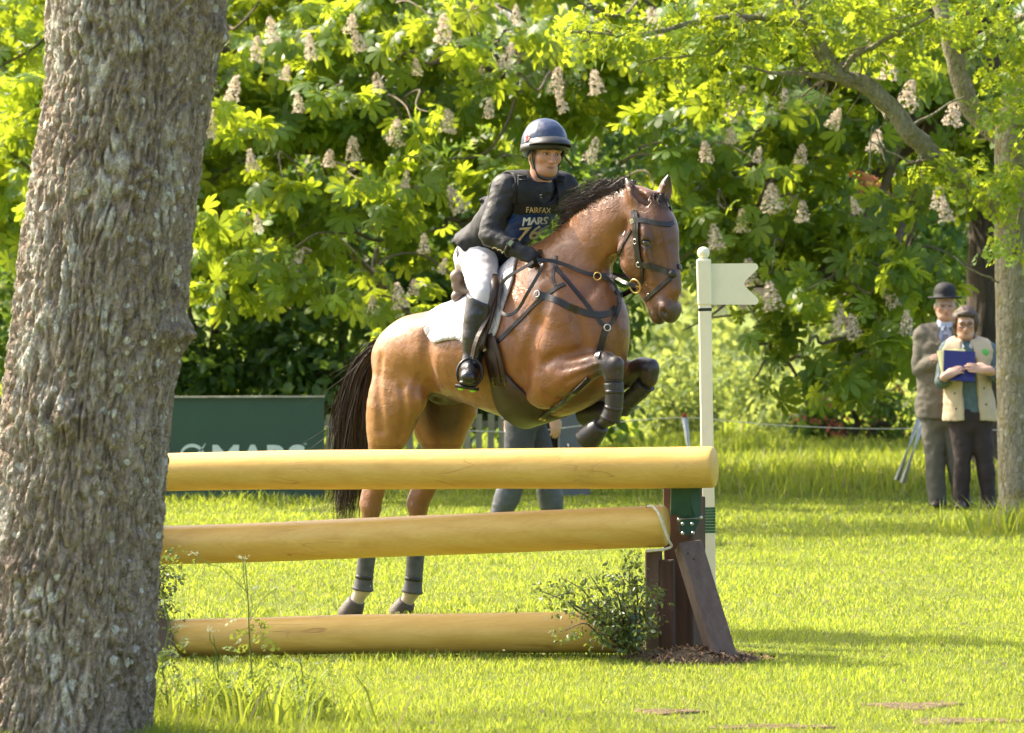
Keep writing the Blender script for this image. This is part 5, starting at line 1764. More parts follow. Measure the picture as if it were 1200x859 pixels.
def paint_horse(V):
    n = len(V)
    c = np.tile(np.array([0.24, 0.097, 0.029]), (n, 1))
    def blend(col, w):
        nonlocal c
        w = np.clip(w, 0, 1)[:, None]
        c = c*(1-w)+np.array(col)*w
    def near(p, r0, r1):
        d = np.linalg.norm(V-np.asarray(p), axis=1)
        return np.clip((r1-d)/(r1-r0), 0, 1)
    def along(a, b, r, soft=.02):
        a = np.asarray(a); b = np.asarray(b); ab = b-a
        t = np.clip((V-a)@ab/(ab@ab), 0, 1)
        d = np.linalg.norm(V-a-t[:, None]*ab, axis=1)
        return np.clip((r-d)/soft, 0, 1)
    nz = fbm(V*4.0, 4)
    fine = fbm(V*np.array([18, 18, 18]), 3)
    # golden flank and quarters, redder brown neck and shoulder, darker head
    blend((0.34, 0.158, 0.047), np.clip((0.85-V[:, 0])*1.4, 0, .8)*(V[:, 2] > 0.9))
    blend((0.135, 0.052, 0.018), np.clip((V[:, 0]-1.35)*1.6, 0, .75))
    blend((0.105, 0.042, 0.018), near(H(782, 300), .10, .30)*.9)
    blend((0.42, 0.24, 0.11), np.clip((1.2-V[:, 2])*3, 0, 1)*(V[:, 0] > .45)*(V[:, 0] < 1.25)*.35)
    blend((0.028, 0.017, 0.013), near(H(784, 372), .055, .125)*.92)
    blend((0.03, 0.016, 0.012), near(H(757.5, 284, -.085), .026, .055)*.85)
    for t, m, vv in (((734, 209), (743, 229), -.06), ((783, 206), (781, 222), .06)):
        blend((0.03, 0.018, 0.013), near(H(*t, vv), .03, .075)*.9)
    blend((0.55, 0.46, 0.36), near(H(779, 268, -.005), .008, .02)*.8)                   # star
    # black points: knees and below, hocks shade
    blk = (0.02, 0.014, 0.012)
    blend((0.07, 0.034, 0.02), along(H(698, 430, -.17), H(716, 430, -.165), .09, .05)*.75)
    blend(blk, along(H(717, 431, -.165), H(718, 487, -.165), .105, .04)); blend(blk, along(H(716, 488, -.165), H(700, 502, -.165), .08))
    blend((0.07, 0.034, 0.02), along(H(742, 437, .165), H(757, 433, .165), .09, .05)*.75)
    blend(blk, along(H(760, 434, .165), H(729, 476, .165), .105, .04)); blend(blk, along(H(727, 478, .165), H(708, 485, .165), .08))
    low = np.clip((0.66-V[:, 2])/.1, 0, 1)*(V[:, 0] < .6)
    blend((0.19, 0.085, 0.035), low*.5)
    dk = np.clip((0.5-V[:, 2]+nz*.08)/.08, 0, 1)*(V[:, 0] < .6)
    blend((0.04, 0.022, 0.016), dk*.9)
    wh = np.clip((0.23-V[:, 2]+nz*.03)/.02, 0, 1)*(V[:, 0] < .6)
    blend((0.55, 0.45, 0.38), wh)
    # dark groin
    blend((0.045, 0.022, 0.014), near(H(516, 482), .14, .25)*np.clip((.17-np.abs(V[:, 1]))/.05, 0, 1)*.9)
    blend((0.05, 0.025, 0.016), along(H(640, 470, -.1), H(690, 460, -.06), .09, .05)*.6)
    c = c*(1+0.10*nz[:, None]+0.05*fine[:, None])
    return np.clip(c, 0.004, 1)


hV, hQ = build_horse()
hW = h2w(hV)
HB = bvh_of(hW, hQ)                            # for laying tack on the animal
HORSE_BASE = Vector((HX0, HY0, 0.0))
horse = empty('horse', HORSE_BASE, 'bay horse with black tail jumping over the log fence, carrying the rider', 'horse')
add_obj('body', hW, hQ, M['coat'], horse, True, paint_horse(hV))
CAMP = Vector((0, 0, EYE))


def ray_px(bvh, px, py):
    d = (W(px, py, 20)-CAMP).normalized()
    hit = bvh.ray_cast(CAMP, d)
    return (hit[0], hit[1]) if hit[0] is not None else (None, None)


def on_surface(bvh, path, off=0.004, m=8):
    """pixel path laid on a body -> points, normals"""
    P, N = [], []
    for x, y in catmull(path, m):
        p, n = ray_px(bvh, x, y)
        if p is None: continue
        P.append(p+n*off); N.append(n)
    N = [(N[max(i-1, 0)]+N[i]*2+N[min(i+1, len(N)-1)]).normalized() for i in range(len(N))]
    return P, N


def ring_on(bvh, centre, axis, n=56, off=0.004, reach=0.8, a0=0.0, a1=360.0):
    """where a plane through a body meets its skin: points, normals round the ring"""
    d, a, b = frame_from(axis)
    P, N = [], []
    cnt = n if a1-a0 >= 360 else n+1
    for i in range(cnt):
        A = math.radians(a0+(a1-a0)*i/n)
        o = a*math.cos(A)+b*math.sin(A)
        h = bvh.ray_cast(Vector(centre)+o*reach, -o)
        if h[0] is None: continue
        nn = h[1]-d*h[1].dot(d)
        nn = nn.normalized() if nn.length > .1 else o
        P.append(h[0]+nn*off); N.append(nn)
    for _ in range(2):
        k = len(N)
        N = [(N[i-1]+N[i]*2+N[(i+1) % k]).normalized() for i in range(k)] if a1-a0 >= 360 else N
    return P, N


# eyes
for sg in (-1, 1):
    p_ = H(758, 284.5, -.0745); p_[1] *= -sg
    c = h2w(p_)[0]
    V, F = sphere_mesh(c, .0245, 16, 12)
    add_obj('eye', V, F, M['eye_dark'], horse)

# hooves: front ones in rubber over-reach boots, hind ones bare
def hoof_shape(top, toe, axis_side, r0, r1, name, mat, ridges=0):
    top = Vector(h2w(top)[0]); toe = Vector(h2w(toe)[0])
    d = (toe-top)
    V = []; F = []; n = 28
    dd, a, b = frame_from(d, hdir(axis_side))
    prof = [(0, r0*.86), (.06, r0), (.3, r0+(r1-r0)*.35), (.62, r0+(r1-r0)*.75), (.9, r1), (.97, r1*.97), (1.0, r1*.84), (1.0, r1*.4)]
    for t, r in prof:
        for k in range(n):
            A = 2*math.pi*k/n
            rr = r*(1+(.05 if (ridges and .05 < t < .9 and k % 2) else 0))
            V.append(top+d*t+a*(math.cos(A)*rr)+b*(math.sin(A)*rr*1.08))
    for i in range(len(prof)-1):
        for k in range(n):
            F.append([i*n+k, i*n+(k+1) % n, (i+1)*n+(k+1) % n, (i+1)*n+k])
    F.append(list(range(n))[::-1]); F.append([(len(prof)-1)*n+k for k in range(n)])
    return add_obj(name, V, F, mat, horse)


M['hoof'] = plain('dusty hoof horn', (0.085, 0.065, 0.055), 0.6, 0.4, 30, 60, 0.5, 0.005, stretch=(1, 1, 5))
hoof_shape(H(705, 498, -.165), H(690, 514, -.165)+[-.02, 0, -.01], (0, 1, 0), .045, .066, 'hoof', M['rubber'])
hoof_shape(H(714, 483, .165), H(690, 484, .165)+[-.03, 0, .0], (0, 1, 0), .05, .07, 'hoof', M['rubber'], 1)
hoof_shape(H(418, 703, -.16), H(412, 723, -.16)+[-.02, 0, 0], (0, 1, 0), .045, .062, 'hoof', M['hoof'])
hoof_shape(H(477, 704, .165), H(471, 722, .165)+[-.02, 0, 0], (0, 1, 0), .045, .062, 'hoof', M['hoof'])

# leg boots: shells round the cannon bones
def leg_boot(path, radii, mat, ribs=0, name='leg_boot'):
    P = catmull(np.column_stack([np.array(path), radii]), 6)
    pts = h2w(P[:, :3]); r = P[:, 3].copy()
    r[0] += .004; r[-1] += .004
    V, F = tube(pts, r, 18, False)
    V2, F2 = tube(pts, r-.006, 18, False)
    mb = MB(); mb.add(V, F); n = len(V); mb.add(V2, [f[::-1] for f in F2])
    m = len(pts)
    for e in (0, (m-1)*18):
        for k in range(18):
            j = (k+1) % 18
            mb.F.append([e+k, n+e+k, n+e+j, e+j] if e == 0 else [e+k, e+j, n+e+j, n+e+k])
    o = mb.obj(name, mat, horse)
    if ribs:
        for i in range(ribs):
            t = (i+.7)/(ribs+.4)
            c = Vector(pts[int(t*(m-1))]); ax = Vector(pts[min(int(t*(m-1))+1, m-1)])-Vector(pts[max(int(t*(m-1))-1, 0)])
            rr = r[int(t*(m-1))]-.0005
            ring = []
            nn = []
            d, a, b = frame_from(ax)
            for k in range(24):
                A = 2*math.pi*k/24
                ring.append(c+(a*math.cos(A)+b*math.sin(A))*rr); nn.append(a*math.cos(A)+b*math.sin(A))
            V, F = ribbon(ring, nn, .02, .0016, True)
            add_obj('boot_strap', V, F, M['black_leather'], o)
    return o


leg_boot([H(719, 446, -.165), H(720, 462, -.165), H(719, 478, -.165), H(715, 491, -.165)], [.05, .047, .045, .05], M['rubber'], 2)
leg_boot([H(757, 449, .165), H(748, 459, .165), H(737, 469, .165), H(728, 478, .165)], [.049, .046, .045, .05], M['rubber'], 2)
leg_boot([H(432, 622, -.16), H(430, 650, -.16), H(427, 676, -.16), H(425, 691, -.16)], [.05, .047, .046, .054], M['dusty_boot'], 2)
leg_boot([H(488, 622, .165), H(487, 650, .165), H(485, 678, .165), H(483, 694, .165)], [.05, .047, .046, .054], M['dusty_boot'], 2)


# hair: tail, mane, forelock as many fine tapered strands
def strands(name, roots, paths_fn, count, width, parent, mat, seed, seg=9):
    r = np.random.default_rng(seed)
    Vs = []; Fs = []; Cs = []; nv = 0
    for i in range(count):
        P = paths_fn(r, i/count)
        P = catmull(P, 4)
        m = len(P)
        t = np.gradient(P, axis=0)
        t /= np.linalg.norm(t, axis=1)[:, None]+1e-9
        view = P-np.array([0, 0, EYE]); view /= np.linalg.norm(view, axis=1)[:, None]
        rd = r.normal(size=3)*.7
        s = np.cross(t, view+rd); s /= np.linalg.norm(s, axis=1)[:, None]+1e-9
        w = (width*r.uniform(.6, 1.4))*np.clip(1.05-np.linspace(0, 1, m)**2, .08, 1)[:, None]/2
        Vs.append(np.stack([P-s*w, P+s*w], 1).reshape(-1, 3))
        f = np.array([[2*j, 2*j+1, 2*j+3, 2*j+2] for j in range(m-1)])+nv
        Fs.append(f); nv += 2*m
        tone = r.beta(1.3, 4)
        Cs.append(np.repeat(np.clip(tone+np.linspace(0, .35, m)*r.uniform(0, 1), 0, 1), 2)[:, None]*np.ones(3))
    return add_obj(name, np.vstack(Vs), np.vstack(Fs), mat, parent, True, np.vstack(Cs))


def tail_path(r, q):
    g = r.normal(size=(2,))*.5
    keys = [((462, 396), .0, .02), ((444, 408), .0, .036), ((426, 440), .0, .062), ((415, 490), .0, .08), ((411, 540), .0, .08), ((406, 585), 0, .07), ((404, 612), 0, .065)]
    L = r.uniform(.62, 1.0) if r.random() < .75 else r.uniform(.35, .7)
    pts = []
    n = max(3, int(len(keys)*L+.5))
    for i, (p, v, sp) in enumerate(keys[:n]):
        b = H(p[0], p[1], 0)
        sp2 = sp*(1+.25*(i > 4))
        pts.append(b+np.array([g[0]*sp2+.02*math.sin(i*1.3+q*40), g[1]*sp2+.03*math.sin(i+q*23)*r.random(), r.normal()*.012]))
    if r.random() < .10: pts[-1] = pts[-1]+np.array([-.25*r.random(), .05*r.normal(), -.02+.1*r.random()])
    return h2w(pts)


strands('tail', None, tail_path, 2600, .0042, horse, M['horse_hair'], 5)


def mane_path(r, q):
    t = r.random()
    x = 668+(744-668)*t; crest = np.interp(x, [640, 673, 697, 720, 745], [300, 270, 250, 238, 228])
    b = H(x, crest+3, r.normal()*.012)
    lift = r.uniform(.04, .15)*np.interp(t, [0, .2, .6, 1], [.45, .9, 1.0, .6])
    back = r.uniform(.04, .15)*(.55+.45*min(1, t*2.5))*(1-.25*t)
    side = r.normal()*.05+.01
    w1, w2 = r.normal()*.015, r.normal()*.02
    a = b+np.array([-back*.2, side*.3, lift*.55]); c = b+np.array([-back*.65+w1, side*.8, lift*.95+w1]); e = b+np.array([-back*1.3, side*1.5+w2, lift*.8+w2])
    return h2w([b, a, c, e])


strands('mane', None, mane_path, 2300, .0034, horse, M['horse_hair'], 6)


def forelock_path(r, q):
    b = H(764+r.uniform(-6, 8), 233, r.normal()*.02)
    return h2w([b, b+np.array([.02, r.normal()*.012, .03*r.random()]), b+np.array([.045, r.normal()*.03, -.02]), b+np.array([.06, r.normal()*.04, -.05-.05*r.random()])])


strands('forelock', None, forelock_path, 120, .005, horse, M['horse_hair'], 8)
# ------------------------------------------------------------------ tack laid on the horse
def strap_px(path, width, mat, parent, name, thick=.004, off=.003, m=8):
    P, N = on_surface(HB, path, off, m)
    V, F = ribbon(P, N, width, thick)
    return add_obj(name, V, F, mat, parent, False)


def strap_ring(c, axis, width, mat, parent, name, thick=.004, off=.003, a0=0, a1=360, reach=.8, n=56):
    P, N = ring_on(HB, c, axis, n, off, reach, a0, a1)
    V, F = ribbon(P, N, width, thick, a1-a0 >= 360)
    return add_obj(name, V, F, mat, parent, False)


HL = Vector(h2w([[0, 1, 0]])[0])-Vector(h2w([[0, 0, 0]])[0])      # the horse's left in the place
def hw(*a): return Vector(h2w(H(*a))[0])


# saddle pad: a sheet lying over the back
def pad_sheet():
    V = []; F = []
    nu, nv = 40, 44
    ctrl = [(548, 350), (565, 343), (590, 331), (615, 317), (641, 301)]
    top = catmull([H(*c) for c in ctrl], 12)
    us = np.linspace(0, 1, nu+1)
    spine = np.array([np.interp(us, np.linspace(0, 1, len(top)), top[:, i]) for i in range(3)]).T
    ax = spine[-1]-spine[0]; ax /= np.linalg.norm(ax)
    # depth of the panel along each station (short behind, full under the flap)
    drop = np.interp(us, [0, .05, .26, .46, .60, .72, .86, 1], [.36, .395, .43, .46, .56, .58, .50, .26])
    for i in range(nu+1):
        c = spine[i]-np.array([0, 0, .3])
        # move down the skin by casting rays round the barrel axis and measuring arc length
        ring = []
        for sgn in (-1, 1):
            arc = 0; prev = None; pts = []
            for k in range(0, 90):
                A = math.radians(k*1.6)
                o = np.array([0, sgn*math.sin(A), math.cos(A)])
                o = o-ax*(o@ax); o /= np.linalg.norm(o)
                ow = hdir(o); cw = Vector(h2w(c)[0])
                hit = HB.ray_cast(cw+ow*.9, -ow)
                if hit[0] is None: break
                p = hit[0]+hit[1]*.016
                if prev is not None: arc += (p-prev).length
                prev = p
                pts.append((arc, p))
            arcs = [a for a, _ in pts]
            want = np.linspace(0, drop[i], nv//2+1)
            row = []
            for wv in want:
                row.append([np.interp(wv, arcs, [q[j] for _, q in pts]) for j in range(3)])
            ring.append(row)
        full = ring[0][::-1]+ring[1][1:]
        V.append(full)
    V = np.array(V); m = V.shape[1]
    V[1:-1] = (V[:-2]+2*V[1:-1]+V[2:])/4
    flat = V.reshape(-1, 3)
    for i in range(nu):
        for j in range(m-1):
            F.append([i*m+j, i*m+j+1, (i+1)*m+j+1, (i+1)*m+j])
    return flat, F, V


pV, pF, pgrid = pad_sheet()
def quilt_mat():
    m, nt, b = new_mat('quilted white cotton')
    b.inputs['Base Color'].default_value = (0.53, 0.52, 0.54, 1); b.inputs['Roughness'].default_value = 0.8
    hs = []
    for rot in (.7, -.7):
        mp = nt.nodes.new('ShaderNodeMapping'); mp.inputs['Rotation'].default_value = (0, rot, .75)
        nt.links.new(pos_node(nt), mp.inputs['Vector'])
        w = nt.nodes.new('ShaderNodeTexWave'); w.inputs['Scale'].default_value = 9; nt.links.new(mp.outputs[0], w.inputs['Vector'])
        hs.append(ramp(nt, w.outputs['Fac'], [(0.0, 0.0), (0.25, 1.0)]))
    n = noise_node(nt, 14, 4, .6, pos_node(nt))
    nt.links.new(mixc(nt, n.outputs['Fac'], (0.46, 0.45, 0.46), (0.58, 0.57, 0.6)), b.inputs['Base Color'])
    bump(nt, b, mixc(nt, 1.0, hs[0], hs[1], 'MULTIPLY'), 0.6, 0.006)
    return m


M['quilt'] = quilt_mat()
saddle_pad = top_obj('saddle_pad', pV, pF, M['quilt'], 'white quilted saddle pad lying on the bay horse under the saddle', 'saddle pad')
md = saddle_pad.modifiers.new('thickness', 'SOLIDIFY'); md.thickness = .012; md.offset = 1.0
# grey embroidery near its rear corner
PB = bvh_of(pV, pF)


def decal(bvh, V2, F, quad, name, mat, parent, off=.002):
    """flat print (unit square) mapped on a pixel quad (tl, tr, br, bl) and laid on a surface"""
    tl, tr, br, bl = [np.array(q, float) for q in quad]
    P = []; ok = True
    last = None
    for x, y in V2:
        p2 = (tl*(1-x)+tr*x)*y+(bl*(1-x)+br*x)*(1-y)
        p, n = ray_px(bvh, *p2)
        if p is None:
            if last is None: p, n = W(p2[0], p2[1], 21.5), Vector((0, -1, 0))
            else: p, n = last
        last = (p, n)
        P.append(p+n*off-(p-CAMP).normalized()*.002)
    return add_obj(name, P, F, mat, parent, False)


mb_ = MB()                                       # small unreadable script, as stitched strokes
for i in range(13):
    x0 = 510+i*2.05; y0 = 392-i*.42
    for (xa, ya, xb, yb) in ((0, 0, .9, -5+(i % 3)), (.9, -5+(i % 3), 1.6, -.5)):
        p, n = ray_px(PB, x0+xa, y0+ya); q, n2 = ray_px(PB, x0+xb, y0+yb)
        if p is None or q is None: continue
        mb_.add(*box_between(p+n*.0195, q+n2*.0195, .004, .004, n))
mb_.obj('embroidery', M['grey_print'], saddle_pad, False)
sc_ = MB()
for a in range(0, 300, 12):
    A = math.radians(a); r_ = 3.5+a*.012
    p, n = ray_px(PB, 524+r_*math.cos(A), 377+r_*math.sin(A)*1.1)
    if p is None: continue
    t_, s_, b_ = frame_from(n)
    q = p+n*.0205
    sc_.add([q+s_*.006, q+b_*.006, q-s_*.006, q-b_*.006], [[0, 1, 2, 3]])
sc_.obj('embroidery', M['grey_print'], saddle_pad, False)

# saddle: seat with rolled cantle, flaps, knee blocks, girth, stirrups
SADDLE_BASE = hw(580, 345)
saddle = empty('saddle', SADDLE_BASE, 'dark brown jumping saddle with padded cantle between rider and white pad', 'saddle')


def saddle_solid():
    lo = H(520, 420)+[-.1, -.45, -.3]; hi = H(640, 300)+[.1, .45, .2]
    S = Solid(lo, hi, .009)
    S.tube([H(557, 333), H(568, 342), H(585, 338), H(605, 324), H(618, 312)], [.035, .04, .04, .04, .04], [.16, .15, .12, .09, .055], (0, 1, 0), k=.02)
    for dz, rr in ((0, .03), (.055, .028), (.10, .036)):
        S.tube([H(562, 343)+[-.02, -.15, dz-.02], H(562, 343)+[-.055, -.07, dz], H(562, 343)+[-.06, 0, dz+.005], H(562, 343)+[-.055, .07, dz], H(562, 343)+[-.02, .15, dz-.02]], [rr]*5, k=.006)
    S.ell(H(617, 311), (.05, .06, .05), k=.03)
    V, Q = S.mesh()
    return relax(V, Q, 1), Q


sV, sQ = saddle_solid()
add_obj('seat', h2w(sV), sQ, M['grey_leather'], saddle)


def flap(sg):
    """leather flap hanging over the pad"""
    V = []; F = []
    rows = 14; cols = 10
    for i in range(rows+1):
        t = i/rows
        a = catmull([H(553, 350, -.22), H(556, 385, -.3), H(560, 415, -.3)], 7)[i]
        b = catmull([H(590, 328, -.15), H(582, 360, -.27), H(571, 408, -.3)], 7)[i]
        for j in range(cols+1):
            s = j/cols
            p = a*(1-s)+b*s
            # push outwards on the horse's side
            o = Vector(h2w(np.array([p[0], sg*.9, p[2]]))[0]); d = Vector(h2w(np.array([p[0], 0, p[2]]))[0])-o
            hit = HB.ray_cast(o, d.normalized())
            q = hit[0]+hit[1]*.036 if hit[0] is not None else o+d*.7
            V.append(q)
    for i in range(rows):
        for j in range(cols):
            F.append([i*(cols+1)+j, i*(cols+1)+j+1, (i+1)*(cols+1)+j+1, (i+1)*(cols+1)+j])
    o = add_obj('flap', V, F, M['brown_leather'], saddle)
    m = o.modifiers.new('thickness', 'SOLIDIFY'); m.thickness = .012
    return o


for sg in (-1, 1): flap(sg)
for sg in (-1, 1):      # knee block roll
    P = []
    for px, py in ((583, 330), (588, 344), (582, 362), (574, 382)):
        p = H(px, py, 0)
        p, n = ray_px(HB, px, py)
        if sg > 0:
            q = p
        P.append(p+n*.05)
    if sg > 0:
        L = [(Vector(p)-HORSE_BASE) for p in P]
        P = [HORSE_BASE+(l-HL*(2*l.dot(HL))) for l in L]
    Pc = [Vector(p) for p in catmull([list(p) for p in P], 5)]
    V, F = tube(Pc, list(np.interp(np.linspace(0, 1, len(Pc)), [0, .15, .45, .8, 1], [.02, .045, .036, .018, .008])), 12)
    add_obj('knee_block', V, F, M['brown_leather'], saddle)

# girth: band round the barrel, broadening to a belly guard
gP, gN = [], []
g_top = H(577, 392, -.28); g_bot = H(640, 492, 0)
gax = np.array([g_bot[2]-g_top[2], 0, -(g_bot[0]-g_top[0])]); gax /= np.linalg.norm(gax)
P, N = ring_on(HB, h2w((H(603, 327)*.45+H(636, 491)*.55))[0], hdir(gax), 120, .006, .9)
keep = [i for i in range(len(P)) if (P[i].z < 1.47)]
# order them from the near side down and up the far side
st = next(i for i in range(len(keep)) if (keep[i]-keep[i-1]) % len(P) != 1) if any((keep[i]-keep[i-1]) % len(P) != 1 for i in range(len(keep))) else 0
keep = keep[st:]+keep[:st]
gp = [P[i] for i in keep]; gn = [N[i] for i in keep]
zz = [p.z for p in gp]
wd = [float(np.interp(z, [1.03, 1.12, 1.22, 1.30, 1.47], [.25, .25, .15, .085, .08])) for z in zz]
V, F = ribbon(gp, gn, wd, .012)
girth = add_obj('girth', V, F, M['brown_leather'], saddle)
for (x, y) in ((587, 446),):
    p, n = ray_px(HB, x, y)
    d, a, b = frame_from(n)
    mb = MB()
    for sx in (-1, 1):
        V, F = tube([p+n*.02+a*(.034*sx)+b*.022, p+n*.02+a*(.034*sx)-b*.022], .004, 6); mb.add(V, F)
        V, F = tube([p+n*.02-a*.034+b*(.022*sx), p+n*.02+a*.034+b*(.022*sx)], .004, 6); mb.add(V, F)
    mb.obj('buckle', M['brass'], girth)
for path in ([(577, 395), (583, 420), (588, 446)], [(581, 395), (588, 420), (594, 446)]):
    strap_px(path, .024, M['brown_leather'], saddle, 'billet_strap', .006, .02)

# breastplate
breast = empty('breastplate', hw(700, 400), 'black leather breastplate across the horse chest with strap between the forelegs', 'breastplate')
strap_px([(576, 408), (594, 390), (612, 372), (632, 352), (652, 338), (662, 333)], .022, M['black_leather'], breast, 'shoulder_strap')
strap_px([(631, 345), (650, 351), (670, 361), (688, 367), (702, 369), (714, 367), (721, 361)], .034, M['black_leather'], breast, 'chest_strap', .006)
strap_px([(645, 303), (655, 318), (672, 338), (690, 360), (704, 378), (711, 384)], .02, M['black_leather'], breast, 'shoulder_strap')
strap_px([(726, 345), (725, 360), (719, 375), (711, 385)], .02, M['black_leather'], breast, 'shoulder_strap')
strap_px([(711, 383), (707, 395), (703, 410), (700, 420)], .032, M['black_leather'], breast, 'centre_strap', .006)
strap_px([(690, 442), (672, 458), (655, 472), (636, 487)], .026, M['black_leather'], breast, 'centre_strap', .006, .012)
for x, y in ((631, 345), (711, 384), (636, 489)):
    p, n = ray_px(HB, x, y)
    V, F = torus(p+n*.012, n, .016, .004, 16, 6)
    add_obj('ring', V, F, M['steel'] if x != 636 else M['brass'], breast)

# bridle
bridle = empty('bridle', hw(768, 300), 'black leather bridle with grackle noseband, ring bit and reins on the horse head', 'bridle')
hax = Vector(hw(786, 362)-hw(757, 240)).normalized()
hz = hax
strap_px([(742, 247), (744, 262), (745, 282), (748, 304), (750, 314)], .026, M['black_leather'], bridle, 'cheek_strap', .005)
strap_px([(746, 247), (748, 264), (748, 282), (750, 300), (753, 318), (752, 332)], .016, M['black_leather'], bridle, 'cheek_strap', .004, .006)
strap_px([(740, 270), (733, 282), (726, 296), (724, 305)], .016, M['black_leather'], bridle, 'throat_strap')
strap_px([(741, 257), (758, 259), (772, 262), (783, 263), (788, 261)], .026, M['black_leather'], bridle, 'browband', .007)
strap_px([(749, 309), (762, 312), (775, 316), (785, 320), (790, 322)], .03, M['black_leather'], bridle, 'noseband', .006)
strap_px([(790, 322), (782, 329), (772, 338), (763, 346), (757, 352)], .022, M['black_leather'], bridle, 'noseband', .005, .006)
p, n = ray_px(HB, 788, 321)
V, F = sphere_mesh(p+n*.008, .022, 14, 8); add_obj('nose_pad', V, F, M['black_leather'], bridle)
p, n = ray_px(HB, 742, 259)
V, F = box_between(p+n*.004-hax*.012, p+n*.004+hax*.012, .03, .012, n); add_obj('keeper', V, F, M['steel'], bridle, False)
for x, y in ((749, 310), (761, 347), (745, 283), (733, 274)):
    p, n = ray_px(HB, x, y)
    V, F = torus(p+n*.007, n, .012, .003, 12, 6); add_obj('buckle', V, F, M['steel'], bridle)
# headpiece behind the ears (ring round the poll) and rings completing the straps on the far side
c = hw(757, 262)
P, N = ring_on(HB, hw(752, 256), hax.cross(HL).normalized().cross(HL)*-1 if False else (hax*1.0), 64, .004, .5)
mid = c
far = [i for i in range(len(P)) if (P[i]-c).dot(HL) > .02]
if far:
    # contiguous run on the far side
    brk = next((k for k in range(len(far)) if (far[k]-far[k-1]) % len(P) != 1), 0)
    far = far[brk:]+far[:brk]
    V, F = ribbon([P[i] for i in far], [N[i] for i in far], .024, .005); add_obj('headpiece', V, F, M['black_leather'], bridle, False)
P, N = ring_on(HB, hw(771, 322), hax, 64, .004, .4)
far = [i for i in range(len(P)) if (P[i]-hw(771, 322)).dot(HL) > -.005]
brk = next((k for k in range(len(far)) if (far[k]-far[k-1]) % len(P) != 1), 0)
far = far[brk:]+far[:brk]
V, F = ribbon([P[i] for i in far], [N[i] for i in far], .026, .005); add_obj('noseband', V, F, M['black_leather'], bridle, False)
# bit rings
bp, bn = ray_px(HB, 749, 334)
bit = bp+bn*.03
V, F = torus(bit, bn, .034, .005, 24, 8); add_obj('bit_ring', V, F, M['brass'], bridle)
V, F = tube([bit, hw(762, 341)], .008, 8); add_obj('mouthpiece', V, F, M['brass'], bridle)
bit_far = HORSE_BASE+((bit-HORSE_BASE)-HL*(2*(bit-HORSE_BASE).dot(HL)))
V, F = torus(bit_far, bn-HL*(2*bn.dot(HL)), .034, .005, 24, 8); add_obj('bit_ring', V, F, M['brass'], bridle)


# reins: from the bit to the hands, hanging clear of the neck
def off_body(px, py, off): 
    p, n = ray_px(HB, px, py)
    if p is None: return hw(px, py, -.09)
    return p+n*off


def rein(pts, width, name):
    P = [Vector(p) for p in catmull([list(p) for p in pts], 8)]
    N = [Vector((-.25, -.9, .3)).normalized()]*len(P)
    V, F = ribbon(P, N, width, .004); return add_obj(name, V, F, M['black_leather'], bridle, False)


HAND_R = hw(625, 300, -.23)
HAND_L = hw(650, 288, .07)
rein([bit, off_body(732, 331, .03), off_body(712, 326, .03), off_body(690, 322, .02), off_body(668, 314, .02), off_body(650, 310, .03), HAND_R+Vector((.02, -.02, -.02))], .019, 'rein')
rein([off_body(703, 326, .03), off_body(716, 334, .02), off_body(722, 345, .015), off_body(724, 356, .02)], .014, 'rein_fork')
rein([HAND_R+Vector((.03, 0, -.03)), off_body(640, 322, .05), off_body(628, 345, .05), off_body(612, 366, .04), off_body(600, 372, .05), off_body(593, 366, .05), off_body(594, 352, .06), off_body(606, 335, .08), HAND_R+Vector((.0, -.03, -.03))], .017, 'rein')
p0 = off_body(697, 324, .034)
V, F = torus(p0, (-.3, -.9, .1), .019, .0035, 18, 6); add_obj('martingale_ring', V, F, M['brass'], bridle)
far_pts = [bit_far, hw(738, 325, .16), hw(700, 318, .17), hw(668, 305, .12), HAND_L]
rein(far_pts, .019, 'rein')
loop = [HAND_R+Vector((.03, .02, 0)), hw(634, 289, -.08), hw(641, 281, -.02), hw(651, 284, .03), HAND_L]
rein(loop, .02, 'rein')
strap_px([(652, 300), (650, 312), (648, 325), (651, 335)], .014, M['black_leather'], breast, 'neck_strap')
# ------------------------------------------------------------------ people
def nv(v): v = np.asarray(v, float); return v/(np.linalg.norm(v)+1e-9)


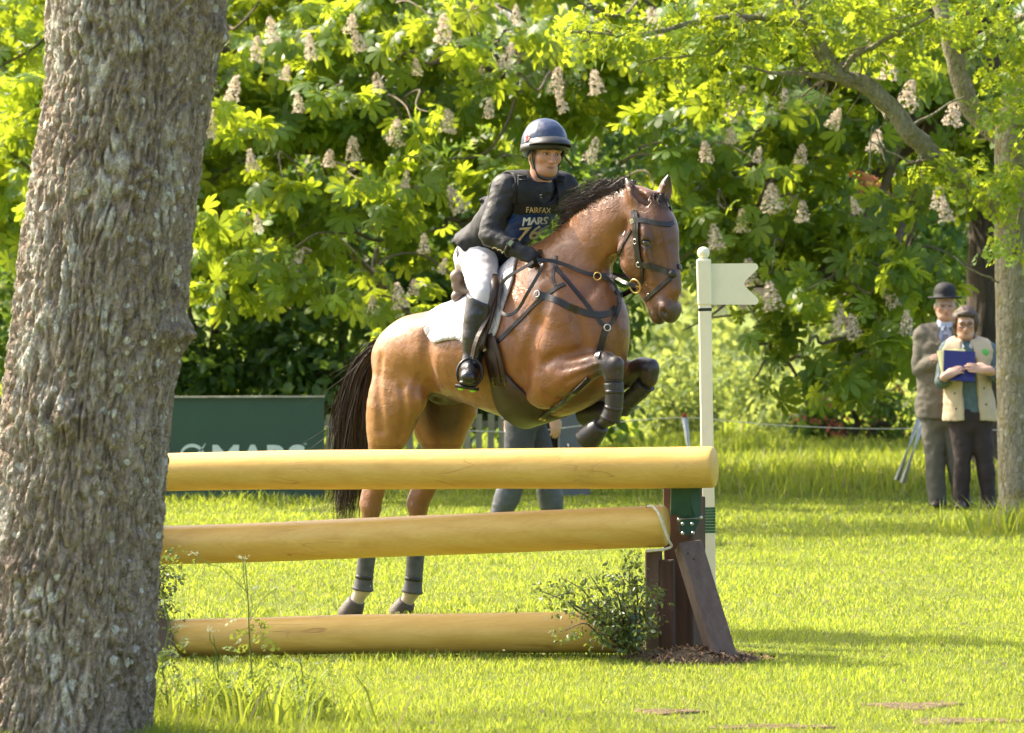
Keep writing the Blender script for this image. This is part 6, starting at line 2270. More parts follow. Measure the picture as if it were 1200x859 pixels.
class Person:
    """a body as blended solids; clothing is grown from the same solids"""
    def __init__(s, J, sc=1.0):
        s.J = {k: np.asarray(v, float) for k, v in J.items()}; s.sc = sc; s.ops = []
        J = s.J
        lat = nv(J['lat']); s.lat = lat
        T = lambda reg, pts, rv, rl=None, la=None, k=.03, op='u': s.ops.append((reg, 't', (pts, rv, rl, la, k, op)))
        E = lambda reg, c, r, R=None, k=.02, op='u': s.ops.append((reg, 'e', (c, r, R, k, op)))
        s.T, s.E = T, E
        b = s.J.get('build', np.array([1.0]))[0] if 'build' in J else 1.0
        pel, wai, che, nek = J['pelvis'], J['waist'], J['chest'], J['neck']
        top = che+(nek-che)*.62
        T('torso', [pel+(pel-wai)*.25, pel, wai, che, top], np.array([.10, .118, .105, .122, .07])*b, np.array([.14, .168, .142, .168, .12])*b, lat, .03)
        T('torso', [J['shR'], che+(nek-che)*.62, J['shL']], [.058, .075, .058], k=.05)
        for S_ in 'RL':
            sh, el, wr = J['sh'+S_], J['el'+S_], J['wr'+S_]
            T('arm', [sh, sh*.55+el*.45, el, el*.6+wr*.4, wr], [.06, .052, .043, .042, .03], k=.03)
            hp, kn, an, to = J['hip'+S_], J['kn'+S_], J['an'+S_], J['to'+S_]
            T('leg', [hp, hp*.5+kn*.5, kn, kn*.62+an*.38, an], [.094, .08, .058, .058, .038], k=.04)
            he = an+nv(an-kn)*.045-nv(to-an)*.035
            T('foot', [he, an+nv(an-kn)*.04+(to-an)*.35, to], [.036, .04, .03], k=.02)
            s.hand(S_)
        s.head()
    def head(s):
        J = s.J; f = nv(J['face']); u = J['up']-f*(J['up']@f); u = nv(u); l = np.cross(u, f)
        c = J['head']; s.hf = (c, f, l, u)
        P = lambda a, b, d: c+f*a+l*b+u*d
        R = np.array([f, l, u]); s.P = P
        E, T = s.E, s.T
        E('head', P(-.008, 0, .035), (.098, .076, .09), R, .02)
        E('head', P(.022, 0, -.04), (.07, .06, .085), R, .035)
        E('head', P(.058, 0, -.1), (.032, .034, .024), R, .035)
        for g in (-1, 1):
            T('head', [P(-.02, g*.058, -.05), P(.045, g*.035, -.1)], [.016, .018], k=.03)
            E('head', P(.06, g*.042, -.03), (.026, .02, .02), R, .025)
            E('head', P(.094, g*.031, -.004), (.02, .018, .012), R, .012, 's')
            E('head', P(.077, g*.031, -.006), (.014, .014, .012), R, .004)
            T('head', [P(.083, g*.018, .004), P(.0885, g*.031, .0065), P(.08, g*.045, .003)], [.005, .0055, .005], k=.006)
            T('head', [P(.081, g*.02, -.0165), P(.085, g*.031, -.018), P(.078, g*.043, -.0155)], [.005]*3, k=.006)
            E('head', P(-.008, g*.078, -.018), (.018, .01, .03), R, .012)
            E('head', P(.101, g*.012, -.045), (.011, .009, .008), R, .008)
        T('head', [P(.082, -.045, .014), P(.094, -.02, .018), P(.094, .02, .018), P(.082, .045, .014)], [.011, .012, .012, .011], k=.014)
        T('head', [P(.09, 0, .008), P(.104, 0, -.022), P(.113, 0, -.042)], [.008, .010, .013], k=.012)
        E('head', P(.084, 0, -.066), (.012, .03, .007), R, .008)
        E('head', P(.083, 0, -.084), (.012, .026, .008), R, .008)
        T('head', [P(.104, -.02, -.0745), P(.106, 0, -.0735), P(.104, .02, -.0745)], [.005]*3, k=.004, op='s')
        T('neck', [J['neck']-u*.03, J['neck']*.5+P(-.02, 0, -.07)*.5, P(-.02, 0, -.04)], [.064, .054, .056], k=.03)
    def hand(s, S_):
        J = s.J; wr = J['wr'+S_]; d = nv(J['hd'+S_]); n = J['hn'+S_]; n = nv(n-d*(n@d)); l = np.cross(n, d)   # n: back of hand
        curl = float(J['curl'+S_][0]); side = float(J['thumb'+S_][0])
        s.E('hand', wr+d*.048, (.05, .041, .017), np.array([d, l, n]), .02)
        s.T('hand', [wr-d*.02, wr+d*.03], [.029, .026], k=.02)
        lens = [.041, .047, .044, .034]
        for i, L in enumerate(lens):
            b = wr+d*(.086-abs(i-1.3)*.004)+l*((i-1.5)*.0195*side*-1)
            pts = [b-d*.02, b]; a = 0
            p = b
            for q in range(3):
                a += curl*(.9, 1.15, .8)[q]
                p = p+(d*math.cos(a)-n*math.sin(a))*L*(.95, .65, .55)[q]
                pts.append(p)
            s.T('hand', pts, [.009, .0095, .009, .0085, .0075], k=.004)
        b = wr+d*.03+l*(side*.032)
        s.T('hand', [wr+d*.015+l*(side*.015), b-n*.006, b+d*.028+l*side*.014-n*(.012+.012*curl), b+d*.055+l*side*(.012-.018*curl)-n*(.016+.022*curl)], [.014, .0135, .0115, .009], k=.006)
    def solid(s, regions, h, grow=0.0, pad=.08, kmul=1.0, grows=None):
        pts = []
        for reg, kd, a in s.ops:
            if reg in regions:
                for p in (np.atleast_2d(np.asarray(a[0]))): pts.append(p)
        pts = np.array(pts)
        S = Solid(pts.min(0)-.17-grow-pad, pts.max(0)+.17+grow+pad, h)
        for reg, kd, a in s.ops:
            if reg not in regions: continue
            g = grow if grows is None else grows.get(reg, grow)
            if kd == 't': S.tube(a[0], a[1], a[2], a[3], k=a[4]*kmul, op=a[5], grow=g if a[5] == 'u' else 0)
            else: S.ell(a[0], a[1], a[2], a[3]*kmul, a[4], grow=g if a[4] == 'u' else 0)
        return S


def folds(amp, f, seed=0.0, stretch=(1, 1, 1)):
    st = np.array(stretch)*f
    return lambda P: amp*(noise3(P*st+seed)+.55*noise3(P*st*2.3+seed+9)+.7*np.abs(noise3(P*st*1.4+seed+31))-.15)


def face_colours(V, hf, base=(0.52, 0.285, 0.19), hair=None, hairline=.07, brow=(0.12, 0.07, 0.045), sides=True, lips=(0.45, 0.17, 0.13)):
    c, f, l, u = hf
    q = V-c
    a, b, d = q@f, q@l, q@u
    n = len(V)
    col = np.tile(np.array(base), (n, 1))*(1+.12*fbm(V*30, 3)[:, None])
    def bl(cc, w):
        nonlocal col
        w = np.clip(w, 0, 1)[:, None]; col = col*(1-w)+np.array(cc)*w
    near = (np.abs(d) < .2) & (np.abs(b) < .13) & (np.abs(a) < .16)
    def spot(pa, pb, pd, ra, rb, rd): return np.clip(1.6-1.6*np.sqrt(((a-pa)/ra)**2+((b-pb)/rb)**2+((d-pd)/rd)**2), 0, 1)*near
    for g in (-1, 1):
        bl((base[0]*1.02, base[1]*.72, base[2]*.66), spot(.075, g*.045, -.035, .05, .035, .035)*.3)
        bl((base[0]*.55, base[1]*.45, base[2]*.42), spot(.085, g*.031, -.004, .03, .028, .018)*.85)
        bl(brow, spot(.098, g*.031, .018, .03, .028, .010)*1.0)
    bl((base[0]*1.0, base[1]*.74, base[2]*.7), spot(.115, 0, -.04, .03, .022, .022)*.5)
    bl(lips, spot(.1, 0, -.075, .03, .032, .013)*.7)
    bl((base[0]*.35, base[1]*.25, base[2]*.22), spot(.100, 0, -.0745, .03, .028, .006)*1.0)
    bl((base[0]*.72, base[1]*.66, base[2]*.62), spot(.07, 0, -.105, .06, .06, .03)*.35)
    if hair is not None:
        w = np.clip((d-hairline+np.clip(a, 0, 1)*-.2+.0)/.015, 0, 1)
        w = np.maximum(w, np.clip((-.012-a)/.015, 0, 1)*(d > -.08))
        w = np.maximum(w, np.clip((np.abs(b)-.06)/.01, 0, 1)*(d > -.02)*(a < .05))
        bl(hair, w*near*(np.abs(b) < .085))
    return np.clip(col, .005, 1)


def put_eyes(p, parent, xf=lambda P: P):
    for g in (-1, 1):
        c, f, l, u = p.hf
        e = c+f*.081+l*(g*.031)-u*.006
        V, F = sphere_mesh((0, 0, 0), .0118, 12, 8)
        V = np.array(V)+e
        add_obj('eye', xf(V), F, M['eye_white'], parent)
        V, F = sphere_mesh((0, 0, 0), .0076, 10, 6)
        V = np.array(V)*np.array([1, 1, 1])+e+f*.0062
        add_obj('iris', xf(V), F, M['eye_dark'], parent)


# ---- the rider
def Hm(px, py, v): return H(px, py, v)


RJ = dict(lat=(0, 1, 0),
    pelvis=H(567, 300, 0)+[.0, 0, 0], waist=H(583, 275, 0), chest=H(611, 242, 0), neck=H(632, 216, 0), head=H(637, 177, 0)+[.01, 0, .0],
    face=(.90, -.42, -.14), up=(.12, 0, 1),
    shR=H(593, 221, -.175), elR=H(573, 274, -.28), wrR=H(606, 294, -.25), hdR=H(625, 301, -.22)-H(606, 294, -.25), hnR=(.1, -.75, .6), curlR=[.95], thumbR=[1.0],
    shL=H(659, 219, .175), elL=H(670, 262, .27), wrL=H(657, 284, .12), hdL=H(650, 292, .07)-H(657, 284, .12), hnL=(.1, .75, .6), curlL=[.95], thumbL=[-1.0],
    hipR=H(561, 303, -.10), knR=H(566, 345, -.275), anR=H(552, 428, -.325), toR=H(552, 428, -.325)+[.10, -.125, -.055],
    hipL=[0, 0, 0], knL=[0, 0, 0], anL=[0, 0, 0], toL=[0, 0, 0])
for k_ in ('hip', 'kn', 'an', 'to'):
    RJ[k_+'L'] = np.array(RJ[k_+'R'])*[1, -1, 1]
rp = Person(RJ)
rider = empty('person', h2w(H(566, 330, 0))[0], 'rider in black vest, white breeches and navy helmet astride the bay horse', 'person')
S = rp.solid(('torso', 'arm', 'leg', 'foot', 'hand', 'head', 'neck'), .0062)
V, Q = S.mesh()
add_obj('body', h2w(V), Q, M['skin'], rider, True, face_colours(V, rp.hf, (0.47, 0.25, 0.165), (0.09, 0.06, 0.04), .075))
put_eyes(rp, rider, h2w)
# charcoal jersey: sleeves and high neck
S = rp.solid(('torso', 'arm'), .0075, .008)
S.tube([RJ['neck']-np.array([.02, 0, .09]), RJ['neck']-np.array([.0, 0, .03])], [.078, .07], k=.02)
S.warp(folds(.010, 13, 3, (1, 1, 1.3)), .03)
V, Q = S.mesh()
sleeves = add_obj('jersey', h2w(V), Q, M['jersey'], rider)
# body protector with air vest over it
vest_ax = nv(RJ['neck']-RJ['pelvis'])
S = rp.solid(('torso',), .0075, .03, kmul=1.2)
S.tube([RJ['pelvis']+[-.03, 0, .05], RJ['pelvis']+[-.09, 0, .06]], [.09, .06], [.19, .17], (0, 1, 0), k=.06)   # flared skirt behind
S.cut(RJ['pelvis']+vest_ax*.045, -vest_ax+np.array([.0, 0, -.25]))
S.tube([RJ['neck']-vest_ax*.05+np.array([.03, 0, 0]), RJ['neck']+vest_ax*.12], [.085, .09], k=.02, op='s')
for g, shn in ((-1, 'shR'), (1, 'shL')):
    S.tube([RJ[shn]+[0, g*.03, .02], RJ[shn]+[0, g*.06, -.05], RJ[shn]+[0, g*.02, -.12]], [.07, .07, .05], k=.02, op='s')
S.warp(folds(.008, 11, 5), .03)
V, Q = S.mesh()
VEST = h2w(V)
vest = add_obj('vest', VEST, Q, M['black_cloth'], rider)
VB = bvh_of(VEST, Q)
# shoulder straps and buckles, back cannister bulge
for path, w in (([(612, 207), (611, 222), (612, 238), (613, 250)], .05), ([(657, 208), (657, 220), (656, 236), (656, 247)], .045)):
    P, N = on_surface(VB, path, .004, 5)
    if len(P) > 2:
        V, F = ribbon(P, N, w, .008); so = add_obj('shoulder_strap', V, F, M['black_cloth'], vest, False)
        p, n = P[1], N[1]
        d, a, b = frame_from(n)
        mb = MB(); [mb.add(*tube([p+n*.012+a*(.024*i)+b*(.012*j), p+n*.012+a*(.024*k)+b*(.012*l)], .003, 6)) for i, j, k, l in ((-1, -1, 1, -1), (-1, 1, 1, 1), (-1, -1, -1, 1), (1, -1, 1, 1))]
        mb.obj('buckle', M['dusty_boot'], vest)
tb = [RJ['chest']+[-.16, -.10, .04], RJ['chest']+[-.175, -.05, -.05], RJ['waist']+[-.16, -.04, .0]]
V, F = tube(h2w(catmull(tb, 5)), .03, 12); add_obj('vest_back_panel', V, F, M['black_cloth'], vest)

# breeches
S = rp.solid(('leg',), .0085, .004)
S.tube([RJ['pelvis']+(RJ['pelvis']-RJ['waist'])*.25, RJ['pelvis'], RJ['waist']], np.array([.10, .118, .105])+.006, np.array([.14, .168, .142])+.006, (0, 1, 0), k=.03)
S.cut(RJ['knR']+(RJ['anR']-RJ['knR'])*.16, nv((RJ['anR']-RJ['knR'])*[1, 0, 1]))
S.warp(folds(.007, 13, 8, (1, 1, 1.2)), .03)
V, Q = S.mesh(); add_obj('breeches', h2w(V), Q, M['breeches'], rider)

# tall boots
for S_, g in (('R', -1), ('L', 1)):
    kn, an, to = RJ['kn'+S_], RJ['an'+S_], RJ['to'+S_]
    d = nv(an-kn)
    lo = np.minimum(np.minimum(kn, an), to)-.16; hi = np.maximum(np.maximum(kn, an), to)+.16
    S = Solid(lo, hi, .0065)
    S.tube([kn+d*.02, kn+d*.12, kn+d*.22, an-d*.06, an+d*.0], [.08, .077, .068, .052, .052], k=.02)
    fd = nv(to-an+d*-.03)
    heel = an+d*.045-fd*.045
    S.tube([heel, an+d*.035+fd*.06, to-fd*.03, to+fd*.012], [.043, .046, .043, .034], [.04, .042, .047, .04], np.cross(fd, d), k=.03)
    S.cut(kn+d*.035+np.array([.02, 0, 0]), -d+np.array([.35, 0, 0]))
    S.warp(folds(.0025, 12, 2, (1, 1, 1.6)), .03)
    V, Q = S.mesh()
    bt = add_obj('boot', h2w(V), Q, M['boot_leather'], rider)
    # sole and heel
    S = Solid(lo, hi, .007)
    n_ = nv(np.cross(np.cross(fd, d), fd)); n_ = n_ if n_@d > 0 else -n_
    S.tube([an+fd*.06+d*.035+n_*.046, to+n_*.036-fd*.02, to+n_*.034], [.012, .012, .012], [.045, .045, .035], np.cross(fd, d), k=.01)
    S.tube([heel+n_*.04, heel+n_*.055], [.03, .03], k=.01)
    V, Q = S.mesh(); add_obj('sole', h2w(V), Q, M['rubber'], bt)
    if True:      # stirrup iron with lime inserts on the tread
        c = an+fd*.085+d*.04
        l_ = nv(np.cross(fd, d))
        if l_[1] < 0: l_ = -l_
        mb = MB()
        loop = [c+l_*(.062*math.sin(t))-d*(.075*(1-math.cos(t))*.95-.055) for t in np.linspace(-math.pi, math.pi, 25)]
        mb.add(*tube(h2w(loop), .0075, 8))
        mb.add(*box_between(h2w(c+d*.058-l_*.06)[0], h2w(c+d*.058+l_*.06)[0], .045, .016, hdir(d)))
        st = mb.obj('stirrup', M['black_leather'], saddle)
        for q in (-.03, .03):
            V, F = sphere_mesh((0, 0, 0), .016, 12, 6, (1, 1, .6))
            add_obj('tread_insert', np.array(V)+h2w(c+d*.068+l_*q)[0], F, M['lime'], st)
        lp = [c-d*.095, c-d*.2+np.array([.015, 0, 0]), RJ['kn'+S_]+np.array([.06, -g*.03, -.02]), H(590, 345, 0)+[0, g*.2, -.02]]
        P = h2w(catmull(lp, 5)); V, F = ribbon([Vector(p) for p in P], [hdir((0, g, .1))]*len(P), .026, .005)
        add_obj('stirrup_leather', V, F, M['brown_leather'], saddle, False)

# gloves: same hands, grown
for S_ in 'RL':
    pts = RJ['wr'+S_]
    S = rp.solid(('hand',), .0055, .0022)
    g = -1 if S_ == 'R' else 1
    S.cut((0, 0.0, 0) if False else (RJ['wrR']+RJ['wrL'])/2, nv((RJ['wrL']-RJ['wrR']))*-g if False else (nv(RJ['wrL']-RJ['wrR']) if S_ == 'R' else -nv(RJ['wrL']-RJ['wrR'])))
    hd = nv(RJ['hd'+S_])
    S.tube([RJ['wr'+S_]-hd*.015, RJ['wr'+S_]+hd*.02], [.036, .034], k=.01)
    V, Q = S.mesh(); add_obj('glove', h2w(V), Q, M['glove'], rider)
# watch on the near wrist
fa_ = nv(RJ['wrR']-RJ['elR'])
wc = RJ['wrR']-fa_*.035
V, F = torus(h2w(wc)[0], hdir(fa_), .043, .011, 20, 8); wa = add_obj('watch', V, F, M['black_cloth'], rider)
fc = Vector(h2w(wc)[0])+Vector((-.1, -.9, .35)).normalized()*.05
nn_ = Vector((-.1, -.9, .35)).normalized()
V, F = box_between(fc, fc+nn_*.012, .04, .034, hdir(fa_), .004); add_obj('watch_case', V, F, M['rubber'], wa, False)
M['lcd'] = plain('watch display', (0.2, 0.24, 0.13), 0.3, 0.1, 40, 100, 0)
V, F = box_between(fc+nn_*.012, fc+nn_*.0145, .028, .02, hdir(fa_)); add_obj('watch_face', V, F, M['lcd'], wa, False)

# helmet: silk-covered shell, peak, band, harness
c, f, l, u = rp.hf
HP = lambda a, b, d: c+f*a+l*b+u*d
R_ = np.array([f, l, u])
S = Solid(c-.24, c+.24, .006)
S.ell(HP(-.014, 0, .045), (.132, .112, .118), R_, .01)
S.ell(HP(-.05, 0, .0), (.085, .09, .09), R_, .04)
S.ell(HP(.02, 0, -.02), (.11, .084, .10), R_, .0, 's')
S.ell(HP(.0, 0, -.10), (.2, .2, .06), R_, .02, 's')
S.ell(HP(.10, 0, -.065), (.12, .2, .095), R_, .01, 's')
S.warp(folds(.003, 20, 4), .03)
V, Q = S.mesh(); V = relax(V, Q, 1)
helmet = add_obj('helmet', h2w(V), Q, M['navy'], rider)
hHB = bvh_of(h2w(V), Q)
# band across the brow
P = []; N = []
for t in np.linspace(-1.75, 1.75, 40):
    q = HP(-.014+.136*math.cos(t), .116*math.sin(t), (.037-.03*(1-math.cos(t))))
    P.append(Vector(h2w(q)[0])); N.append(hdir(f*math.cos(t)+l*math.sin(t)))
V, F = ribbon(P, N, .038, .006); add_obj('helmet_band', V, F, M['peak'], helmet)
# peak
V = []; F = []
nn = 26
for j, (ext, dz) in enumerate(((0, .088), (.018, .083), (.036, .073), (.05, .061), (.052, .055), (.036, .058), (.0, .066))):
    for i in range(nn):
        t = -1.2+2.4*i/(nn-1)
        e_ = ext*max(0, math.cos(t*1.28))**.7
        q = HP(-.014+(.134+e_)*math.cos(t), (.114+e_*.8)*math.sin(t), dz-.05*(1-math.cos(t)))
        V.append(h2w(q)[0])
for j in range(6):
    for i in range(nn-1): F.append([j*nn+i, j*nn+i+1, (j+1)*nn+i+1, (j+1)*nn+i])
add_obj('peak', V, F, M['peak'], helmet)
# chin strap
for g in (-1, 1):
    for a0 in (.03, -.03):
        pts = catmull([HP(a0, g*.085, .0), HP(a0*.4+.012, g*.074, -.045), HP(.03, g*.062, -.09)], 5)
        V, F = ribbon([Vector(p) for p in h2w(pts)], [hdir(l*g)]*len(pts), .018, .005); add_obj('chin_strap', V, F, M['black_leather'], helmet, False)
pts = catmull([HP(.03, -.062, -.09), HP(.05, -.045, -.122), HP(.06, 0, -.134), HP(.05, .045, -.122), HP(.03, .062, -.09)], 5)
V, F = ribbon([Vector(p) for p in h2w(pts)], [hdir(-u+f*.4)]*len(pts), .026, .006); add_obj('chin_strap', V, F, M['black_leather'], helmet, False)
# small flag on the side of the helmet
for q, m_ in (([(615, 158), (620.5, 155.5), (620.5, 163.5), (615, 166.5)], 'white_print'), ([(615.5, 160.5), (620.3, 158), (620.3, 159.6), (615.5, 162)], 'red_print'), ([(615.5, 164), (620.3, 161.5), (620.3, 163), (615.5, 165.6)], 'red_print')):
    decal(hHB, [(0, 0), (1, 0), (1, 1), (0, 1)], [[0, 1, 2, 3]], q, 'flag_patch', M[m_], helmet, .002 if m_ == 'white_print' else .0035)

# competition bib
M['bib_blue'] = plain('blue bib', (0.018, 0.055, 0.2), 0.35, 0.35, 7, 40, 0.4, 0.006)


def grid2(n, m):
    V = [(i/n, j/m) for j in range(m+1) for i in range(n+1)]
    F = [[j*(n+1)+i, j*(n+1)+i+1, (j+1)*(n+1)+i+1, (j+1)*(n+1)+i] for j in range(m) for i in range(n)]
    return V, F


V2, F2 = grid2(12, 12)
bib = decal(VB, V2, F2, [(603, 249), (656, 249), (650, 262), (588, 275)], 'bib', M['bib_blue'], vest, .006)
bib2 = decal(VB, V2, F2, [(590, 271), (651, 260), (628, 277), (608, 285)], 'bib', M['bib_blue'], vest, .006)
V2, F2 = grid2(12, 5)
decal(VB, V2, F2, [(604, 238), (661, 239), (657, 249.5), (603, 249.5)], 'bib_band', M['black_cloth'], vest, .009)
for txt, quad, m_, bold in (('FAIRFAX', [(616, 241.2), (643, 242.2), (642.5, 248.2), (616, 247.4)], 'gold_print', .012), ('MARS', [(613, 252.3), (640, 251.8), (638, 260.5), (611.5, 262)], 'white_print', .0),
                      ('76', [(609, 264), (634, 262), (629, 277), (604, 280)], 'cream_print', .02)):
    V2, F2, asp = text_mesh(txt, bold, 3)
    decal(VB, V2, F2, quad, 'lettering', M[m_], vest, .017)
    if txt == 'MARS':
        for dx_ in (-.45, .45): decal(VB, V2, F2, [(x+dx_, y) for x, y in quad], 'lettering', M[m_], vest, .0175+dx_*.001)
JB = bvh_of(np.array([v.co[:] for v in sleeves.data.vertices])+np.array(origin_of(rider)), [p.vertices[:] for p in sleeves.data.polygons])
V2, F2, asp = text_mesh('CCC', .02, 2)
decal(JB, V2, F2, [(578, 288), (594, 295), (592, 300.5), (576, 292.5)], 'lettering', M['cream_print'], sleeves, .003)
decal(JB, V2, F2, [(627, 227), (635, 227.5), (634.5, 232), (627, 231.5)], 'lettering', M['cream_print'], sleeves, .003)
# ------------------------------------------------------------------ onlookers
ALL = ('torso', 'arm', 'leg', 'foot', 'hand', 'head', 'neck')
def wp(px, py, D): return np.array(W(px, py, D))


# ---- man in bowler hat and tweed suit
D = 34.7
MJ = dict(lat=(1, 0, 0), build=[1.08], pelvis=wp(1104, 480, D), waist=wp(1103, 447, D), chest=wp(1104, 408, D), neck=wp(1106, 383, D), head=wp(1107.5, 357, D-.03), face=(.02, -1, -.06), up=(0, 0, 1),
    shR=wp(1083, 393, D), elR=wp(1078, 432, D-.02), wrR=wp(1104, 420, D-.22), hdR=(.9, -.25, .25), hnR=(-.1, -.9, .3), curlR=[.25], thumbR=[1.0],
    shL=wp(1131, 393, D), elL=wp(1137, 433, D-.02), wrL=wp(1116, 424, D-.2), hdL=(-.9, -.2, .2), hnL=(.1, -.9, .3), curlL=[.25], thumbL=[-1.0],
    hipR=wp(1094, 484, D), knR=wp(1096, 540, D-.03), anR=wp(1099, 588, D), toR=wp(1097, 593, D-.17), hipL=wp(1115, 484, D), knL=wp(1120, 540, D-.02), anL=wp(1128, 588, D+.05), toL=wp(1134, 593, D-.1))
mp = Person(MJ)
mb_z = float(gz(MJ['anR'][0], D))
man = empty('person', (float(MJ['pelvis'][0]), D, mb_z), 'man in grey tweed suit and black bowler hat standing under the trees', 'person')
S = mp.solid(ALL, .0075); V, Q = S.mesh()
add_obj('body', V, Q, M['skin'], man, True, face_colours(V, mp.hf, (0.52, 0.30, 0.22), (0.42, 0.40, 0.37), .08, (0.3, 0.25, 0.2)))
put_eyes(mp, man)
S = mp.solid(('torso',), .009, .006); S.cut(MJ['waist']-[0, 0, .02], (0, 0, -1)); S.tube([MJ['neck']-[0, 0, .03], MJ['neck']+[0, -.01, .02]], [.07, .063], k=.01)
V, Q = S.mesh(); shirt = add_obj('shirt', V, Q, M['shirt_blue'], man)
S = mp.solid(('torso', 'arm'), .0085, .022, kmul=.7)
S.tube([MJ['waist'], MJ['pelvis'], MJ['pelvis']-[0, 0, .06]], [.135, .14, .145], [.17, .185, .192], (1, 0, 0), k=.05)
S.cut(MJ['pelvis']-[0, 0, .07], (0, 0, -1))
for k_ in ('R', 'L'): S.cut(MJ['wr'+k_]+nv(MJ['wr'+k_]-MJ['el'+k_])*.5, (0, -1, 0)) if False else None
c_ = MJ['neck']
S.tube([c_+[0, -.11, .03], c_+[0, -.14, -.08], c_+[0, -.16, -.2]], [.075, .055, .012], k=.006, op='s')      # the V of the lapels
S.tube([c_+[0, 0, 0], c_+[0, -.02, .1]], [.075, .085], k=.01, op='s')
S.warp(folds(.012, 8, 12, (1, 1, 1.3)), .03)
V, Q = S.mesh(); jk = add_obj('jacket', V, Q, M['tweed'], man)
MBV = bvh_of(V, Q)
for g in (-1, 1):      # lapels
    p = [c_+[g*.055, -.13, .0], c_+[g*.085, -.155, -.07], c_+[g*.045, -.165, -.15], c_+[g*.012, -.168, -.22]]
    P = catmull(p, 5); P2 = []
    for q in P:
        h = MBV.ray_cast(Vector((q[0], q[1]-.3, q[2])), Vector((0, 1, 0))); P2.append(h[0]+Vector((0, -.006, 0)) if h[0] else Vector(q))
    V, F = ribbon(P2, [Vector((g*.25, -1, .1))]*len(P2), [.05]*8+list(np.linspace(.05, .02, len(P2)-8)), .007); add_obj('lapel', V, F, M['tweed'], jk, False)
P = [Vector(c_+[0, -.08, -.02]), Vector(c_+[0, -.118, -.06]), Vector(c_+[0, -.142, -.14]), Vector(c_+[0, -.15, -.24])]
V, F = ribbon(P, [Vector((0, -1, .2))]*4, [.03, .045, .055, .06], .01); add_obj('tie', V, F, M['tie'], man, False)
V, F = sphere_mesh(c_+np.array([0, -.08, -.012]), .02, 10, 8); add_obj('tie_knot', V, F, M['tie'], man)
for g in (-1, 1):
    V, F = ribbon([Vector(c_+[g*.055, -.03, .018]), Vector(c_+[g*.045, -.07, .005]), Vector(c_+[g*.012, -.085, -.012]), Vector(c_+[g*.04, -.1, -.05])], [Vector((g*.3, -1, .3))]*4, [.03, .035, .03, .01], .005); add_obj('collar', V, F, M['shirt_blue'], shirt, False)
V, F = sphere_mesh(MBV.ray_cast(Vector(c_+[.115, -.6, -.055]), Vector((0, 1, 0)))[0], .03, 14, 8, (1, .25, 1)); add_obj('badge', V, F, M['paper_white'], jk)
S = mp.solid(('leg',), .0085, .016, kmul=.4); S.tube([MJ['pelvis']+(MJ['pelvis']-MJ['waist'])*.3, MJ['pelvis'], MJ['pelvis']+[0, 0, .08]], [.135, .145, .13], [.175, .20, .175], (1, 0, 0), k=.02)
for k_ in 'RL': S.tube([MJ['kn'+k_], MJ['an'+k_]+[0, -.01, -.01]], [.078, .07], k=.01)
S.cut(MJ['anR']-[0, 0, .03], (0, 0, -1)); S.warp(folds(.013, 8, 22, (1, 1, .8)), .03)
V, Q = S.mesh(); add_obj('trousers', V, Q, M['trouser_grey'], man)
def shoes(p, par, mat, gr=.014):
    for k_ in 'RL':
        J = p.J; an, to = J['an'+k_], J['to'+k_]
        S = Solid(np.minimum(an, to)-.14, np.maximum(an, to)+.14, .0075)
        gzv = float(gz(an[0], an[1]))
        S.tube([an+[0, .05, 0]-[0, 0, an[2]-gzv-.04], an*.5+to*.5-[0, 0, (an*.5+to*.5)[2]-gzv-.04], np.array([to[0], to[1]-.03, gzv+.032])], [.042, .044, .03], [.038, .046, .042], (1, 0, 0), k=.02)
        S.tube([an, an-[0, 0, .05]], [.045, .045], k=.03)
        S.cut((0, 0, gzv), (0, 0, -1))
        V, Q = S.mesh(); add_obj('shoe', V, Q, mat, par)
shoes(mp, man, M['shoe'])
# bowler
c, f, l, u = mp.hf
V, F = lathe(Vector(c+u*.052-f*.012), [(-.002, .118), (-.004, .150), (.004, .156), (.012, .150), (.008, .118), (.012, .104), (.045, .104), (.075, .098), (.10, .082), (.118, .052), (.126, .02)], 28, Vector(u-f*.05))
V = np.array(V); V[:, 0] = c[0]+(V[:, 0]-c[0])*.88
hat = add_obj('bowler_hat', V, F, M['felt'], man)
def specs(p, par, w=.03, hh=.02):
    c, f, l, u = p.hf; mbx = MB()
    for g in (-1, 1):
        ctr = c+f*.108+l*(g*.034)-u*.008
        ring = [Vector(ctr+l*(w*.95*math.cos(t))+u*(hh*math.sin(t))) for t in np.linspace(0, 2*math.pi, 21)]
        mbx.add(*tube(ring, .0022, 5)); mbx.add(*tube([Vector(ctr+l*g*w), Vector(c+f*.07+l*(g*.08)-u*.003), Vector(c-f*.005+l*(g*.085))], .002, 5))
    mbx.add(*tube([Vector(c+f*.112-l*.006-u*.006), Vector(c+f*.112+l*.006-u*.006)], .0022, 5))
    return mbx
specs(mp, man).obj('spectacles', M['steel'], man)

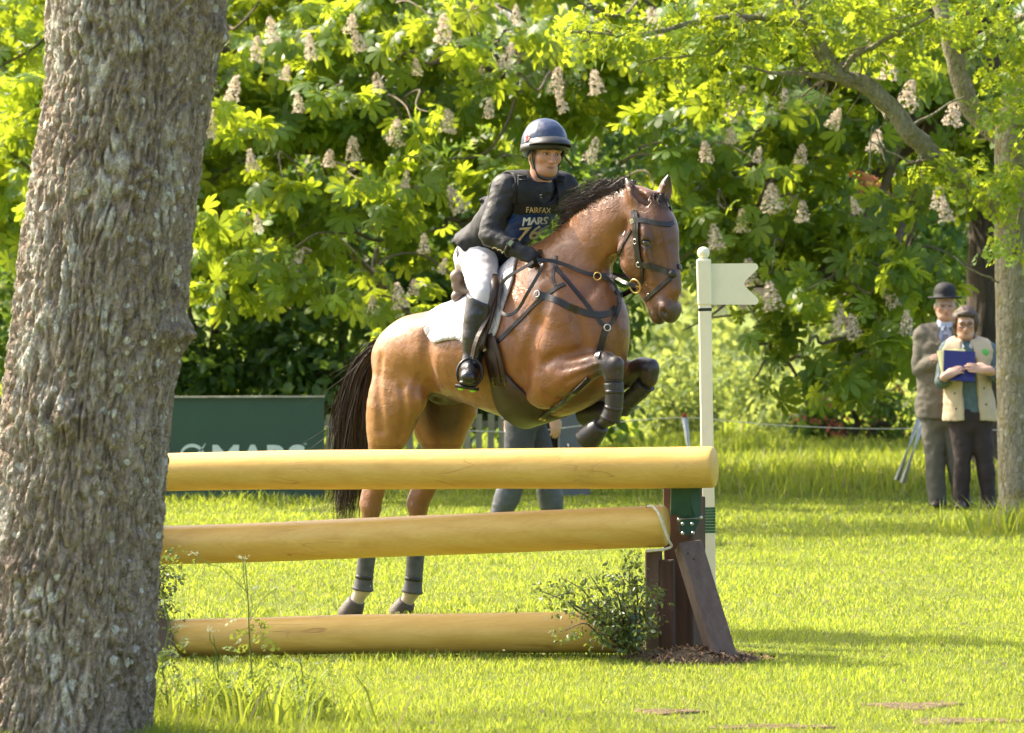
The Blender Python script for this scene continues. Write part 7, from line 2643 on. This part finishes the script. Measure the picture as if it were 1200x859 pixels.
# ---- woman with the folder
D = 34.25
WJ = dict(lat=(1, 0, 0), build=[1.0], pelvis=wp(1137, 486, D), waist=wp(1134, 456, D), chest=wp(1133, 424, D), neck=wp(1131, 402, D), head=wp(1131.5, 378.5, D-.03), face=(-.06, -1, -.1), up=(0, 0, 1),
    shR=wp(1113, 411, D), elR=wp(1104, 446, D-.05), wrR=wp(1108, 441, D-.27), hdR=(.75, -.05, .42), hnR=(-.55, -.75, .3), curlR=[.35], thumbR=[1.0],
    shL=wp(1156, 411, D), elL=wp(1172, 441, D-.05), wrL=wp(1158, 434, D-.29), hdL=(-.95, -.02, .16), hnL=(.05, -.95, .25), curlL=[.12], thumbL=[-1.0],
    hipR=wp(1128, 490, D), knR=wp(1128, 546, D-.02), anR=wp(1126, 591, D), toR=wp(1124, 596, D-.17), hipL=wp(1146, 490, D), knL=wp(1155, 546, D-.02), anL=wp(1159, 590, D), toL=wp(1161, 596, D-.17))
wpn = Person(WJ)
woman = empty('person', (float(WJ['pelvis'][0]), D, float(gz(WJ['anR'][0], D))), 'woman in beige waistcoat and slate jumper holding a navy folder', 'person')
S = wpn.solid(ALL, .0075); V, Q = S.mesh()
add_obj('body', V, Q, M['skin'], woman, True, face_colours(V, wpn.hf, (0.55, 0.32, 0.235), None, .08, (0.2, 0.13, 0.09)))
put_eyes(wpn, woman)
S = wpn.solid(('torso', 'arm'), .0085, .016, kmul=1.1)
for k_ in 'RL':
    ax_ = nv(WJ['wr'+k_]-WJ['el'+k_]); e_ = WJ['el'+k_]+(WJ['wr'+k_]-WJ['el'+k_])*.55
    S.tube([e_+ax_*.09, WJ['wr'+k_]+ax_*.1], [.062, .065], k=.004, op='s')
S.cut(WJ['pelvis']+[0, 0, .02], (0, 0, -1)); S.warp(folds(.010, 9, 42), .03)
V, Q = S.mesh(); add_obj('jumper', V, Q, M['teal_knit'], woman)
for k_ in 'RL':     # white cuffs
    ax_ = nv(WJ['wr'+k_]-WJ['el'+k_]); e_ = WJ['el'+k_]+(WJ['wr'+k_]-WJ['el'+k_])*.58
    V, F = tube([Vector(e_-ax_*.012), Vector(e_+ax_*.02)], .053, 16); add_obj('cuff', V, F, M['white_cloth'], woman)
    w_ = WJ['wr'+k_]-ax_*.02
    V, F = torus(Vector(w_), Vector(ax_), .036, .005, 16, 6); add_obj('bracelet', V, F, M['brass'], woman)
S = wpn.solid(('torso',), .0085, .036, kmul=1.2)
S.tube([WJ['waist'], WJ['pelvis'], WJ['pelvis']-[0, 0, .05]], [.135, .145, .15], [.17, .195, .205], (1, 0, 0), k=.05)
S.cut(WJ['pelvis']-[0, 0, .045], (0, 0, -1))
S.tube([WJ['neck']+[0, -.13, .0], WJ['chest']+[.0, -.15, 0], WJ['waist']+[0.006, -.15, 0], WJ['pelvis']+[.01, -.17, -.1]], [.05, .06, .066, .07], k=.006, op='s')
S.tube([WJ['neck'], WJ['neck']+[0, -.03, .1]], [.072, .085], k=.01, op='s')
for g, k_ in ((-1, 'R'), (1, 'L')): S.tube([WJ['sh'+k_]+[g*.05, 0, .03], WJ['sh'+k_]+[g*.06, -.02, -.14]], [.07, .07], k=.01, op='s')
S.warp(folds(.010, 8, 52), .03)
V, Q = S.mesh(); vst = add_obj('waistcoat', V, Q, M['beige'], woman)
WB = bvh_of(V, Q)
def on_vest(px, py, mat, rad, name, sq=(1, .3, 1)):
    h = WB.ray_cast(CAMP, (W(px, py, 30)-CAMP).normalized())
    if h[0] is not None:
        V, F = sphere_mesh(h[0], rad, 12, 8, sq); add_obj(name, V, F, M[mat], vst)
M['badge_green'] = plain('green badge', (0.12, 0.5, 0.1), 0.5, 0.2, 60, 100, 0.1)
on_vest(1154, 413, 'badge_green', .03, 'badge')
for px, py in ((1153, 455), (1155.5, 474), (1119, 461), (1120.5, 479)): on_vest(px, py, 'shoe', .009, 'button', (1, .5, 1))
for g in (-1, 1):
    c_ = WJ['neck']
    V, F = ribbon([Vector(c_+[g*.06, -.02, .03]), Vector(c_+[g*.058, -.07, .01]), Vector(c_+[g*.03, -.12, -.04])], [Vector((g*.5, -1, .3))]*3, [.04, .055, .03], .006); add_obj('collar', V, F, M['white_cloth'], woman, False)
S = wpn.solid(('leg',), .0085, .008, kmul=.4); S.tube([WJ['pelvis']+(WJ['pelvis']-WJ['waist'])*.3, WJ['pelvis'], WJ['pelvis']+[0, 0, .06]], [.122, .134, .12], [.16, .184, .16], (1, 0, 0), k=.02)
for k_ in 'RL': S.tube([WJ['kn'+k_], WJ['an'+k_]+[0, 0, 0]], [.066, .062], k=.01)
S.cut(WJ['anR']-[0, 0, .045], (0, 0, -1)); S.warp(folds(.012, 8, 62, (1, 1, 1)), .03)
V, Q = S.mesh(); add_obj('trousers', V, Q, M['plum'], woman)
shoes(wpn, woman, M['shoe'])
c, f, l, u = wpn.hf; HPw = lambda a, b, d: c+f*a+l*b+u*d; Rw = np.array([f, l, u])
S = Solid(c-.24, c+.24, .007)
S.ell(HPw(-.025, 0, .04), (.105, .088, .098), Rw, .02)
for g in (-1, 1): S.tube([HPw(-.01, g*.066, .05), HPw(.0, g*.078, -.01), HPw(-.015, g*.07, -.065)], [.036, .03, .02], k=.03)
S.ell(HPw(-.06, 0, -.03), (.06, .085, .08), Rw, .03)
S.tube([HPw(.075, -.05, .075), HPw(.088, .0, .08), HPw(.072, .055, .07)], [.022, .026, .022], k=.02)
S.ell(HPw(.09, 0, -.035), (.085, .056, .09), Rw, .01, 's')
S.warp(lambda P: .010*noise3(P*28)+.006*noise3(P*60), .03)
V, Q = S.mesh(); add_obj('hair', V, Q, M['hair_brown'], woman)
specs(wpn, woman).obj('spectacles', M['glass_frame'], woman)
# folder and paper held in her hands
fc_ = Vector((wp(1124, 429, D-.225)))
fx_ = Vector((1, -.05, -.06)).normalized(); fn_ = Vector((-.1, -.8, .45)); fn_ = (fn_-fx_*fn_.dot(fx_)).normalized(); fu_ = fn_.cross(fx_)*-1
fu_ = fu_ if fu_.z > 0 else -fu_
def slab(c0, wx, wy, th, rot=0.0):
    a = fx_*math.cos(rot)+fu_*math.sin(rot); b = fu_*math.cos(rot)-fx_*math.sin(rot)
    Vv = [c0+a*(sx*wx/2)+b*(sy*wy/2)+fn_*(sz*th/2) for sz in (-1, 1) for sx, sy in ((-1, -1), (1, -1), (1, 1), (-1, 1))]
    return Vv, [[3, 2, 1, 0], [4, 5, 6, 7], [0, 1, 5, 4], [1, 2, 6, 5], [2, 3, 7, 6], [3, 0, 4, 7]]
V, F = slab(fc_, .245, .265, .012); top_obj('folder', V, F, M['folder_blue'], 'navy blue folder held open in front of the woman in the beige waistcoat', 'folder', None, False)
mb = MB()
for i in range(4):
    V, F = slab(fc_-fn_*(.016+.003*i)+fu_*(.018+.004*i)-fx_*(.04+.004*i), .2, .26, .002, .12+.03*i); mb.add(V, F)
top_obj('paper_pad', mb.V, mb.F, M['paper_yellow'], 'yellow paper sheets sticking out behind the navy folder', 'paper', None, False)

# ---- someone walking past behind the fence
D = 30.0
KJ = dict(lat=(.25, 1, 0), pelvis=wp(616, 480, D), waist=wp(619, 455, D), chest=wp(623, 415, D), neck=wp(627, 388, D), head=wp(631, 358, D), face=(1, -.2, -.1), up=(0, 0, 1),
    shR=wp(622, 400, D-.19), elR=wp(632, 452, D-.24), wrR=wp(649, 488, D-.22), hdR=(.15, -.05, -1), hnR=(.3, -.95, 0), curlR=[.5], thumbR=[1.0],
    shL=wp(626, 400, D+.19), elL=wp(606, 445, D+.24), wrL=wp(598, 485, D+.22), hdL=(-.1, 0, -1), hnL=(-.2, .95, 0), curlL=[.4], thumbL=[-1.0],
    hipR=wp(612, 490, D-.1), knR=wp(604, 556, D-.1), anR=wp(582, 615, D-.1), toR=wp(600, 626, D-.1), hipL=wp(618, 490, D+.1), knL=wp(640, 552, D+.1), anL=wp(650, 617, D+.1), toL=wp(678, 622, D+.1))
kp = Person(KJ)
walker = empty('person', (float(KJ['pelvis'][0]), D, float(gz(KJ['pelvis'][0], D))), 'person in slate trousers and grey boots striding past behind the horse belly', 'person')
S = kp.solid(ALL, .009); V, Q = S.mesh(); add_obj('body', V, Q, M['skin'], walker, True, face_colours(V, kp.hf, (0.5, 0.29, 0.21), (0.08, 0.055, 0.04), .05))
S = kp.solid(('torso', 'arm'), .01, .024, kmul=1.2); S.tube([KJ['waist'], KJ['pelvis'], KJ['pelvis']-[0, 0, .04]], [.15, .155, .155], [.19, .2, .2], KJ['lat'], k=.05)
ax_ = nv(KJ['wrR']-KJ['elR'])
S.tube([KJ['wrR']+ax_*.06, KJ['wrR']+ax_*.14], [.07, .07], k=.004, op='s')
S.cut(KJ['pelvis']-[0, 0, .07], (0, 0, -1)); S.warp(folds(.008, 9, 72), .03); V, Q = S.mesh(); add_obj('jacket', V, Q, M['walker_jacket'], walker)
S = kp.solid(('leg',), .009, .022); S.tube([KJ['pelvis']+(KJ['pelvis']-KJ['waist'])*.3, KJ['pelvis'], KJ['pelvis']+[0, 0, .06]], [.125, .138, .12], [.165, .19, .16], KJ['lat'], k=.03)
S.warp(folds(.010, 9, 82), .03); V, Q = S.mesh(); add_obj('trousers', V, Q, M['walker_trouser'], walker)
for k_ in 'RL':
    kn, an, to = KJ['kn'+k_], KJ['an'+k_], KJ['to'+k_]; d = nv(an-kn)
    S = Solid(np.minimum(np.minimum(kn, an), to)-.15, np.maximum(np.maximum(kn, an), to)+.15, .009)
    S.tube([kn+d*.07, kn+d*.2, an-d*.05, an+d*.04], [.09, .088, .066, .06], k=.02)
    S.tube([an+d*.045, to], [.05, .045], k=.03)
    S.cut((0, 0, float(gz(an[0], an[1]))), (0, 0, -1))
    S.warp(folds(.006, 12, 92), .03); V, Q = S.mesh(); add_obj('boot', V, Q, M['walker_boot'], walker)
S = Solid(kp.hf[0]-.2, kp.hf[0]+.2, .009); S.ell(kp.hf[0]+np.array([-.012, 0, .05]), (.11, .09, .10), None, .02); S.cut(kp.hf[0]+[0, 0, .03], (0, 0, -1)); V, Q = S.mesh(); add_obj('cap', V, Q, M['walker_jacket'], walker)
